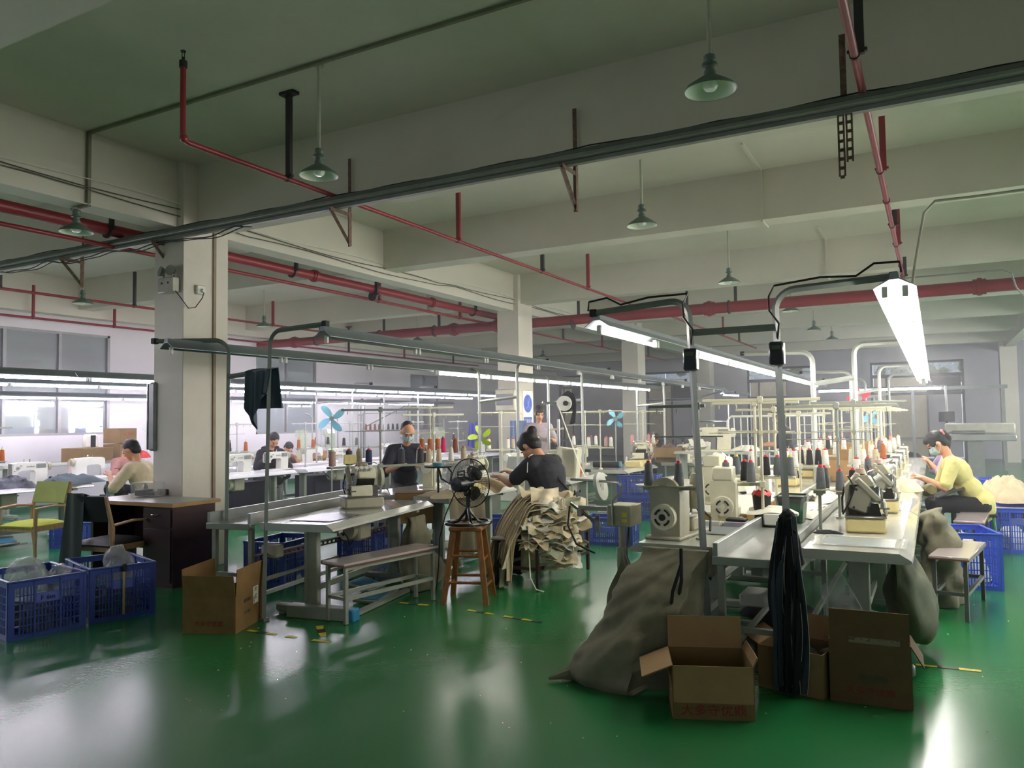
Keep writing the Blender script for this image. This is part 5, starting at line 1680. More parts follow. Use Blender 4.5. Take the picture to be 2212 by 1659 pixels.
# ================================================================== BENCHES AND STOOLS
def bench(L, W_, h, legs=M_FRAME, rails=True, top=None, group=None):
    def f():
        t = thing('bench', '', 'bench')
        MB().box((0, 0, h), (W_, L, 0.02), 0.004).build('seat', top or mat('pink_laminate', (196, 182, 184), 0.12, var=0.04, coat=0.5), t)
        MB().box((0, 0, h - 0.013), (W_ + 0.003, L + 0.003, 0.01)).build('seat_edging', mat('edge_brown', (120, 74, 56), 0.5), t)
        MB().box((W_ / 2 - 0.03, 0, h - 0.035), (0.025, L - 0.06, 0.03)).box((-W_ / 2 + 0.03, 0, h - 0.035), (0.025, L - 0.06, 0.03)).build('seat_frame', legs, t)
        for sx in (-1, 1):
            for sy in (-1, 1):
                MB().box((sx * (W_ / 2 - 0.03), sy * (L / 2 - 0.04), h / 2 - 0.01), (0.028, 0.028, h - 0.03)).build('leg', legs, t)
        if rails:
            for sx in (-1, 1):
                MB().box((sx * (W_ / 2 - 0.03), 0, h * 0.42), (0.025, L - 0.08, 0.028)).build('rail', legs, t)
            for sy in (-1, 1):
                MB().box((0, sy * (L / 2 - 0.04), h * 0.42), (W_ - 0.06, 0.022, 0.025)).build('rail', legs, t)
        return t
    return f


place('bench_l', bench(1.05, 0.27, 0.46), (-4.05, 5.18, 0), -0.16, 'long low bench with a glossy pink-white top in front of the near overlock table', 'bench')
place('bench_r', bench(0.92, 0.27, 0.47, mat('leg_dark_grey', (86, 88, 84), 0.5, metal=0.3)), (0.14, 7.2, 0), -0.17, 'pink-topped bench at the right, nearest one beside the blue crate', 'bench')
place('bench_r', None, (0.32, 9.5, 0), -0.1, 'pink-topped bench behind the nearest one at the right', 'bench')
place('bench_r', None, (0.28, 10.75, 0), -0.05, 'pink-topped bench carrying folded white cloth, behind the seated woman in yellow', 'bench')
cloth_heap('cloth_pile', 'folded white cloth on the rear pink-topped bench', 'cloth pile', (0.3, 10.55, 0.48), 0.13, 0.28, 0.07, M_LINING, 6, flaps=4)

# wooden stool with the black fan -------------------------------------
def wood_stool():
    t = thing('wooden_stool', '', 'stool')
    h = 0.645
    MB().box((0, 0, h - 0.018), (0.29, 0.29, 0.036), 0.008).build('seat', M_WOOD, t)
    for sx in (-1, 1):
        for sy in (-1, 1):
            b = MB()
            p, q = V((sx * 0.185, sy * 0.185, 0)), V((sx * 0.11, sy * 0.11, h - 0.03))
            w = 0.024
            b.loft([[p + V((a * w * 0.9, c * w * 0.9, 0)) for a, c in ((-1, -1), (1, -1), (1, 1), (-1, 1))], [q + V((a * w, c * w, 0)) for a, c in ((-1, -1), (1, -1), (1, 1), (-1, 1))]])
            b.build('leg', M_WOOD, t)
    for z, k in ((0.16, 0.167), (0.38, 0.14)):
        for s in (-1, 1):
            MB().cyl((-k, s * k, z + 0.02), (k, s * k, z + 0.02), 0.012, n=8).build('rung', M_WOOD, t)
            MB().cyl((s * k, -k, z - 0.02), (s * k, k, z - 0.02), 0.012, n=8).build('rung', M_WOOD, t)
    return t


place('wstool', wood_stool, (-3.6, 5.8, 0), 0.35, 'tall wooden stool holding the black fan', 'stool')
FX, FY, FZ = -3.6, 5.8, 0.649
t = thing('desk_fan', 'black desk fan with a wire grille on the tall wooden stool', 'fan', (FX, FY, FZ), math.radians(84))
M_FB = mat('fan_black', (22, 23, 27), 0.25, var=0.05)
b = MB()
for a in (0.9, 2.2, 4.0, 5.3):
    b.tube([(0.17 * math.cos(a), 0.17 * math.sin(a), 0.012), (0.09 * math.cos(a), 0.09 * math.sin(a), 0.03), (0.03 * math.cos(a), 0.03 * math.sin(a), 0.1), (0, 0, 0.16)], 0.014, 6)
b.build('base_feet', M_FB, t)
b = MB()
n = 28
b.tube([(0.215 * math.cos(2 * PI * k / n), 0.19 * math.sin(2 * PI * k / n), 0.02) for k in range(n + 1)], 0.014, 6)
b.build('base_ring', M_FB, t)
MB().cyl((0, 0, 0.1), (0, 0, 0.27), 0.019, n=10).box((-0.01, 0, 0.28), (0.06, 0.05, 0.06), 0.01).build('neck', M_FB, t)
MB().lathe([(0.02, -0.17), (0.06, -0.165), (0.068, -0.14), (0.07, -0.06), (0.062, -0.03), (0.02, -0.025)], 24, Matrix.Translation((0, 0, 0.36)) @ Matrix.Rotation(PI / 2, 4, 'Y')).build('motor_housing', M_FB, t)
MB().tube([(-0.14, 0, 0.43), (-0.14, 0, 0.465), (-0.05, 0, 0.47), (-0.05, 0, 0.43)], 0.008, 6).build('handle', M_FB, t)
b = MB()
RG = 0.212
for sgn, dep in ((-1, 0.055), (1, 0.06)):
    for k in range(60):
        a = 2 * PI * k / 60
        b.tube([(sgn * dep * math.cos(min(1, r) * PI / 2) + 0.03, RG * r * math.cos(a + 0.12 * r), 0.36 + RG * r * math.sin(a + 0.12 * r)) for r in (0.22, 0.6, 0.9, 1.0)], 0.0012, 3)
    for rr in (0.45, 0.75):
        b.tube([(sgn * dep * math.cos(rr * PI / 2) + 0.03, RG * rr * math.cos(2 * PI * k / 36), 0.36 + RG * rr * math.sin(2 * PI * k / 36)) for k in range(37)], 0.0015, 3)
g = b.build('wire_grille', M_FB, t)
MB().tube([(0.03, RG * math.cos(2 * PI * k / 48), 0.36 + RG * math.sin(2 * PI * k / 48)) for k in range(49)], 0.005, 6).build('grille_rim', M_FB, t)
for k in range(3):
    def bl(u, v):
        r = 0.035 + 0.12 * u
        a = 2 * PI * k / 3 + (v - 0.5) * 1.5 * (0.6 + 0.4 * math.sin(u * PI))
        return (0.03 + 0.03 * (v - 0.5), r * math.cos(a), 0.36 + r * math.sin(a))
    MB().grid(bl, 8, 8, 0.002).build('blade', mat('fan_blade_smoke', (70, 72, 74), 0.2, alpha=0.75), t)
MB().cyl((-0.02, 0, 0.36), (0.05, 0, 0.36), 0.035, n=18).build('hub', M_FB, t)
MB().tube([(-0.15, 0.02, 0.3), (-0.19, 0.1, 0.1), (-0.2, 0.16, -0.1), (-0.17, 0.2, -0.35), (-0.13, 0.26, -0.55), (-0.1, 0.3, -0.64)], 0.006, 5).build('power_cord', M_DARK, t)

# bench with the canvas bundle ----------------------------------------
place('bench_b', bench(1.15, 0.5, 0.45, mat('dark_brown_steel', (54, 42, 36), 0.5)), (-3.42, 6.92, 0), -0.04, 'dark-legged bench buried under the heap of cream canvas pieces', 'bench')
t = thing('canvas_bundle', 'large heap of cream canvas garment pieces spilling over a bench', 'cloth bundle', (-3.45, 6.70, 0), math.radians(28.5))
random.seed(21)
def mound(u, v):
    a, b_ = 2 * PI * u, PI * v
    n_ = V((math.sin(b_) * math.cos(a), math.sin(b_) * math.sin(a), math.cos(b_)))
    p = V((0.13 + 0.31 * n_.x, 0.02 + 0.33 * n_.y, 0.57 + 0.25 * n_.z))
    s_ = noise.ridged_multi_fractal(V((p.x * 2, p.y * 2, p.z * 9)), 0.9, 2.1, 4, 0.9, 2.0)
    return p + n_ * 0.03 * (s_ - 1)
MB().grid(mound, 60, 40).build('draped_canvas', M_CANVAS, t, smooth=80)


def crv(P, v):
    n_ = len(P) - 1
    f = min(v * n_, n_ - 1e-6)
    i_ = int(f)
    q = f - i_
    a, b_, c, d = P[max(i_ - 1, 0)], P[i_], P[i_ + 1], P[min(i_ + 2, n_)]
    return [0.5 * (2 * b_[k] + (c[k] - a[k]) * q + (2 * a[k] - 5 * b_[k] + 4 * c[k] - d[k]) * q * q + (3 * b_[k] - a[k] - 3 * c[k] + d[k]) * q ** 3) for k in range(2)]


for k in range(22):
    f = k / 21
    y = 0.3 - 0.62 * f + rnd(-0.02, 0.02)
    lo = rnd(0.02, 0.1) if k % 3 else rnd(0.12, 0.4)
    dr_ = 0.02 + 0.12 * f ** 2
    ins = 0.16 * f ** 1.5
    P = [(rnd(0.2, 0.42), 0.83 - dr_), (0.1, 0.885 - dr_), (-0.08 + 0.3 * ins, 0.85 - dr_), (-0.24 + ins * 0.7, 0.66 - dr_), (-0.34 + ins, 0.42), (-0.38 + ins + rnd(-0.05, 0.04), lo)]
    w = rnd(0.07, 0.1)
    ph = rnd(0, 6)

    def fn(u, v):
        x, z = crv(P, v)
        q = (u - 0.5) * 2
        r_ = 0.022 * math.sin(q * 3.2 + ph + 1.5 * v) + 0.01 * math.sin(q * 8 + ph)
        return (x + r_ * (v > 0.3) * 1.0, y + q * w * (0.9 + 0.5 * v) + 0.03 * math.sin(3 * v + ph) - 0.05 * v, z + r_ * (1 - v) + 0.006 * math.sin(v * 14 + ph))
    MB().grid(fn, 9, 26, 0.004).build('hanging_piece', M_CANVAS if k % 7 else mat('canvas_light', (220, 206, 176), 0.85, var=0.08), t, smooth=80)
for k in range(66):
    lay = rnd(0, 1)
    z = 0.3 + 0.55 * lay
    xr = 0.44 - 0.1 * abs(lay - 0.55) * 2
    x = rnd(0.0, xr)
    y = -0.3 - 0.05 * math.sin(lay * 3) + 0.5 * max(0, x - 0.22) + rnd(-0.04, 0.05)
    if lay > 0.85:
        y = rnd(-0.25, 0.2)
    m_ = M_LINING if k % 4 == 0 else (mat('sage_lining', (176, 184, 156), 0.8) if k % 9 == 1 else (mat('canvas_light', (220, 206, 176)) if k % 3 == 0 else M_CANVAS))
    sheet(t, 'cloth_flap', m_, (x, y, z), rnd(0.18, 0.32), rnd(0.12, 0.2), rnd(-0.7, 0.7), rnd(0.1, 0.95), k, n=9, th=0.004, wav=0.26)
for k in range(8):
    sheet(t, 'cloth_flap', M_LINING if k % 2 else M_CANVAS, (rnd(0.0, 0.4), -0.32 + rnd(-0.03, 0.03), rnd(0.22, 0.34)), 0.17, 0.15, rnd(-0.5, 0.5), rnd(1.0, 1.4), 90 + k, n=8, th=0.004, wav=0.2)
for k in range(5):
    sheet(t, 'hanging_piece', M_CANVAS, (-0.02 + 0.09 * k, 0.05 + 0.06 * k, 0.28), 0.16, 0.4, rnd(-0.4, 0.4), 1.5, 120 + k, n=10, th=0.004, wav=0.18)
MB().tube([(-0.03, -0.4, 0.6), (-0.03, -0.41, 0.35), (-0.02, -0.42, 0.12), (0.03, -0.44, 0.02), (0.1, -0.47, 0.006)], 0.006, 5, flat=0.3).build('loose_tape', M_LINING, t)
random.seed(33)
# ================================================================== CENTRE LINE
RC = math.radians(9.5)
tb = place('tab_c0', sewing_table(1.85, 0.68, ZT), (-4.6, 5.5, 0), RC, 'white sewing table of the centre line with a grey overlock machine, behind the long bench', 'table', 'sewing tables of the centre line')
place('trayc', work_tray(2.2, 0.4, 0.1), (-5.3, 5.6, 0.735), RC, 'short grey metal tray left of the near overlock table', 'tray')
t = thing('cutting_mat', 'dark mat taped to the near table of the centre line', 'mat', (-4.5, 5.0, ZT + 0.003), RC)
MB().box((0, 0, 0.001), (0.38, 0.5, 0.003)).build('mat_sheet', mat('mat_dark', (96, 98, 108), 0.25, var=0.1), t)
place('over_n', overlock(M_GREEN_EN, mat('enamel_cream_dirty', (186, 186, 164), 0.3, var=0.12), display=True), (-4.72, 5.72, ZT), 0.95, 'grey and cream overlock machine with a small display on top, near centre', 'sewing machine')
sk = thing('fabric_sack', 'olive sack tied under the end of the near overlock table', 'sack', (-4.32, 6.05, 0), RC)
MB().loft([[V((p.x, p.y, max(p.z, 0.004))) for p in r] for r in lofted(dense([(0.06, 0.1, 0.0, 0.13, 0.3), (0.03, 0.06, 0.12, 0.15, 0.3), (0.0, 0, 0.32, 0.12, 0.24), (0.0, 0, 0.52, 0.1, 0.2), (-0.02, 0, 0.66, 0.05, 0.14)], 5), 30, folds=6, amp=0.08, seed=3, namp=0.05, nscale=6)]).build('sack_body', M_SACK, sk, smooth=80)
t = thing('slotted_rail', 'brown slotted angle rail under the near overlock table', 'rail', (-4.85, 5.5, 0.5), RC - 0.1)
b = MB().box((0, 0, 0), (0.05, 2.0, 0.012)).box((0.025, 0, -0.03), (0.006, 2.0, 0.012)).box((0.025, 0, 0.0), (0.006, 2.0, 0.012))
for k in range(34):
    b.box((0.025, -0.98 + k * 0.06, -0.015), (0.006, 0.022, 0.03))
b.build('angle_rail', mat('rail_brown', (92, 62, 54), 0.6), t)
MB().box((0.03, -0.85, 0.02), (0.16, 0.1, 0.1), 0.01).build('plug_box', mat('beige_plug', (186, 178, 156), 0.5), t)
t = thing('pedal_assembly', 'grey channel on the floor with taped blue ends under the near overlock table', 'pedal', (-4.35, 4.75, 0), RC)
MB().box((0, 0, 0.05), (0.56, 0.1, 0.1), 0.006).build('channel', M_FRAME, t)
MB().box((0.3, 0, 0.045), (0.07, 0.11, 0.1), 0.01).build('blue_tape_wrap', mat('tape_blue', (48, 132, 178), 0.5), t)
MB().box((0.25, 0.75, 0.02), (0.05, 1.3, 0.03)).box((0.12, 0.7, 0.04), (0.26, 0.36, 0.02), rx=0.12).build('pedal_frame', M_FRAME, t)
MB().box((0.12, 0.7, 0.054), (0.2, 0.3, 0.008), rx=0.12).build('pedal_mat', mat('pedal_blue', (74, 130, 160), 0.7), t)
# crates under the centre table
CB = 'blue plastic crates'
place('crateM', crate(0.6, 0.44, 0.42), (-5.75, 5.75, 0), RC + PI / 2, 'blue plastic crate under the short grey tray, left one of two', 'crate', CB)
place('crateM', None, (-5.45, 6.75, 0), RC + PI / 2, 'blue plastic crate under the tray behind the table leg, right one of two', 'crate', CB)
for (x, y, l) in ((-5.75, 5.75, 'left'), (-5.45, 6.75, 'right')):
    cloth_heap('scraps', 'dark and white scraps in the %s crate under the short tray' % l, 'scraps', (x, y, 0.03), 0.2, 0.26, 0.32, mat('green_grey_cloth', (140, 160, 140), 0.8) if l == 'left' else M_LINING, 14, flaps=5, m2=M_BLACKC)
# carton at the left of the frame post
p0, p1 = atz(508, 1370, 0), atz(573, 1332, 0)
c0 = atz(420, 1358, 0)
ux = (p1 - p0)
rz = math.atan2(ux.y, ux.x)
ly_ = (c0 - p0).length
c = (p0 + V((math.cos(rz), math.sin(rz), 0)) * 0.25) + V((-math.sin(rz), math.cos(rz), 0)) * ly_ / 2
bx = place('cartonD', carton(0.5, ly_, 0.27, dict(front=(3, 0.2), left=(8, 0.16), back=(4, 0.2)), m=mat('cardboard_mid', (138, 106, 62), 0.85, var=0.14, scale=5, bump=0.1, bscale=90)), (c.x, c.y, 0), rz, 'open brown cardboard box with a white label beside the left frame post', 'box')
lb = MB().box((0.08, -ly_ / 2 - 0.005, 0.22), (0.085, 0.002, 0.13)).build('paper_label', mat('paper_white', (224, 222, 206), 0.6, var=0.03), bx)
b = MB()
random.seed(5)
for k in range(12):
    b.box((0.075 + rnd(-0.01, 0.01), -ly_ / 2 - 0.0066, 0.275 - k * 0.006 - (0.02 if k > 4 else 0)), (rnd(0.02, 0.055), 0.001, 0.0028))
b.box((0.049, -ly_ / 2 - 0.0066, 0.185), (0.008, 0.001, 0.045))
b.build('label_print', mat('ink_black', (50, 48, 44), 0.7), lb)
text(bx, 'grey_print', '服装辅料', 0.03, mat('grey_ink', (96, 92, 70), 0.8), (-0.06, -ly_ / 2 - 0.0045, 0.21), (PI / 2, 0, 0))
text(bx, 'grey_print', '货号 数量', 0.024, mat('grey_ink', (96, 92, 70), 0.8), (-0.06, -ly_ / 2 - 0.0045, 0.12), (PI / 2, 0, 0))
text(bx, 'red_stamp', '大多守优鼎', 0.045, M_STAMP, (-0.2545, 0, 0.07), (PI / 2, 0, -PI / 2), sx=1.0)
MB().box((0, 0, 0.14), (0.46, ly_ - 0.06, 0.01), rx=0.05).build('inner_flap', M_CARDD, bx)

# thread stands over the near centre table
stand('ca', 'grey thread stand with a long low arm behind the near overlock machine', (-4.95, 6.3, ZT), 0.9, ((-0.5, -0.08), (-0.32, 0.0), (-0.2, 0.1), (-0.12, 0.0), (0.22, 0.0), (0.42, 0.0)), (('rose', 'green', 1), ('darkgrey', 'red', 1), ('beige', 'none'), ('navy', 'red', 1), ('darkgrey', 'blue', 1), ('darkgrey', 'red', 1)), 0.95, 0.36, 0.4, where='the long-armed stand near centre', disc=False, dark=True)
put_cone('magenta', 'none', (-5.05, 7.6, ZT + 0.43), 'upper pair behind the long-armed stand', h=0.19)
put_cone('brown', 'red', (-4.98, 7.75, ZT + 0.42), 'upper pair behind the long-armed stand', h=0.18)
t = thing('spool_dish', 'wide black dish with a blue tape roll on top, right of the long-armed stand', 'dish', (-4.62, 6.85, ZT + 0.3))
MB().lathe([(0.0, 0.0), (0.14, 0.006), (0.15, 0.02), (0.147, 0.024), (0.0, 0.012)], 28, cap=False).cyl((0, 0, -0.3), (0, 0, 0.0), 0.012, n=8).build('dish', M_DARK, t)
MB().lathe([(0.045, 0.014), (0.06, 0.02), (0.06, 0.055), (0.045, 0.06), (0.025, 0.058), (0.025, 0.02)], 24).build('tape_roll', mat('tape_teal', (64, 136, 158), 0.5), t)
MB().tube([(0.06, -0.08, 0.01), (0.12, -0.12, -0.1), (0.16, -0.02, -0.16), (0.12, 0.08, -0.05), (0.06, 0.1, 0.0)], 0.01, 6).build('dangling_strap', M_BLACKC, t)

# the following tables of the centre line
LB = ('second', 'third', 'fourth', 'fifth')
place('tab_c1', sewing_table(1.5, 0.62, ZT), (-4.75, 7.55, 0), 0.02, 'sewing table where the woman in black works', 'table', 'sewing tables of the centre line')
place('tab_c1', None, (-5.5, 7.6, 0), PI, 'sewing table between the masked man and the black fan', 'table', 'sewing tables of the centre line')
place('tab_c1', None, (-4.55, 10.05, 0), 0.05, 'grey white table under the tall machine with the tape reel', 'table', 'sewing tables of the centre line')
place('tab_c1', None, (-4.5, 12.2, 0), 0.0, 'table with a cream box and a black roll, behind the reel machine', 'table', 'sewing tables of the centre line')
place('tab_c1', None, (-4.05, 14.4, 0), 0.0, 'white table behind the pale front cones, far centre', 'table', 'sewing tables of the centre line')
place('tab_c1', None, (-5.75, 10.6, 0), PI, 'table on the far side behind the woman in black', 'table', 'sewing tables of the centre line')
place('tab_c1', None, (-5.5, 13.1, 0), PI, 'farther table on the left half of the centre line', 'table', 'sewing tables of the centre line')
place('lock_c', lockstitch(word=True), (-5.45, 7.95, ZT), -PI / 2 + 0.3, 'cream lockstitch machine in front of the masked man', 'sewing machine', 'cream lockstitch machines')
t = place('over_c', None, (-4.78, 7.85, ZT), PI / 2, 'cream overlock machine lit by a small lamp, in front of the woman in black', 'sewing machine')
t = thing('work_lamp', 'small bright white lamp on the machine before the woman in black', 'lamp', (-4.7, 7.6, ZT + 0.3))
MB().tube([(0, 0.1, 0), (0, 0.05, 0.06), (0.02, 0.0, 0.05), (0.03, 0, 0.0)], 0.008, 6).build('gooseneck', M_DARK, t)
MB().lathe([(0.012, 0.0), (0.028, -0.04), (0.03, -0.05)], 14, Matrix.Translation((0.03, 0, 0)), cap=False).build('lamp_head', M_WHITE, t)
MB().sph((0.03, 0, -0.035), 0.02, 10, 6).build('bulb', tube_mat('lamp_led', (1, 1, 1), 0.8), t)
stand('cb', 'cream thread stand with five cones behind the black fan', (-4.98, 7.3, ZT), 1.2, ((-0.2, 0), (-0.07, 0), (0.07, 0), (0.24, 0), (0.42, 0.0)), (('white', 'yellow'), ('beige', 'red'), ('beige', 'red'), ('white', 'yellow'), ('beige', 'red', 1)), 0.9, 0.33, 0.42, where='the stand behind the black fan', disc=False, m=M_PLATE)
stand('cc', 'thread stand carrying three orange cones left of the green fan', (-5.65, 8.2, ZT), 0.7, ((-0.1, 0), (0, 0), (0.1, 0)), (('orange', 'green', 1), ('orange', 'yellow', 1), ('orange', 'yellow', 1)), 1.0, 0.42, 0.3, where='the stand left of the green fan', disc=False, m=M_PLATE)
t = thing('cardboard_box', 'brown cardboard box with red stamp under the black dish, centre line', 'box', (-4.98, 6.95, 0.47), 0.5)
carton_t = MB().box((0, 0, 0.16), (0.4, 0.34, 0.32)).build('box_shell', M_CARD, t)
MB().box((0, 0, 0.322), (0.4, 0.34, 0.006)).build('lid', M_CARDD, t)
text(t, 'red_stamp', '大多守优', 0.05, M_STAMP, (0.0, -0.1745, 0.05), (PI / 2, 0, 0))
t = thing('plastic_bag', 'clear bag of white and red packets beside the box, centre line', 'bag', (-4.6, 7.15, ZT + 0.0))
MB().loft(lofted(dense([(0, 0, 0.0, 0.14, 0.13), (0, 0, 0.1, 0.17, 0.15), (0, 0, 0.24, 0.15, 0.1), (0.0, 0, 0.36, 0.16, 0.03)], 4), 26, folds=5, amp=0.1, seed=2.4, namp=0.06, nscale=8)).build('bag_film', M_POLY, t, smooth=50)
cloth_heap('cloth_pile', 'beige canvas draped over the table edge behind the sack, centre line', 'cloth', (-4.58, 7.0, ZT), 0.3, 0.34, 0.06, M_CANVAS, 17, flaps=3)
t = thing('hanging_canvas', 'beige canvas hanging from the table edge left of the wooden stool', 'cloth', (-4.4, 6.95, 0))
MB().grid(lambda u, v: (0.05 + 0.05 * math.sin(u * 14) + 0.03 * v, (u - 0.5) * 0.62, 0.77 - 0.6 * v), 24, 14, 0.004).build('cloth_folds', mat('canvas_grey', (150, 140, 116), 0.85, var=0.1), t, smooth=80)
t = thing('yellow_bag', 'yellow cloth bag lying under the middle tables, left of the overlock machine', 'bag', tuple(atz(668, 1110, 0.0)))
cloth_heap('', '', '', (0, 0, 0), 0.28, 0.22, 0.14, mat('yellow_cloth', (206, 158, 56), 0.7, var=0.15), 19, parent=t)

# tall reel machine
rx_, ry_ = -4.55, 9.75
t = thing('tape_machine', 'tall cream bag-closing machine with a white tape reel on posts, centre', 'sewing machine', (rx_, ry_, ZT), 0.1)
MB().box((0.15, 0, 0.2), (0.2, 0.18, 0.4), 0.015).prism([(0.05, 0.0), (0.25, 0.0), (0.28, 0.38), (0.0, 0.42), (-0.02, 0.3), (0.02, 0.28)], -0.09, 0.09, 'y').build('column_body', M_CREAM, t)
MB().box((-0.08, 0, 0.27), (0.16, 0.16, 0.22), 0.01).build('head', mat('head_grey', (176, 180, 160), 0.4), t)
MB().cyl((-0.08, -0.02, 0.16), (-0.08, -0.02, 0.02), 0.008, n=6).cyl((-0.05, -0.02, 0.16), (-0.05, -0.02, 0.02), 0.008, n=6).box((-0.07, -0.05, 0.03), (0.07, 0.08, 0.015)).cyl((0.0, -0.08, 0.3), (0.0, -0.12, 0.3), 0.02, n=10).cyl((0.0, -0.08, 0.24), (0.0, -0.12, 0.24), 0.02, n=10).build('needle_head', M_CHROME, t)
for k, x in enumerate((-0.2, -0.05)):
    MB().cyl((x, 0.1, 0), (x, 0.1, 1.05 - 0.25 * k), 0.022, n=10).build('post', M_CHROME, t)
MB().cyl((-0.25, 0.08, 1.03), (0.1, 0.08, 1.03), 0.018, n=10).sph((-0.26, 0.08, 1.03), 0.026, 10, 6).build('axle', M_CHROME, t)
MB().cyl((0.06, 0.02, 1.02), (0.06, 0.06, 1.02), 0.105, n=28).build('reel', M_WHITE, t)
MB().cyl((0.09, 0.0, 1.02), (0.09, 0.015, 1.02), 0.035, n=16).build('reel_hub', M_DARK, t)
MB().prism([(-0.02, 0.9), (0.02, 1.14), (0.1, 1.2), (0.2, 1.14), (0.22, 1.0), (0.2, 0.75), (0.12, 0.72), (0.18, 0.95), (0.1, 0.9)], 0.07, 0.1, 'y').build('black_roll', M_BLACKC, t)
MB().tube([(0.0, -0.03, 0.98), (0.18, -0.12, 0.55), (0.34, -0.2, 0.2), (0.44, -0.26, 0.03)], 0.012, 6, flat=0.3).build('white_tape', M_LINING, t)
MB().box((-0.1, 0.1, 0.66), (0.24, 0.02, 0.03), ry=-0.1).box((0.06, 0.1, 0.4), (0.3, 0.02, 0.012)).build('guide_bar', M_CREAM, t)
t = thing('metal_funnel', 'grey sheet metal folder beside the reel machine', 'machine attachment', (-4.85, 9.35, ZT))
MB().grid(lambda u, v: (-0.3 + 0.6 * u, -0.05 + 0.1 * v, 0.3 - 0.3 * abs(v * 2 - 1) * (0.5 + u * .5)), 8, 12, 0.004).build('folder', mat('sheet_grey', (164, 166, 168), 0.35, metal=0.3), t)
put_cone('orange', 'none', (-4.6, 10.55, ZT), 'standing beside the reel machine')
t = thing('cream_box_tray', 'cream box tray under a small machine behind the reel machine', 'box', (-4.35, 12.2, ZT), 0.1)
MB().box((0, 0, 0.05), (0.26, 0.2, 0.1), 0.01).build('box_shell', M_BASEBOX, t)
place('over_c', None, (-4.42, 12.7, ZT), 0.3, 'small overlock machine with a white tipped cone beside it, behind the cream box tray', 'sewing machine')
t = thing('fabric_roll', 'dark roll with a blue end lying left of the cream box tray', 'roll', (-4.72, 11.95, ZT), 0.1)
MB().cyl((-0.24, 0, 0.05), (0.2, 0, 0.05), 0.05, n=18).build('roll_body', M_BLACKC, t)
MB().cyl((0.2, 0, 0.05), (0.23, 0, 0.05), 0.046, n=18).build('end_cap', mat('tape_teal', (64, 136, 158), 0.5), t)
put_cone('white', 'red', (-4.62, 12.6, ZT), 'behind the dark roll with a blue end')
for i, (x, y, cs) in enumerate(((-4.7, 11.6, ('white', 'rose', 'white')), (-4.6, 13.4, ('pink', 'pink', 'white')), (-5.3, 12.4, ('white', 'grey', 'white')), (-5.95, 10.6, ('white', 'white', 'beige')))):
    stand('ce', 'cream thread stand in the far centre, %s' % ('behind the reel machine', 'with pink cones', 'left of the blue fan', 'behind the woman in black')[i], (x, y, ZT), 0.2 * i, ((-0.2, 0), (0.1, 0), (0.18, 0.0)), [(c, 'red') for c in cs], 0.95, 0.35, 0.38, where='the stand %s' % ('behind the reel machine', 'of pink cones, far centre', 'left of the blue fan', 'behind the woman in black')[i], disc=False, m=M_PLATE)
for i, (x, y) in enumerate(((-4.1, 14.2), (-5.5, 12.6), (-5.6, 10.4), (-4.2, 15.1), (-4.6, 13.2))):
    place('lock_c', None, (x, y, ZT), (PI / 2, -PI / 2, -PI / 2, PI / 2, PI / 2)[i], 'cream lockstitch machine %s' % ('on the far centre table before the white papers', 'on the left half near the light blue fan', 'behind the woman in black', 'farthest on the centre line', 'beside the open carton at the far centre')[i], 'sewing machine', 'cream lockstitch machines')
bx = place('cartonE', carton(0.5, 0.36, 0.26, dict(front=(150, 0.2), right=(110, 0.2), left=(20, 0.15))), (-4.3, 13.95, ZT), 0.2, 'open cardboard box with brown cloth on the far centre table', 'box')
p_ = V((-4.3, 13.95, ZT))
cloth_heap('cloth_pile', 'brown and rose cloth heaped in the open carton at the far centre', 'cloth pile', (p_.x, p_.y, ZT + 0.05), 0.22, 0.16, 0.3, mat('brown_cloth', (128, 98, 88), 0.85), 23, flaps=5, m2=mat('scrap_rose', (130, 108, 104), 0.8))
t = thing('plastic_bag', 'round bag of white scraps behind the reel machine', 'bag', (-5.72, 11.1, ZT))
MB().loft(lofted(dense([(0, 0, 0.0, 0.16, 0.16), (0, 0, 0.15, 0.22, 0.2), (0, 0, 0.3, 0.18, 0.16), (0.0, 0, 0.38, 0.08, 0.06)], 4), 26, folds=5, amp=0.06, seed=3.4, namp=0.05, nscale=8)).build('bag_film', M_LINING, t, smooth=60)
t = thing('paper_stack', 'white papers standing on the far centre table, right of the pink cones', 'papers', (-4.0, 14.95, ZT))
for k in range(6):
    sheet(t, 'paper_sheet', M_LINING, (rnd(-0.1, 0.1), rnd(-0.06, 0.06), 0.12 + 0.04 * k), 0.3, 0.25, rnd(-0.6, 0.6), rnd(0.1, 0.7), k, n=4, th=0.002, wav=0.1)
cloth_heap('cloth_pile', 'tall pile of white ruffled pieces left of the standing woman', 'cloth pile', (-2.05, 8.5, ZT), 0.28, 0.4, 0.42, M_LINING, 25, flaps=26, m2=M_CANVAS)
place('tab_c1', None, (-2.1, 8.6, 0), 0, 'low side table under the tall white pile', 'table', 'sewing tables of the centre line')

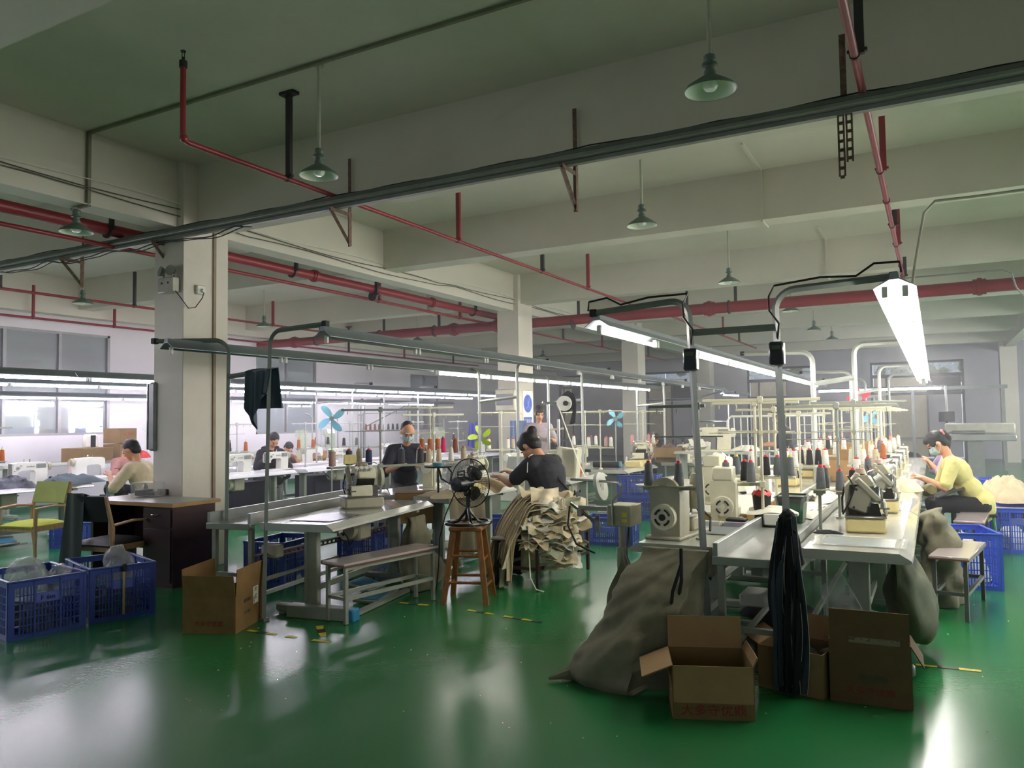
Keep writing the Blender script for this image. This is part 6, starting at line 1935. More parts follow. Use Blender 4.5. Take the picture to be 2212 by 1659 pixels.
# colourful fans -----------------------------------------------------
def blade_fan(col, nb, r, alpha=1.0, rod=0.7):
    def f():
        t = thing('blade_fan', '', 'fan')
        m = mat('fan_%s' % col[0], col[1], 0.35, var=0.03, alpha=alpha)
        for k in range(nb):
            def bl(u, v):
                rr = 0.035 + (r - 0.035) * u
                w = (0.55 + 0.5 * u) * r * 0.55 * (math.sin((0.12 + 0.86 * u) * PI) ** 0.55) / rr
                a = 2 * PI * k / nb + 0.4 + 0.25 * u + (v - 0.5) * w
                return (0.035 * (v - 0.5), rr * math.cos(a), rr * math.sin(a) * 1.0)
            MB().grid(bl, 8, 5, 0.003).build('blade', m, t, smooth=60)
        MB().cyl((-0.03, 0, 0), (0.05, 0, 0), 0.04, n=16).build('hub', M_GREY, t)
        MB().cyl((-0.09, 0, 0), (-0.03, 0, 0), 0.035, n=14).build('motor', M_WHITE, t)
        MB().tube([(-0.07, 0, -0.02), (-0.09, 0, -0.12), (-0.08, 0, -rod)], 0.012, 8).cyl((-0.08, 0, -rod), (-0.08, 0, -rod + 0.02), 0.06, n=12).build('stem', M_LPOST, t)
        return t
    return f


FG = 'small open-bladed fans'
place('fan_g', blade_fan(('lime', (184, 214, 60)), 5, 0.17, rod=1.33), (-5.35, 8.95, 1.33), -0.95, 'lime green five-bladed fan left of the woman in black', 'fan', FG)
place('fan_b', blade_fan(('skyblue', (122, 186, 208)), 4, 0.27, rod=1.63), (-9.15, 10.3, 1.63), -0.85, 'light blue four-bladed fan over the left tables', 'fan', FG)
place('fan_b2', blade_fan(('skyblue', (122, 186, 208)), 4, 0.2, rod=1.56), (-5.2, 13.6, 1.56), -1.2, 'light blue fan before the third column, blades like a cross', 'fan', FG)
place('fan_r', blade_fan(('redpink', (222, 52, 78)), 5, 0.22, rod=1.86), (-1.15, 15.2, 1.86), -1.4, 'bright pink red fan between the far frame posts', 'fan', FG)
place('fan_b2', None, (-1.0, 15.5, 1.56), -1.0, 'pale blue fan turned sideways beside the pink red one', 'fan', FG)
place('fan_w', blade_fan(('white', (214, 214, 220)), 3, 0.3, rod=1.42), (-9.3, 7.1, 1.42), -0.5, 'white three-bladed fan above the red carton at the left', 'fan', FG)

# ================================================================== LEFT: DESK, CHAIRS, CRATES
DK = mat('desk_dark_red', (58, 34, 38), 0.4, var=0.12, scale=4)
t = thing('desk', 'dark red-brown pedestal desk with a grey top standing against the column', 'desk', (-6.4, 4.98, 0), math.radians(1))
MB().box((-0.62, 0.25, 0.79), (1.32, 0.56, 0.035), 0.003).build('desktop', mat('desk_top_grey', (150, 148, 140), 0.3, var=0.08), t)
MB().box((-0.62, 0.25, 0.785), (1.33, 0.57, 0.03)).build('top_edging', M_EDGE, t)
pd = MB().box((-0.21, 0.25, 0.385), (0.42, 0.5, 0.77)).build('pedestal', DK, t)
MB().box((-0.21, -0.004, 0.66), (0.38, 0.016, 0.17)).build('drawer', DK, t)
d_ = MB().box((-0.21, -0.004, 0.3), (0.38, 0.016, 0.5)).build('cupboard_door', DK, t)
MB().tube([(-0.29, -0.012, 0.69), (-0.27, -0.03, 0.69), (-0.21, -0.03, 0.69), (-0.19, -0.012, 0.69)], 0.005, 6).build('drawer_handle', M_CHROME, t)
MB().box((-1.2, 0.25, 0.385), (0.03, 0.5, 0.77)).box((-0.75, 0.48, 0.5), (0.9, 0.02, 0.5)).build('end_panel', DK, t)
t = thing('storage_tub', 'clear plastic tub of small parts on the desk by the column', 'tub', tuple(atz(320, 1072, 0.81)), 0.3)
MB().box((0, 0, 0.075), (0.28, 0.2, 0.15), 0.01).build('tub_body', mat('tub_clear', (200, 202, 200), 0.15, var=0, alpha=0.3), t)
MB().box((-0.05, 0, 0.04), (0.12, 0.15, 0.06), 0.01).box((0.07, 0, 0.03), (0.1, 0.12, 0.04), 0.01).build('contents', mat('dark_parts', (74, 70, 66), 0.7, var=0.3), t)
t = thing('steel_cup', 'small steel bottle in front of the clear tub on the desk', 'bottle', tuple(atz(314, 1068, 0.81)))
MB().lathe([(0.028, 0), (0.03, 0.01), (0.03, 0.085), (0.022, 0.1), (0.012, 0.105), (0.012, 0.12)], 18).build('bottle_body', M_STEEL, t)
t = thing('small_box', 'low dark red box right of the clear tub on the desk', 'box', tuple(atz(357, 1068, 0.81)), 0.2)
MB().box((0, 0, 0.03), (0.14, 0.09, 0.06), 0.004).build('box_shell', mat('maroon', (88, 50, 54), 0.6), t)


def oak_chair(seatm, backm):
    def f():
        t = thing('armchair', '', 'chair')
        for s in (-1, 1):
            MB().tube([(0.24, s * 0.27, 0.0), (0.235, s * 0.265, 0.3), (0.23, s * 0.26, 0.64)], [0.014, 0.02, 0.021], 8).build('leg', M_OAK, t)
            MB().tube([(-0.26, s * 0.26, 0.0), (-0.21, s * 0.255, 0.35), (-0.2, s * 0.25, 0.6), (-0.27, s * 0.24, 0.9)], [0.015, 0.022, 0.022, 0.015], 8).build('leg', M_OAK, t)
            MB().tube([(0.25, s * 0.265, 0.64), (0.0, s * 0.275, 0.655), (-0.2, s * 0.26, 0.63)], [0.018, 0.022, 0.022], 8, flat=0.6).build('armrest', M_OAK, t)
            MB().box((0, s * 0.235, 0.41), (0.46, 0.025, 0.055)).build('side_rail', M_OAK, t)
        MB().box((0.22, 0, 0.41), (0.025, 0.48, 0.055)).box((-0.2, 0, 0.41), (0.025, 0.48, 0.055)).build('seat_rail', M_OAK, t)
        def st(u, v):
            return (-0.24 + 0.5 * u, -0.25 + 0.5 * v, 0.445 + 0.045 * (1 - (2 * u - 1) ** 4) * (1 - (2 * v - 1) ** 4))
        MB().grid(st, 14, 14, 0.02).build('seat', seatm, t, smooth=60)
        MB().grid(lambda u, v: (-0.2 - 0.07 * u * 1.0 - 0.035 * math.sin(v * PI), -0.24 + 0.48 * v, 0.66 + 0.24 * u), 8, 12, 0.03).build('backrest', backm, t, smooth=60)
        return t
    return f


M_OLIVE = mat('olive_fabric', (134, 144, 78), 0.8, var=0.08, bump=0.2, bscale=150)
M_LIME = mat('lime_fabric', (176, 182, 66), 0.8, var=0.08, bump=0.2, bscale=150)
pg = atz(75, 1128, 0.46)
place('chairG', oak_chair(M_LIME, M_OLIVE), (pg.x, pg.y, 0), -1.35, 'oak armchair with a lime green seat and olive backrest at the left', 'chair')
pg = atz(262, 1165, 0.45)
place('chairD', oak_chair(M_DARK, M_DARK), (pg.x - 0.02, pg.y - 0.1, 0), 1.7, 'oak armchair with a dark seat drawn up to the desk, a cloth over its back', 'chair')
t = thing('hung_cloth', 'slate green cloth hung over the back of the chair at the desk', 'cloth', (pg.x - 0.1, pg.y - 0.37, 0), 1.7)
def dr(u, v):
    w = 0.11 + 0.05 * max(0, v - 0.5)
    if v < 0.18:
        return (0.05 - 0.04 * v / 0.18, (u - 0.5) * 2 * w, 0.84 + 0.09 * v / 0.18)
    k = (v - 0.18) / 0.82
    return (-0.035 - 0.04 * k + 0.01 * math.sin(u * 9 + 3 * k), (u - 0.5) * 2 * w + 0.03 * k, 0.93 - 0.78 * k)
MB().grid(dr, 12, 22, 0.005).build('cloth_folds', mat('slate_green', (66, 76, 74), 0.85, var=0.08), t, smooth=80)
# crates at the left front
CL = 'blue plastic crates'
p0, p1 = atz(18, 1388, 0), atz(183, 1355, 0)
d = p1 - p0
rz = math.atan2(d.y, d.x)
nr = V((-math.sin(rz), math.cos(rz), 0))
ca = p0 + d / 2 + nr * 0.36
place('crateL', crate(0.52, 0.7, 0.43), (ca.x, ca.y, 0), rz, 'blue plastic crate with handwriting on its plate, front left corner', 'crate', CL)
p2, p3 = atz(197, 1349, 0), atz(331, 1326, 0)
d2 = p3 - p2
rz2 = math.atan2(d2.y, d2.x)
nr2 = V((-math.sin(rz2), math.cos(rz2), 0))
cb = p2 + d2 / 2 + nr2 * 0.36
crb = place('crateL', None, (cb.x, cb.y, 0), rz2, 'blue plastic crate with a yellow strap, second from the left front corner', 'crate', CL)
crb.scale = (0.93, 1, 1)
tl = thing('handwritten_note', 'black handwriting on the plate of the front left crate', 'writing', (ca.x, ca.y, 0), rz)
text(tl, 'ink_mark', 'F 6m', 0.05, mat('ink_black', (50, 48, 44), 0.7), (0.0, -0.359, 0.28), (PI / 2, 0, 0))
t = thing('strap', 'yellowed strap hanging down the side of the second front left crate', 'strap', (p2.x + d2.x * 0.5, p2.y + d2.y * 0.5, 0), rz2)
MB().box((0, -0.012, 0.24), (0.018, 0.003, 0.4)).build('webbing', mat('strap_yellow', (180, 160, 110), 0.7), t)
MB().box((0.005, -0.015, 0.41), (0.035, 0.02, 0.06), 0.006).build('buckle', M_DARK, t)
for (cc, rr, nm, i) in ((ca, rz, 'front left crate', 0), (cb, rz2, 'second front left crate', 1)):
    u_ = V((math.cos(rr), math.sin(rr), 0))
    n_ = V((-math.sin(rr), math.cos(rr), 0))
    cloth_heap('scraps', 'mixed scraps filling the %s' % nm, 'scraps', (cc.x, cc.y, 0.03), 0.22, 0.3, 0.2, mat('grey_scrap', (112, 104, 98), 0.8, var=0.5, scale=14), 31 + i, rz=rr, flaps=10, m2=mat('scrap_rose', (130, 108, 104), 0.8))
    for k, (a, b_, s) in enumerate(((-0.06, -0.1, 1.0), (0.14, -0.18, 0.75)) if i == 0 else ((0.03, -0.12, 1.0),)):
        q = cc + u_ * a + n_ * b_
        t = thing('plastic_bag', 'clear rounded plastic bag rising out of the %s%s' % (nm, (', larger one', ', smaller one')[k] if i == 0 else ''), 'bag', (q.x, q.y, 0.24), rr)
        MB().loft(lofted(dense([(0, 0, 0.0, 0.12 * s, 0.1 * s), (0, 0, 0.1, 0.14 * s, 0.12 * s), (0, 0, 0.2 * s + 0.02, 0.11 * s, 0.1 * s), (0.01, 0, 0.28 * s + 0.02, 0.05 * s, 0.05 * s), (0.01, 0, 0.3 * s + 0.02, 0.01, 0.01)], 4), 26, folds=4, amp=0.08, seed=2.4 + k + i, namp=0.05, nscale=9)).build('bag_film', M_POLY, t, smooth=50)

# ================================================================== FAR LEFT LINE
FT = 'white sewing tables of the left line'
for i, (x, y) in enumerate(((-10.5, 5.6), (-9.65, 8.6), (-9.6, 10.9), (-9.55, 13.2), (-9.5, 15.5), (-11.4, 4.6), (-11.4, 6.9), (-11.0, 9.4), (-10.75, 11.5), (-10.7, 13.8), (-10.6, 16.1))):
    place('tab_f', sewing_table(2.1, 0.68, ZT + 0.02, mat('bright_laminate', (226, 226, 230), 0.2, var=0.03)), (x, y, 0), 0 if i < 5 else PI, 'white sewing table of the left line, %s side, %s from the camera' % ('near' if i < 5 else 'far', ('first', 'second', 'third', 'fourth', 'fifth', 'first', 'second', 'third', 'fourth', 'fifth', 'sixth')[i]), 'table', FT)
MG = 'white lockstitch machines of the left line'
k = 0
for (x, y, rz_, wh) in ((-10.75, 6.1, PI / 2, 'at the left edge of the picture'), (-9.75, 7.75, PI - 0.2, 'in front of the worker in the beige shirt'), (-9.65, 8.7, PI / 2, 'at the table end right of the first column'), (-9.75, 9.6, PI / 2, 'in front of the hooded worker'),
                        (-9.7, 11.1, PI / 2, 'behind the open box with a white bag'), (-9.6, 12.6, PI / 2, 'near the light blue fan'), (-9.6, 14.0, PI / 2, 'below the blue hung cloth'), (-9.5, 15.8, PI / 2, 'left of the second column'),
                        (-11.3, 7.3, -PI / 2, 'on the far side behind the beige shirt'), (-10.8, 9.3, -PI / 2, 'on the far side right of the first column'), (-10.8, 11.6, -PI / 2, 'on the far side behind the blue fan'), (-10.7, 13.9, -PI / 2, 'on the far side before the metal rack')):
    place('lock_f', lockstitch(M_WHITE, word=True), (x, y, ZT + 0.02), rz_, 'white lockstitch machine, left line, %s' % wh, 'sewing machine', MG)
for i, (x, y, cs) in enumerate(((-10.75, 5.6, ('grey', 'orange')), (-9.9, 7.9, ('orange', 'orange')), (-9.9, 8.9, ('black', 'orange')), (-9.85, 10.4, ('orange', 'orange')), (-9.85, 11.6, ('black', 'grey')), (-9.8, 13.6, ('orange', 'brown')), (-9.75, 15.3, ('black', 'grey')), (-11.3, 9.8, ('black', 'navy')), (-11.2, 12.3, ('brown', 'black')))):
    stand('fl', 'white thread stand of the left line, %s from the left' % ('first', 'second', 'third', 'fourth', 'fifth', 'sixth', 'seventh', 'eighth', 'ninth')[i], (x, y, ZT + 0.02), 1.1, ((-0.12, 0), (0.14, 0)), [(c, 'yellow') for c in cs], 0.8, 0.33, 0.25, where='the %s stand of the left line' % ('first', 'second', 'third', 'fourth', 'fifth', 'sixth', 'seventh', 'eighth', 'ninth')[i], m=M_LPOST)
# wall bench with boxes
place('tab_w', sewing_table(2.6, 0.7, 0.92, M_LAMG, under=False), (-13.9, 8.6, 0), 0, 'long grey bench along the windowed wall, left part', 'table')
place('tab_w', None, (-13.9, 12.6, 0), 0, 'long grey bench along the windowed wall, right part', 'table')
t = thing('cardboard_box', 'long low brown carton on the bench below the left window', 'box', (-13.8, 8.9, 0.92), 0.2)
MB().box((0, 0, 0.12), (0.5, 0.7, 0.24), 0.004).build('box_shell', M_CARD, t)
for k in range(2):
    t = thing('cardboard_box', 'small brown carton in a stack of two below the left window, %s one' % ('lower', 'upper')[k], 'box', (-13.8, 9.55, 0.92 + k * 0.3), 0.2)
    MB().box((0, 0, 0.145), (0.4, 0.42, 0.29), 0.004).build('box_shell', M_CARD, t)
    text(t, 'red_print', '▲ 纸箱', 0.07, mat('red_ink', (180, 70, 60), 0.7), (0.203, 0, 0.18), (PI / 2, 0, PI / 2))
t = thing('plastic_bag', 'white bag with a dark print hung below the left window', 'bag', (-13.8, 8.95, 1.16))
MB().box((0, 0, 0.12), (0.1, 0.3, 0.26), 0.04).build('bag_body', M_WHITE, t)
MB().box((0.052, 0.02, 0.12), (0.01, 0.1, 0.22), 0.004).build('dark_stripe', M_BLACKC, t)
t = thing('red_bundle', 'small red cloth bundle beside the stacked cartons at the left', 'cloth', (-13.75, 10.0, 0.92))
cloth_heap('', '', '', (0, 0, 0), 0.14, 0.14, 0.14, mat('red_cloth', (200, 54, 54), 0.7), 41, parent=t)
cloth_heap('cloth_pile', 'slate blue trousers spread on the near left table', 'cloth pile', (-10.35, 6.4, ZT + 0.02), 0.24, 0.4, 0.14, M_SLATE, 42, flaps=3)
cloth_heap('cloth_pile', 'dark and white printed bag heap left of the water bottle', 'cloth pile', (-10.4, 5.7, ZT + 0.02), 0.2, 0.25, 0.16, mat('navy_white', (96, 98, 112), 0.5, var=0.6, scale=9), 43, flaps=4, m2=M_NAVY)
t = thing('water_bottle', 'clear water bottle with an orange lid on the near left table', 'bottle', tuple(atz(153, 1030, ZT + 0.02)))
MB().lathe([(0.045, 0), (0.05, 0.01), (0.05, 0.08), (0.042, 0.13), (0.05, 0.19), (0.05, 0.21), (0.034, 0.23)], 18).build('bottle_body', mat('bottle_clear', (214, 190, 184), 0.1, var=0, alpha=0.6), t)
MB().lathe([(0.04, 0.225), (0.04, 0.25), (0.02, 0.268), (0.01, 0.28)], 16).build('lid', mat('lid_orange', (226, 132, 62), 0.4), t)
# open box with a white bag, right of the first column
p_ = atz(685, 990, ZT + 0.02)
place('cartonF', carton(0.42, 0.36, 0.16, {}, m=mat('cardboard_orange', (186, 140, 88), 0.8, var=0.1)), (p_.x, p_.y, ZT + 0.02), 0.5, 'low open carton holding white plastic bags, left of the blue fan', 'box')
t = thing('plastic_bag', 'white crumpled bags in the low open carton', 'bag', (p_.x, p_.y, ZT + 0.03), 0.4)
MB().loft(lofted(dense([(0, 0, 0.01, 0.17, 0.14), (0, 0, 0.14, 0.18, 0.15), (0.02, 0, 0.24, 0.16, 0.13), (0.02, 0, 0.3, 0.05, 0.04)], 4), 26, folds=7, amp=0.1, seed=5, namp=0.08, nscale=9)).build('bag_film', M_POLY, t, smooth=50)
# dark boxes and crates below the left tables
for i, (px, py, z) in enumerate(((525, 1062, 0.0), (740, 1035, 0), (700, 1040, 0), (300, 1185, 0), (480, 1105, 0))):
    q = atz((525, 760, 690, 178, 500)[i], (1100, 1075, 1085, 1180, 1115)[i], 0.0)
    place('crateS', crate(0.6, 0.42, 0.34), (q.x, q.y, 0), 0.1 * i, 'blue plastic crate under the left line, %s' % ('right of the first column', 'behind the long-armed stand', 'below the open carton', 'behind the armchairs', 'close beside the column')[i], 'crate', CB)
for i in range(3):
    t = thing('storage_box', 'dark box under the far tables of the left line, %s' % ('left one', 'middle one', 'right one')[i], 'box', (-10.2, 9.2 + 1.9 * i, 0))
    MB().box((0, 0, 0.3), (0.5, 0.7, 0.6), 0.01).build('box_shell', M_NAVY, t)
# machines by the wall: bigger head machine, rack, blue cloth
for i, (x, y) in enumerate(((-12.4, 13.0), (-12.3, 18.3), (-13.4, 15.0))):
    t = thing('eyelet_machine', 'tall green-grey machine head on a yellow table by the wall, %s' % ('below the light blue fan', 'right one', 'middle one')[i], 'sewing machine', (x, y, 0), -0.6)
    MB().box((0, 0, 0.75), (0.6, 0.9, 0.04)).build('tabletop', mat('tan_board', (214, 176, 96), 0.5), t)
    for sx in (-1, 1):
        for sy in (-1, 1):
            MB().box((sx * 0.26, sy * 0.4, 0.37), (0.04, 0.04, 0.73)).build('leg', M_FRAME, t)
    MB().prism([(-0.2, 0.77), (0.2, 0.77), (0.22, 1.3), (0.1, 1.4), (-0.3, 1.4), (-0.32, 1.25), (0.02, 1.2), (0.0, 0.95), (-0.2, 0.92)], -0.09, 0.09, 'y').build('machine_head', mat('pale_green_enamel', (196, 208, 184), 0.35), t)
    MB().box((-0.26, 0, 1.08), (0.06, 0.1, 0.3), 0.01).cyl((-0.3, -0.04, 1.2), (-0.3, -0.04, 0.9), 0.01, n=6).cyl((-0.26, -0.06, 1.3), (-0.34, -0.06, 1.3), 0.03, n=12).build('needle_head', M_CHROME, t)
    MB().tube([(-0.35, 0.3, 0.77), (-0.35, 0.3, 1.65), (-0.25, 0.2, 1.75), (0.2, 0.0, 1.78)], 0.015, 8).build('lamp_arm', M_LPOST, t)
t = thing('shelf_rack', 'grey metal rack with rows of small cones behind the masked man', 'rack', (-12.9, 16.6, 0), 0.5)
for sx in (-0.6, 0.6):
    for sy in (-0.18, 0.18):
        MB().box((sx, sy, 1.0), (0.035, 0.035, 2.0)).build('upright', M_GREY, t)
for z in (0.9, 1.35, 1.8):
    MB().box((0, 0, z), (1.24, 0.4, 0.02)).build('shelf', M_GREY, t)
MB().tube([(-0.6, 0, 1.4), (0.6, 0, 2.0)], 0.015, 6).build('diagonal_brace', M_GREY, t)
for k in range(9):
    x = -0.5 + 0.12 * k
    c_, s_ = math.cos(0.5), math.sin(0.5)
    put_cone(('brown', 'darkgrey', 'black')[k // 3 % 3], 'none', (-12.9 + c_ * x, 16.6 + s_ * x, 1.36), ('left', 'centre', 'right')[k % 3] + ' of three like it on the metal rack')
t = thing('hung_cloth', 'violet blue garment hanging left of the green fan', 'cloth', (-8.3, 13.6, 1.28), -0.5)
MB().grid(lambda u, v: ((u - 0.5) * (0.3 + 0.2 * v), 0.03 * math.sin(u * 14) * (0.3 + v), 0.22 - 0.5 * v + 0.08 * abs(u - 0.5)), 18, 14, 0.006).build('cloth_folds', mat('violet_cloth', (72, 74, 168), 0.8), t, smooth=80)
MB().cyl((0, 0.04, 0.2), (0, 0.04, -1.28), 0.012, n=6).cyl((-0.2, 0.04, 0.21), (0.2, 0.04, 0.21), 0.008, n=6).build('hanging_pole', M_LPOST, t)
t = thing('hung_cloth', 'pale blue garment hanging right of the green fan against the column', 'cloth', (-6.9, 12.95, 1.2), -0.2)
MB().grid(lambda u, v: ((u - 0.5) * 0.42, 0.025 * math.sin(u * 16), 0.35 - 1.05 * v), 18, 14, 0.006).build('cloth_folds', mat('pale_blue_cloth', (140, 160, 200), 0.8), t, smooth=80)
MB().cyl((0, 0.04, 0.3), (0, 0.04, -1.2), 0.012, n=6).build('hanging_pole', M_LPOST, t)
t = thing('clothes_hanger', 'brown hanger on a white rail at the left behind the navy cloth', 'hanger', (-11.2, 8.7, 1.55), -0.6)
MB().tube([(0, 0, 0.1), (0.02, 0, 0.13), (0.0, 0, 0.15), (-0.02, 0, 0.13)], 0.005, 5).tube([(0, 0, 0.09), (-0.2, 0, -0.06), (-0.16, 0, -0.08), (0.16, 0, -0.08), (0.2, 0, -0.06), (0, 0, 0.09)], 0.01, 6).build('hanger_body', mat('hanger_brown', (96, 62, 58), 0.5), t)
MB().tube([(-0.9, 0, -1.5), (-0.9, 0, 0.16), (0.5, 0, 0.16), (0.5, 0, -1.5)], 0.015, 6).build('rail', M_LPOST, t)

# column fittings -----------------------------------------------------
M_BOARD = mat('notice_grey', (150, 152, 154), 0.4)
t = thing('notice_board', 'grey framed board fixed edge-on to the left face of the first column', 'board', (-7.415, 5.55, 1.65), 0)
MB().box((-0.05, 0, 0), (0.12, 0.05, 0.75), 0.03).build('board_panel', M_BOARD, t)
MB().box((-0.11, 0.0, 0), (0.015, 0.06, 0.72), 0.005).build('board_frame', M_CHROME, t)
t = thing('emergency_lamp', 'twin-headed emergency lamp high on the first column', 'lamp', (-7.16, 5.55, 3.05))
MB().box((0, -0.05, 0), (0.24, 0.09, 0.16), 0.01).build('casing', mat('emerg_grey', (176, 174, 160), 0.5), t)
for s in (-1, 1):
    h = MB().lathe([(0.0, -0.03), (0.04, -0.02), (0.055, 0.02), (0.056, 0.03)], 18, Matrix.Translation((s * 0.075, -0.07, 0.15)) @ Matrix.Rotation(PI / 2 - 0.2, 4, 'X') @ Matrix.Rotation(s * 0.3, 4, 'Y')).cyl((s * 0.075, -0.05, 0.08), (s * 0.075, -0.05, 0.12), 0.012, n=8).build('lamp_head', M_CHROME if s > 0 else M_GREY, t)
MB().box((0.05, -0.097, 0.02), (0.02, 0.004, 0.02)).box((-0.05, -0.097, 0.02), (0.02, 0.004, 0.02)).build('test_buttons', M_DARK, t)
t = thing('wall_socket', 'white socket box with a plug on the right face of the first column', 'socket', (-6.995, 5.76, 3.02))
MB().box((0.02, 0, 0), (0.04, 0.11, 0.1), 0.008).build('socket_box', M_WHITE, t)
MB().cyl((0.04, 0.01, -0.01), (0.075, 0.01, -0.01), 0.022, n=12).build('plug', M_WHITE, t)
MB().tube([(0.07, 0.01, -0.02), (0.07, -0.02, -0.1), (0.04, -0.08, -0.2), (0.03, -0.16, -0.22), (0.01, -0.24, -0.12), (-0.06, -0.27, -0.02), (-0.12, -0.27, 0.02)], 0.005, 6).build('power_cord', M_DARK, t)
t = thing('fuse_box', 'cream breaker box with a dark window on the second column', 'box', (-7.26, 13.19, 1.95))
MB().box((0, -0.06, 0), (0.42, 0.12, 0.42), 0.015).build('casing', mat('breaker_cream', (214, 210, 186), 0.4), t)
MB().box((0, -0.123, 0.01), (0.36, 0.006, 0.22)).build('breaker_window', mat('breaker_window', (70, 66, 72), 0.2), t)
t = thing('safety_sign', 'white sign with a blue disc on the right face of the second column', 'sign', (-6.998, 13.52, 1.72))
MB().box((0.004, 0, 0), (0.008, 0.4, 0.82)).build('sign_board', mat('sign_white', (226, 232, 236), 0.3, var=0), t)
M_SB = mat('sign_blue', (44, 84, 190), 0.35, var=0)
MB().cyl((0.009, 0, 0.16), (0.011, 0, 0.16), 0.175, n=36).build('blue_disc', M_SB, t)
MB().box((0.01, 0, -0.19), (0.003, 0.34, 0.17)).build('blue_band', M_SB, t)
text(t, 'sign_text', '必须洗手', 0.085, mat('sign_white', (226, 232, 236)), (0.012, 0, -0.19), (PI / 2, 0, PI / 2))
b = MB()
b.tube([(0.0115, -0.08, 0.24), (0.0115, 0.0, 0.2), (0.0115, 0.08, 0.24), (0.0115, 0.09, 0.3)], 0.012, 4, flat=0.3).tube([(0.0115, -0.09, 0.06), (0.0115, -0.02, 0.1), (0.0115, 0.06, 0.1), (0.0115, 0.09, 0.04)], 0.012, 4, flat=0.3).tube([(0.0115, -0.03, 0.22), (0.0115, -0.01, 0.11)], 0.01, 4, flat=0.3).tube([(0.0115, 0.03, 0.22), (0.0115, 0.03, 0.12)], 0.01, 4, flat=0.3)
b.build('pictogram_lines', mat('sign_white', (226, 232, 236)), t)

# ================================================================== RIGHT SIDE CRATES AND BACK
p0, p1 = atz(2045, 1272, 0), atz(2162, 1277, 0)
d = p1 - p0
rz = math.atan2(d.y, d.x)
c = p0 + d / 2 + V((-math.sin(rz), math.cos(rz), 0)) * 0.31
place('crateR', crate(0.46, 0.62, 0.5, m=mat('bright_blue_crate', (58, 92, 214), 0.35, var=0.08)), (c.x, c.y, 0), rz, 'bright blue crate of white cloth beside the right-hand bench, nearest one', 'crate', CB)
cloth_heap('cloth_pile', 'white cloth filling the nearest crate at the right', 'cloth pile', (c.x, c.y, 0.03), 0.19, 0.27, 0.44, M_LINING, 51, rz=rz, flaps=8, m2=M_CANVAS)
for i, (x, y, z) in enumerate(((0.75, 10.6, 0), (1.05, 13.2, 0), (0.85, 14.9, 0), (1.75, 12.0, 0), (1.9, 17.2, 0), (1.9, 17.2, 0.5), (1.9, 17.2, 1.0))):
    place('crateR', None, (x, y, z), 0.12 if i < 4 else 0, 'bright blue crate at the right, %s' % ('second from the camera', 'third, with black hooks on its rim', 'behind the third one', 'half cut by the right edge', 'bottom of the tall stack at the edge', 'middle of the tall stack at the edge', 'top of the tall stack at the edge')[i], 'crate', CB)
    if i in (1, 2, 0):
        cloth_heap('cloth_pile', 'beige canvas cloth in the %s bright crate' % ('second', 'third', 'fourth')[i], 'cloth pile', (x, y, 0.03), 0.19, 0.27, (0.25, 0.42, 0.5)[i], M_CANVAS if i else M_LINING, 55 + i, flaps=6)
place('crateS', None, (-3.6, 9.2, 0), 0.15, 'low blue crate on the floor behind the cream bundle', 'crate', CB)
place('crateS', None, (-4.05, 11.6, 0), 0.1, 'blue crate standing behind the grey control box, lower one', 'crate', CB)
place('crateS', None, (-4.05, 11.6, 0.345), 0.1, 'blue crate stacked on another behind the grey control box', 'crate', CB)
place('crateS', None, (-5.1, 8.6, 0), 0.2, 'blue crate under the table of the woman in black', 'crate', CB)
t = thing('low_stool', 'green legged stool under the woman in yellow', 'stool', (0.42, 10.1, 0))
MB().box((0, 0, 0.44), (0.32, 0.3, 0.03), 0.008).build('seat', M_DARK, t)
for sx in (-1, 1):
    for sy in (-1, 1):
        MB().tube([(sx * 0.15, sy * 0.14, 0), (sx * 0.12, sy * 0.11, 0.43)], 0.015, 6).build('leg', mat('leg_green', (70, 150, 96), 0.4), t)
for i, (x, y) in enumerate(((-8.5, 6.3), (-11.7, 8.0), (-10.3, 9.9), (-11.6, 11.4), (-6.09, 8.24), (-5.1, 14.6), (0.35, 13.3))):
    t = thing('low_stool', 'stool under the %s' % ('worker in the beige shirt', 'worker whose dark hair shows behind the orange cones', 'hooded worker', 'worker reaching over a machine', 'masked man', 'worker at the open carton', 'worker in lavender')[i], 'stool', (x, y, 0))
    MB().box((0, 0, 0.44), (0.32, 0.3, 0.03), 0.008).build('seat', M_DARK, t)
    for sx in (-1, 1):
        for sy in (-1, 1):
            MB().tube([(sx * 0.15, sy * 0.14, 0), (sx * 0.12, sy * 0.11, 0.43)], 0.015, 6).build('leg', M_POST, t)
cloth_heap('cloth_pile', 'folded cream pieces on the right table before the woman in yellow', 'cloth pile', (-0.28, 9.25, ZT), 0.17, 0.3, 0.12, M_CANVAS, 61, flaps=6, m2=M_LINING)
cloth_heap('cloth_pile', 'beige canvas pile behind the woman in yellow', 'cloth pile', (0.75, 11.3, 0.5), 0.3, 0.5, 0.3, M_CANVAS, 62, flaps=6)
place('bench_b', None, (0.75, 11.3, 0), 0, 'dark bench under the beige canvas behind the woman in yellow', 'bench')
# cartons in the middle of the right line
for i, (x, y, s) in enumerate(((-1.05, 10.6, 1.0), (-1.0, 11.9, 1.1), (-1.0, 14.0, 1.0))):
    place('cartonG', carton(0.36, 0.42, 0.26, dict(front=(25, 0.15), right=(20, 0.15), left=(30, 0.12)), m=mat('cardboard_tan', (186, 146, 100), 0.8, var=0.1)), (x, y, 0.745), 0.1 * i, 'tan cardboard box standing in the long tray, %s' % ('nearest', 'middle', 'farthest')[i], 'box', 'tan boxes in the long tray', sc=s)
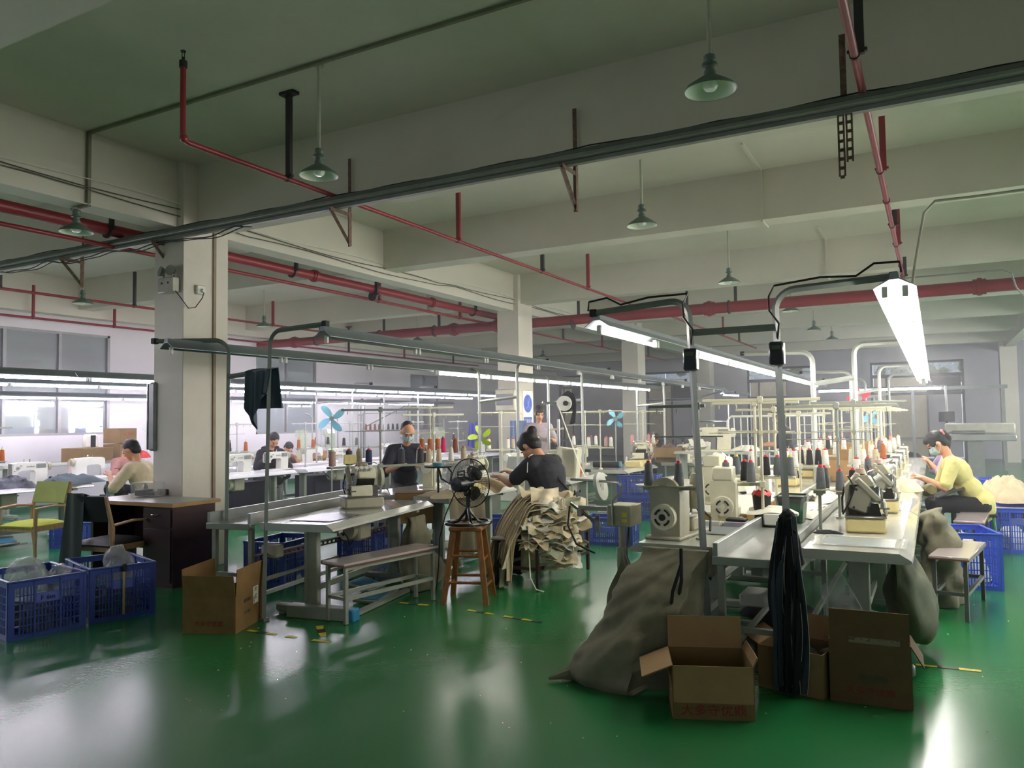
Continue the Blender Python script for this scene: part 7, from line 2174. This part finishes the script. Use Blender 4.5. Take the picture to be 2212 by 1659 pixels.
# background equipment near the back wall
for i, (x, y, w, h) in enumerate(((-13.2, 26.5, 3.0, 1.5), (-9.4, 28.5, 2.2, 1.6), (-6.6, 29.0, 1.6, 1.1), (-3.0, 28.8, 1.8, 1.2), (-0.9, 27.5, 2.0, 1.15))):
    t = thing('cutting_table', 'dark covered work table near the back wall, %s from the left' % ('first', 'second', 'third', 'fourth', 'fifth')[i], 'table', (x, y, 0))
    MB().box((0, 0, 0.8), (w, 1.1, 0.06), 0.01).build('tabletop', M_GREY, t)
    for sx in (-1, 1):
        for sy in (-1, 1):
            MB().box((sx * (w / 2 - 0.08), sy * 0.48, 0.39), (0.07, 0.07, 0.78)).build('leg', M_POST, t)
    cloth_heap('', '', '', (0, 0, 0.83), w * 0.42, 0.45, h - 0.7, M_NAVY, 70 + i, parent=t)
t = thing('printing_press', 'pale grey flat-bed machine with a dark monitor near the right back wall', 'machine', (0.9, 22.6, 0))
MB().box((0, 0, 0.45), (0.35, 0.6, 0.9)).build('pedestal', M_GREY, t)
MB().box((0, 0, 0.97), (1.7, 0.8, 0.16), 0.02).build('bed', M_GALV, t)
MB().box((0.1, 0.1, 1.2), (1.5, 0.5, 0.26), 0.03).build('gantry', mat('press_cream', (190, 188, 174), 0.4), t)
MB().cyl((-0.5, -0.2, 1.1), (0.2, -0.2, 1.1), 0.05, n=12).build('roller', M_CHROME, t)
MB().box((-0.6, 0.1, 1.5), (0.36, 0.05, 0.26), 0.01).cyl((-0.6, 0.12, 1.3), (-0.6, 0.12, 1.4), 0.03, n=8).build('monitor', M_DARK, t)
t = thing('steel_rack', 'dark steel rack beam over the pale grey machine at the right', 'frame', (0.6, 25.0, 0))
MB().box((0, 0, 2.3), (2.4, 0.08, 0.1)).build('beam', M_POST, t)
for s in (-1.1, 1.1):
    MB().box((s, 0, 1.15), (0.07, 0.07, 2.3)).build('upright', M_POST, t)
t = thing('white_railing', 'white tubular railing behind the standing woman in black', 'railing', (-3.0, 15.4, 0))
MB().tube([(-0.55, 0, 0), (-0.55, 0, 1.5), (-0.48, 0, 1.57), (1.2, 0, 1.57), (1.2, 0, 0)], 0.025, 8).cyl((-0.55, 0, 0.9), (1.2, 0, 0.9), 0.018, n=8).build('rail', M_WHITE, t)
for k in range(13):
    MB().cyl((-0.43 + k * 0.13, 0, 0.05), (-0.43 + k * 0.13, 0, 1.56), 0.011, n=6).build('bar', M_WHITE, t)
place('lock_big', lockstitch(M_CREAM), (-3.35, 13.35, 0.98), 0.2, 'large white machine left of the standing woman in black', 'sewing machine', sc=1.35)
t = thing('machine_table', 'table under the large white machine left of the standing woman', 'table', (-3.2, 13.4, 0))
MB().box((0, 0, 0.96), (1.5, 0.6, 0.04)).build('tabletop', M_LAM, t)
for sx in (-0.7, 0.7):
    MB().box((sx, 0, 0.47), (0.06, 0.5, 0.94)).build('leg', M_FRAME, t)
cloth_heap('cloth_pile', 'white fabric spread before the standing woman in black', 'cloth pile', (-2.75, 13.35, 0.985), 0.25, 0.22, 0.1, M_LINING, 80, flaps=4)

# floor tape ----------------------------------------------------------
M_TY = mat('tape_yellow', (214, 190, 60), 0.5, var=0.2, scale=40)
M_TB = mat('tape_black', (40, 42, 40), 0.5)
def tape(label, pts, w=0.045, stripes=True):
    t = thing('floor_tape', label, 'floor tape', (0, 0, 0))
    a, b_ = V(pts[0]), V(pts[1])
    d = b_ - a
    n = max(1, int(d.length / 0.09))
    q = V((-d.y, d.x, 0)).normalized() * w / 2
    for k in range(n):
        u, v = a + d * k / n, a + d * (k + 1) / n
        m = M_TY if (k % 2 == 0 or not stripes) else M_TB
        if stripes and k % 5 == 3:
            continue
        mb = MB()
        vv = mb.vs([u + q + V((0, 0, .0025)), u - q + V((0, 0, .0025)), v - q * rnd(0.6, 1) + V((0, 0, .0025)), v + q * rnd(0.6, 1) + V((0, 0, .0025))])
        mb.b.faces.new(vv)
        mb.build('tape_piece', m, t)
tape('worn yellow and black tape on the floor between the box and the long bench', (atz(535, 1362, 0), atz(640, 1378, 0)))
tape('short striped tape stub on the floor, pointing away from the camera', (atz(690, 1352, 0), atz(702, 1384, 0)), 0.06)
tape('yellow tape end piece beside the striped stub', (atz(675, 1383, 0), atz(712, 1388, 0)), 0.04, False)
tape('worn tape marks on the floor in front of the wooden stool', (atz(862, 1302, 0), atz(925, 1308, 0)))
tape('faded yellow tape dashes in the open aisle', (atz(1010, 1318, 0), atz(1170, 1345, 0)))
tape('faded yellow tape on the floor at the right edge of the front boxes', (atz(1978, 1436, 0), atz(2120, 1450, 0)))
t = thing('floor_litter', 'tiny white thread scraps scattered on the green floor', 'litter', (0, 0, 0))
mb = MB()
for k in range(70):
    q = atz(rnd(400, 2200), rnd(1230, 1600), 0.002)
    a = rnd(0, 6)
    L_ = rnd(0.004, 0.014)
    mb.box(q + V((0, 0, 0.001)), (L_, 0.004, 0.002), rz=a)
tag(mb.build('scrap_bits', M_LINING, t), kind='stuff')

# ================================================================== PEOPLE
M_TB_ = mat('tee_black', (32, 34, 42), 0.85, var=0.1, scale=3)
M_YT = mat('tee_yellow', (214, 204, 134), 0.8, var=0.05)
M_BT = mat('tee_beige', (214, 198, 168), 0.8, var=0.05)
pb, J = person('woman in a black tee and apron with tied-up hair, sewing at the centre', (-3.3, 7.02, 0), PI - 0.2, [(0.56, -0.1, 0.84), (0.58, 0.08, 0.82)], lean=0.35, seat=0.41, neck=(0.1, 0, 0.02), shirt=M_TB_, trousers=M_BLACKC, hairstyle='bun', headpitch=0.75, vox=0.008, bulk=1.22, scale=1.18, sleeve=0.36)
MB().tube([J['shl'] + V((0.02, 0.12, 0.06)), J['shl'] + V((-0.09, 0.09, 0.02)), J['chest'] + V((-0.16, 0.02, -0.05)), J['hip'] + V((-0.15, -0.1, 0.1))], 0.009, 6).build('apron_strap', M_BLACKC, pb)
MB().grid(lambda u, v: J['hip'] + V((-0.165 * math.cos((u - 0.5) * 2.2) * (1 + 0.1 * v), 0.225 * math.sin((u - 0.5) * 2.2) * (1 + 0.15 * v), 0.2 - 0.4 * v + 0.01 * math.sin(u * 20))), 22, 10, 0.004).build('apron', mat('apron_black', (40, 42, 48), 0.7, var=0.15), pb, smooth=80)
MB().tube([J['hip'] + V((-0.18, 0.02, 0.22)), J['hip'] + V((-0.22, 0.05, 0.12)), J['hip'] + V((-0.2, 0.06, -0.02))], 0.008, 5).build('apron_tie', M_BLACKC, pb)
for s in (-1, 1):
    MB().tube([J['shl'] + V((0.03, s * 0.1, 0.075)), J['shl'] + V((0.0, s * 0.19, 0.06)), J['shl'] + V((-0.02, s * 0.235, 0.0)), J['shl'] + V((-0.02, s * 0.24, -0.07))], 0.0035, 5).build('white_piping', M_LINING, pb)
t = thing('held_canvas', 'beige canvas piece held up under the needle by the woman in black', 'cloth', (-4.3, 7.25, 0))
MB().grid(lambda u, v: (-0.25 + 0.5 * u, -0.22 + 0.4 * v + 0.02 * math.sin(u * 8), 0.86 + 0.1 * math.sin(u * PI) * (1 - 0.3 * v) + 0.02 * math.sin(v * 9 + 3 * u) - 0.06 * (1 - v)), 18, 16, 0.004).build('cloth_folds', mat('canvas_tan', (178, 158, 124), 0.85, var=0.1), t, smooth=80)

py_, J = person('woman in a pale yellow tee with a ponytail and face mask at the right table', (0.42, 10.1, 0), PI + 0.1, [(0.5, -0.12, 0.74), (0.5, 0.1, 0.76)], lean=0.55, seat=0.42, shirt=M_YT, trousers=M_BLACKC, hairstyle='pony', mask=True, headpitch=0.7, vox=0.008, scale=1.1, sleeve=0.42, bulk=1.05, hem=0.05)
MB().grid(lambda u, v: J['hip'] + V((0.15 + 0.25 * v, 0.2 * (u - 0.5) * 2, 0.14 - 0.1 * v + 0.02 * math.sin(u * 9))), 12, 8, 0.004).build('apron', mat('apron_grey', (66, 66, 72), 0.7), py_, smooth=80)
t = thing('arm_cover', 'striped khaki cloth sleeve on the table before the woman in yellow', 'cloth', (-0.08, 9.7, 0.68), 0.3)
MB().tube([(0, -0.12, 0.06), (0.02, 0.0, 0.05), (0.02, 0.12, 0.02)], [0.05, 0.07, 0.06], 14).build('cloth_roll', mat('khaki', (120, 112, 70), 0.8, var=0.3, scale=20), t)
person('woman in a lavender top with long dark hair, behind the woman in yellow', (0.35, 13.3, 0), PI + 0.15, [(0.45, -0.12, 0.86), (0.45, 0.12, 0.86)], lean=0.5, seat=0.42, shirt=mat('tee_lavender', (182, 168, 204), 0.8), hairstyle='long', headpitch=0.8, vox=0.012)
person('worker in a beige tee at the left table, half behind the column', (-8.5, 6.3, 0), PI + 0.35, [(0.42, -0.14, 0.92), (0.44, 0.12, 0.9)], lean=0.35, seat=0.45, shirt=M_BT, hairstyle='short', headpitch=0.5, vox=0.01, scale=1.05)
person('worker whose dark hair shows behind the orange cones at the left', (-11.7, 8.0, 0), 0.2, [(0.4, -0.14, 0.88), (0.4, 0.12, 0.88)], lean=0.4, seat=0.45, shirt=mat('tee_rose', (168, 120, 116), 0.8), hairstyle='pony', headpitch=0.9, vox=0.014, legs=False)
ph, J = person('worker in a black hooded jacket at the left line', (-10.3, 9.9, 0), -0.35, [(0.42, -0.14, 0.9), (0.44, 0.12, 0.88)], lean=0.42, seat=0.45, shirt=M_BLACKC, hairstyle='short', headpitch=0.8, vox=0.012, long_sleeve=True, bulk=1.2, scale=1.08, legs=False)
remeshed('hood', [('e', J['shl'] + V((-0.06, 0, 0.05)), (0.1, 0.14, 0.07), Matrix.Identity(3)), ('c', J['shl'] + V((-0.02, -0.11, 0.06)), J['shl'] + V((-0.02, 0.11, 0.06)), 0.05, 0.05)], M_BLACKC, ph, 0.012, wrinkle=0.008)
person('worker in brown bending over a machine behind the near cones', (-11.6, 11.4, 0), -0.2, [(0.5, -0.12, 0.86), (0.5, 0.14, 0.86)], lean=0.75, seat=0.45, shirt=mat('tee_brown', (120, 88, 80), 0.8), hairstyle='short', headpitch=0.9, vox=0.014, legs=False)
person('balding man in dark clothes with a face mask, facing the camera', (-6.09, 8.24, 0), -0.75, [(0.4, -0.14, 0.9), (0.42, 0.12, 0.88)], lean=0.3, seat=0.52, shirt=M_NAVY, hairstyle='short', balding=True, mask=True, headpitch=0.62, vox=0.009, scale=1.12)
person('standing woman in a mauve vest over striped sleeves, at the centre back', (-6.25, 12.5, 0), -0.9, [(0.3, -0.16, 1.15), (0.3, 0.14, 1.12)], lean=0.05, stand=True, shirt=mat('vest_mauve', (152, 140, 146), 0.8), trousers=mat('trousers_khaki', (130, 118, 100), 0.8), hairstyle='bun', headpitch=0.35, vox=0.012, scale=1.08)
person('worker with dark hair leaning over the open carton at the far centre', (-5.1, 14.6, 0), -0.2, [(0.42, -0.12, 0.88), (0.4, 0.14, 0.88)], lean=0.5, seat=0.45, shirt=mat('tee_mauve', (170, 146, 156), 0.8), hairstyle='long', headpitch=0.7, vox=0.014, legs=False)
person('standing woman in a black tee with a top bun and face mask, between the posts', (-2.12, 13.55, 0), PI + 0.1, [(0.35, -0.14, 1.08), (0.36, 0.12, 1.06)], lean=0.18, stand=True, shirt=M_BLACKC, trousers=M_NAVY, hairstyle='topbun', mask=True, headpitch=0.35, vox=0.011, scale=1.02)
# thin scattering haze added to lift the dark tones of the rear
hz = bpy.data.materials.new('dust_haze')
hz.use_nodes = True
_t = hz.node_tree
_t.nodes.remove(_t.nodes['Principled BSDF'])
_v = _t.nodes.new('ShaderNodeVolumeScatter')
_v.inputs['Color'].default_value = (0.93, 0.94, 1.0, 1)
_v.inputs['Density'].default_value = 0.012
_v.inputs['Anisotropy'].default_value = 0.2
_t.links.new(_v.outputs[0], _t.nodes['Material Output'].inputs['Volume'])
hzo = MB().box((-3.4, 18.7, 2.2), (22.6, 25.4, 4.38)).build('dust_haze', hz)
tag(hzo, 'thin pale dust haze hanging over the rear of the hall', 'haze', kind='structure')
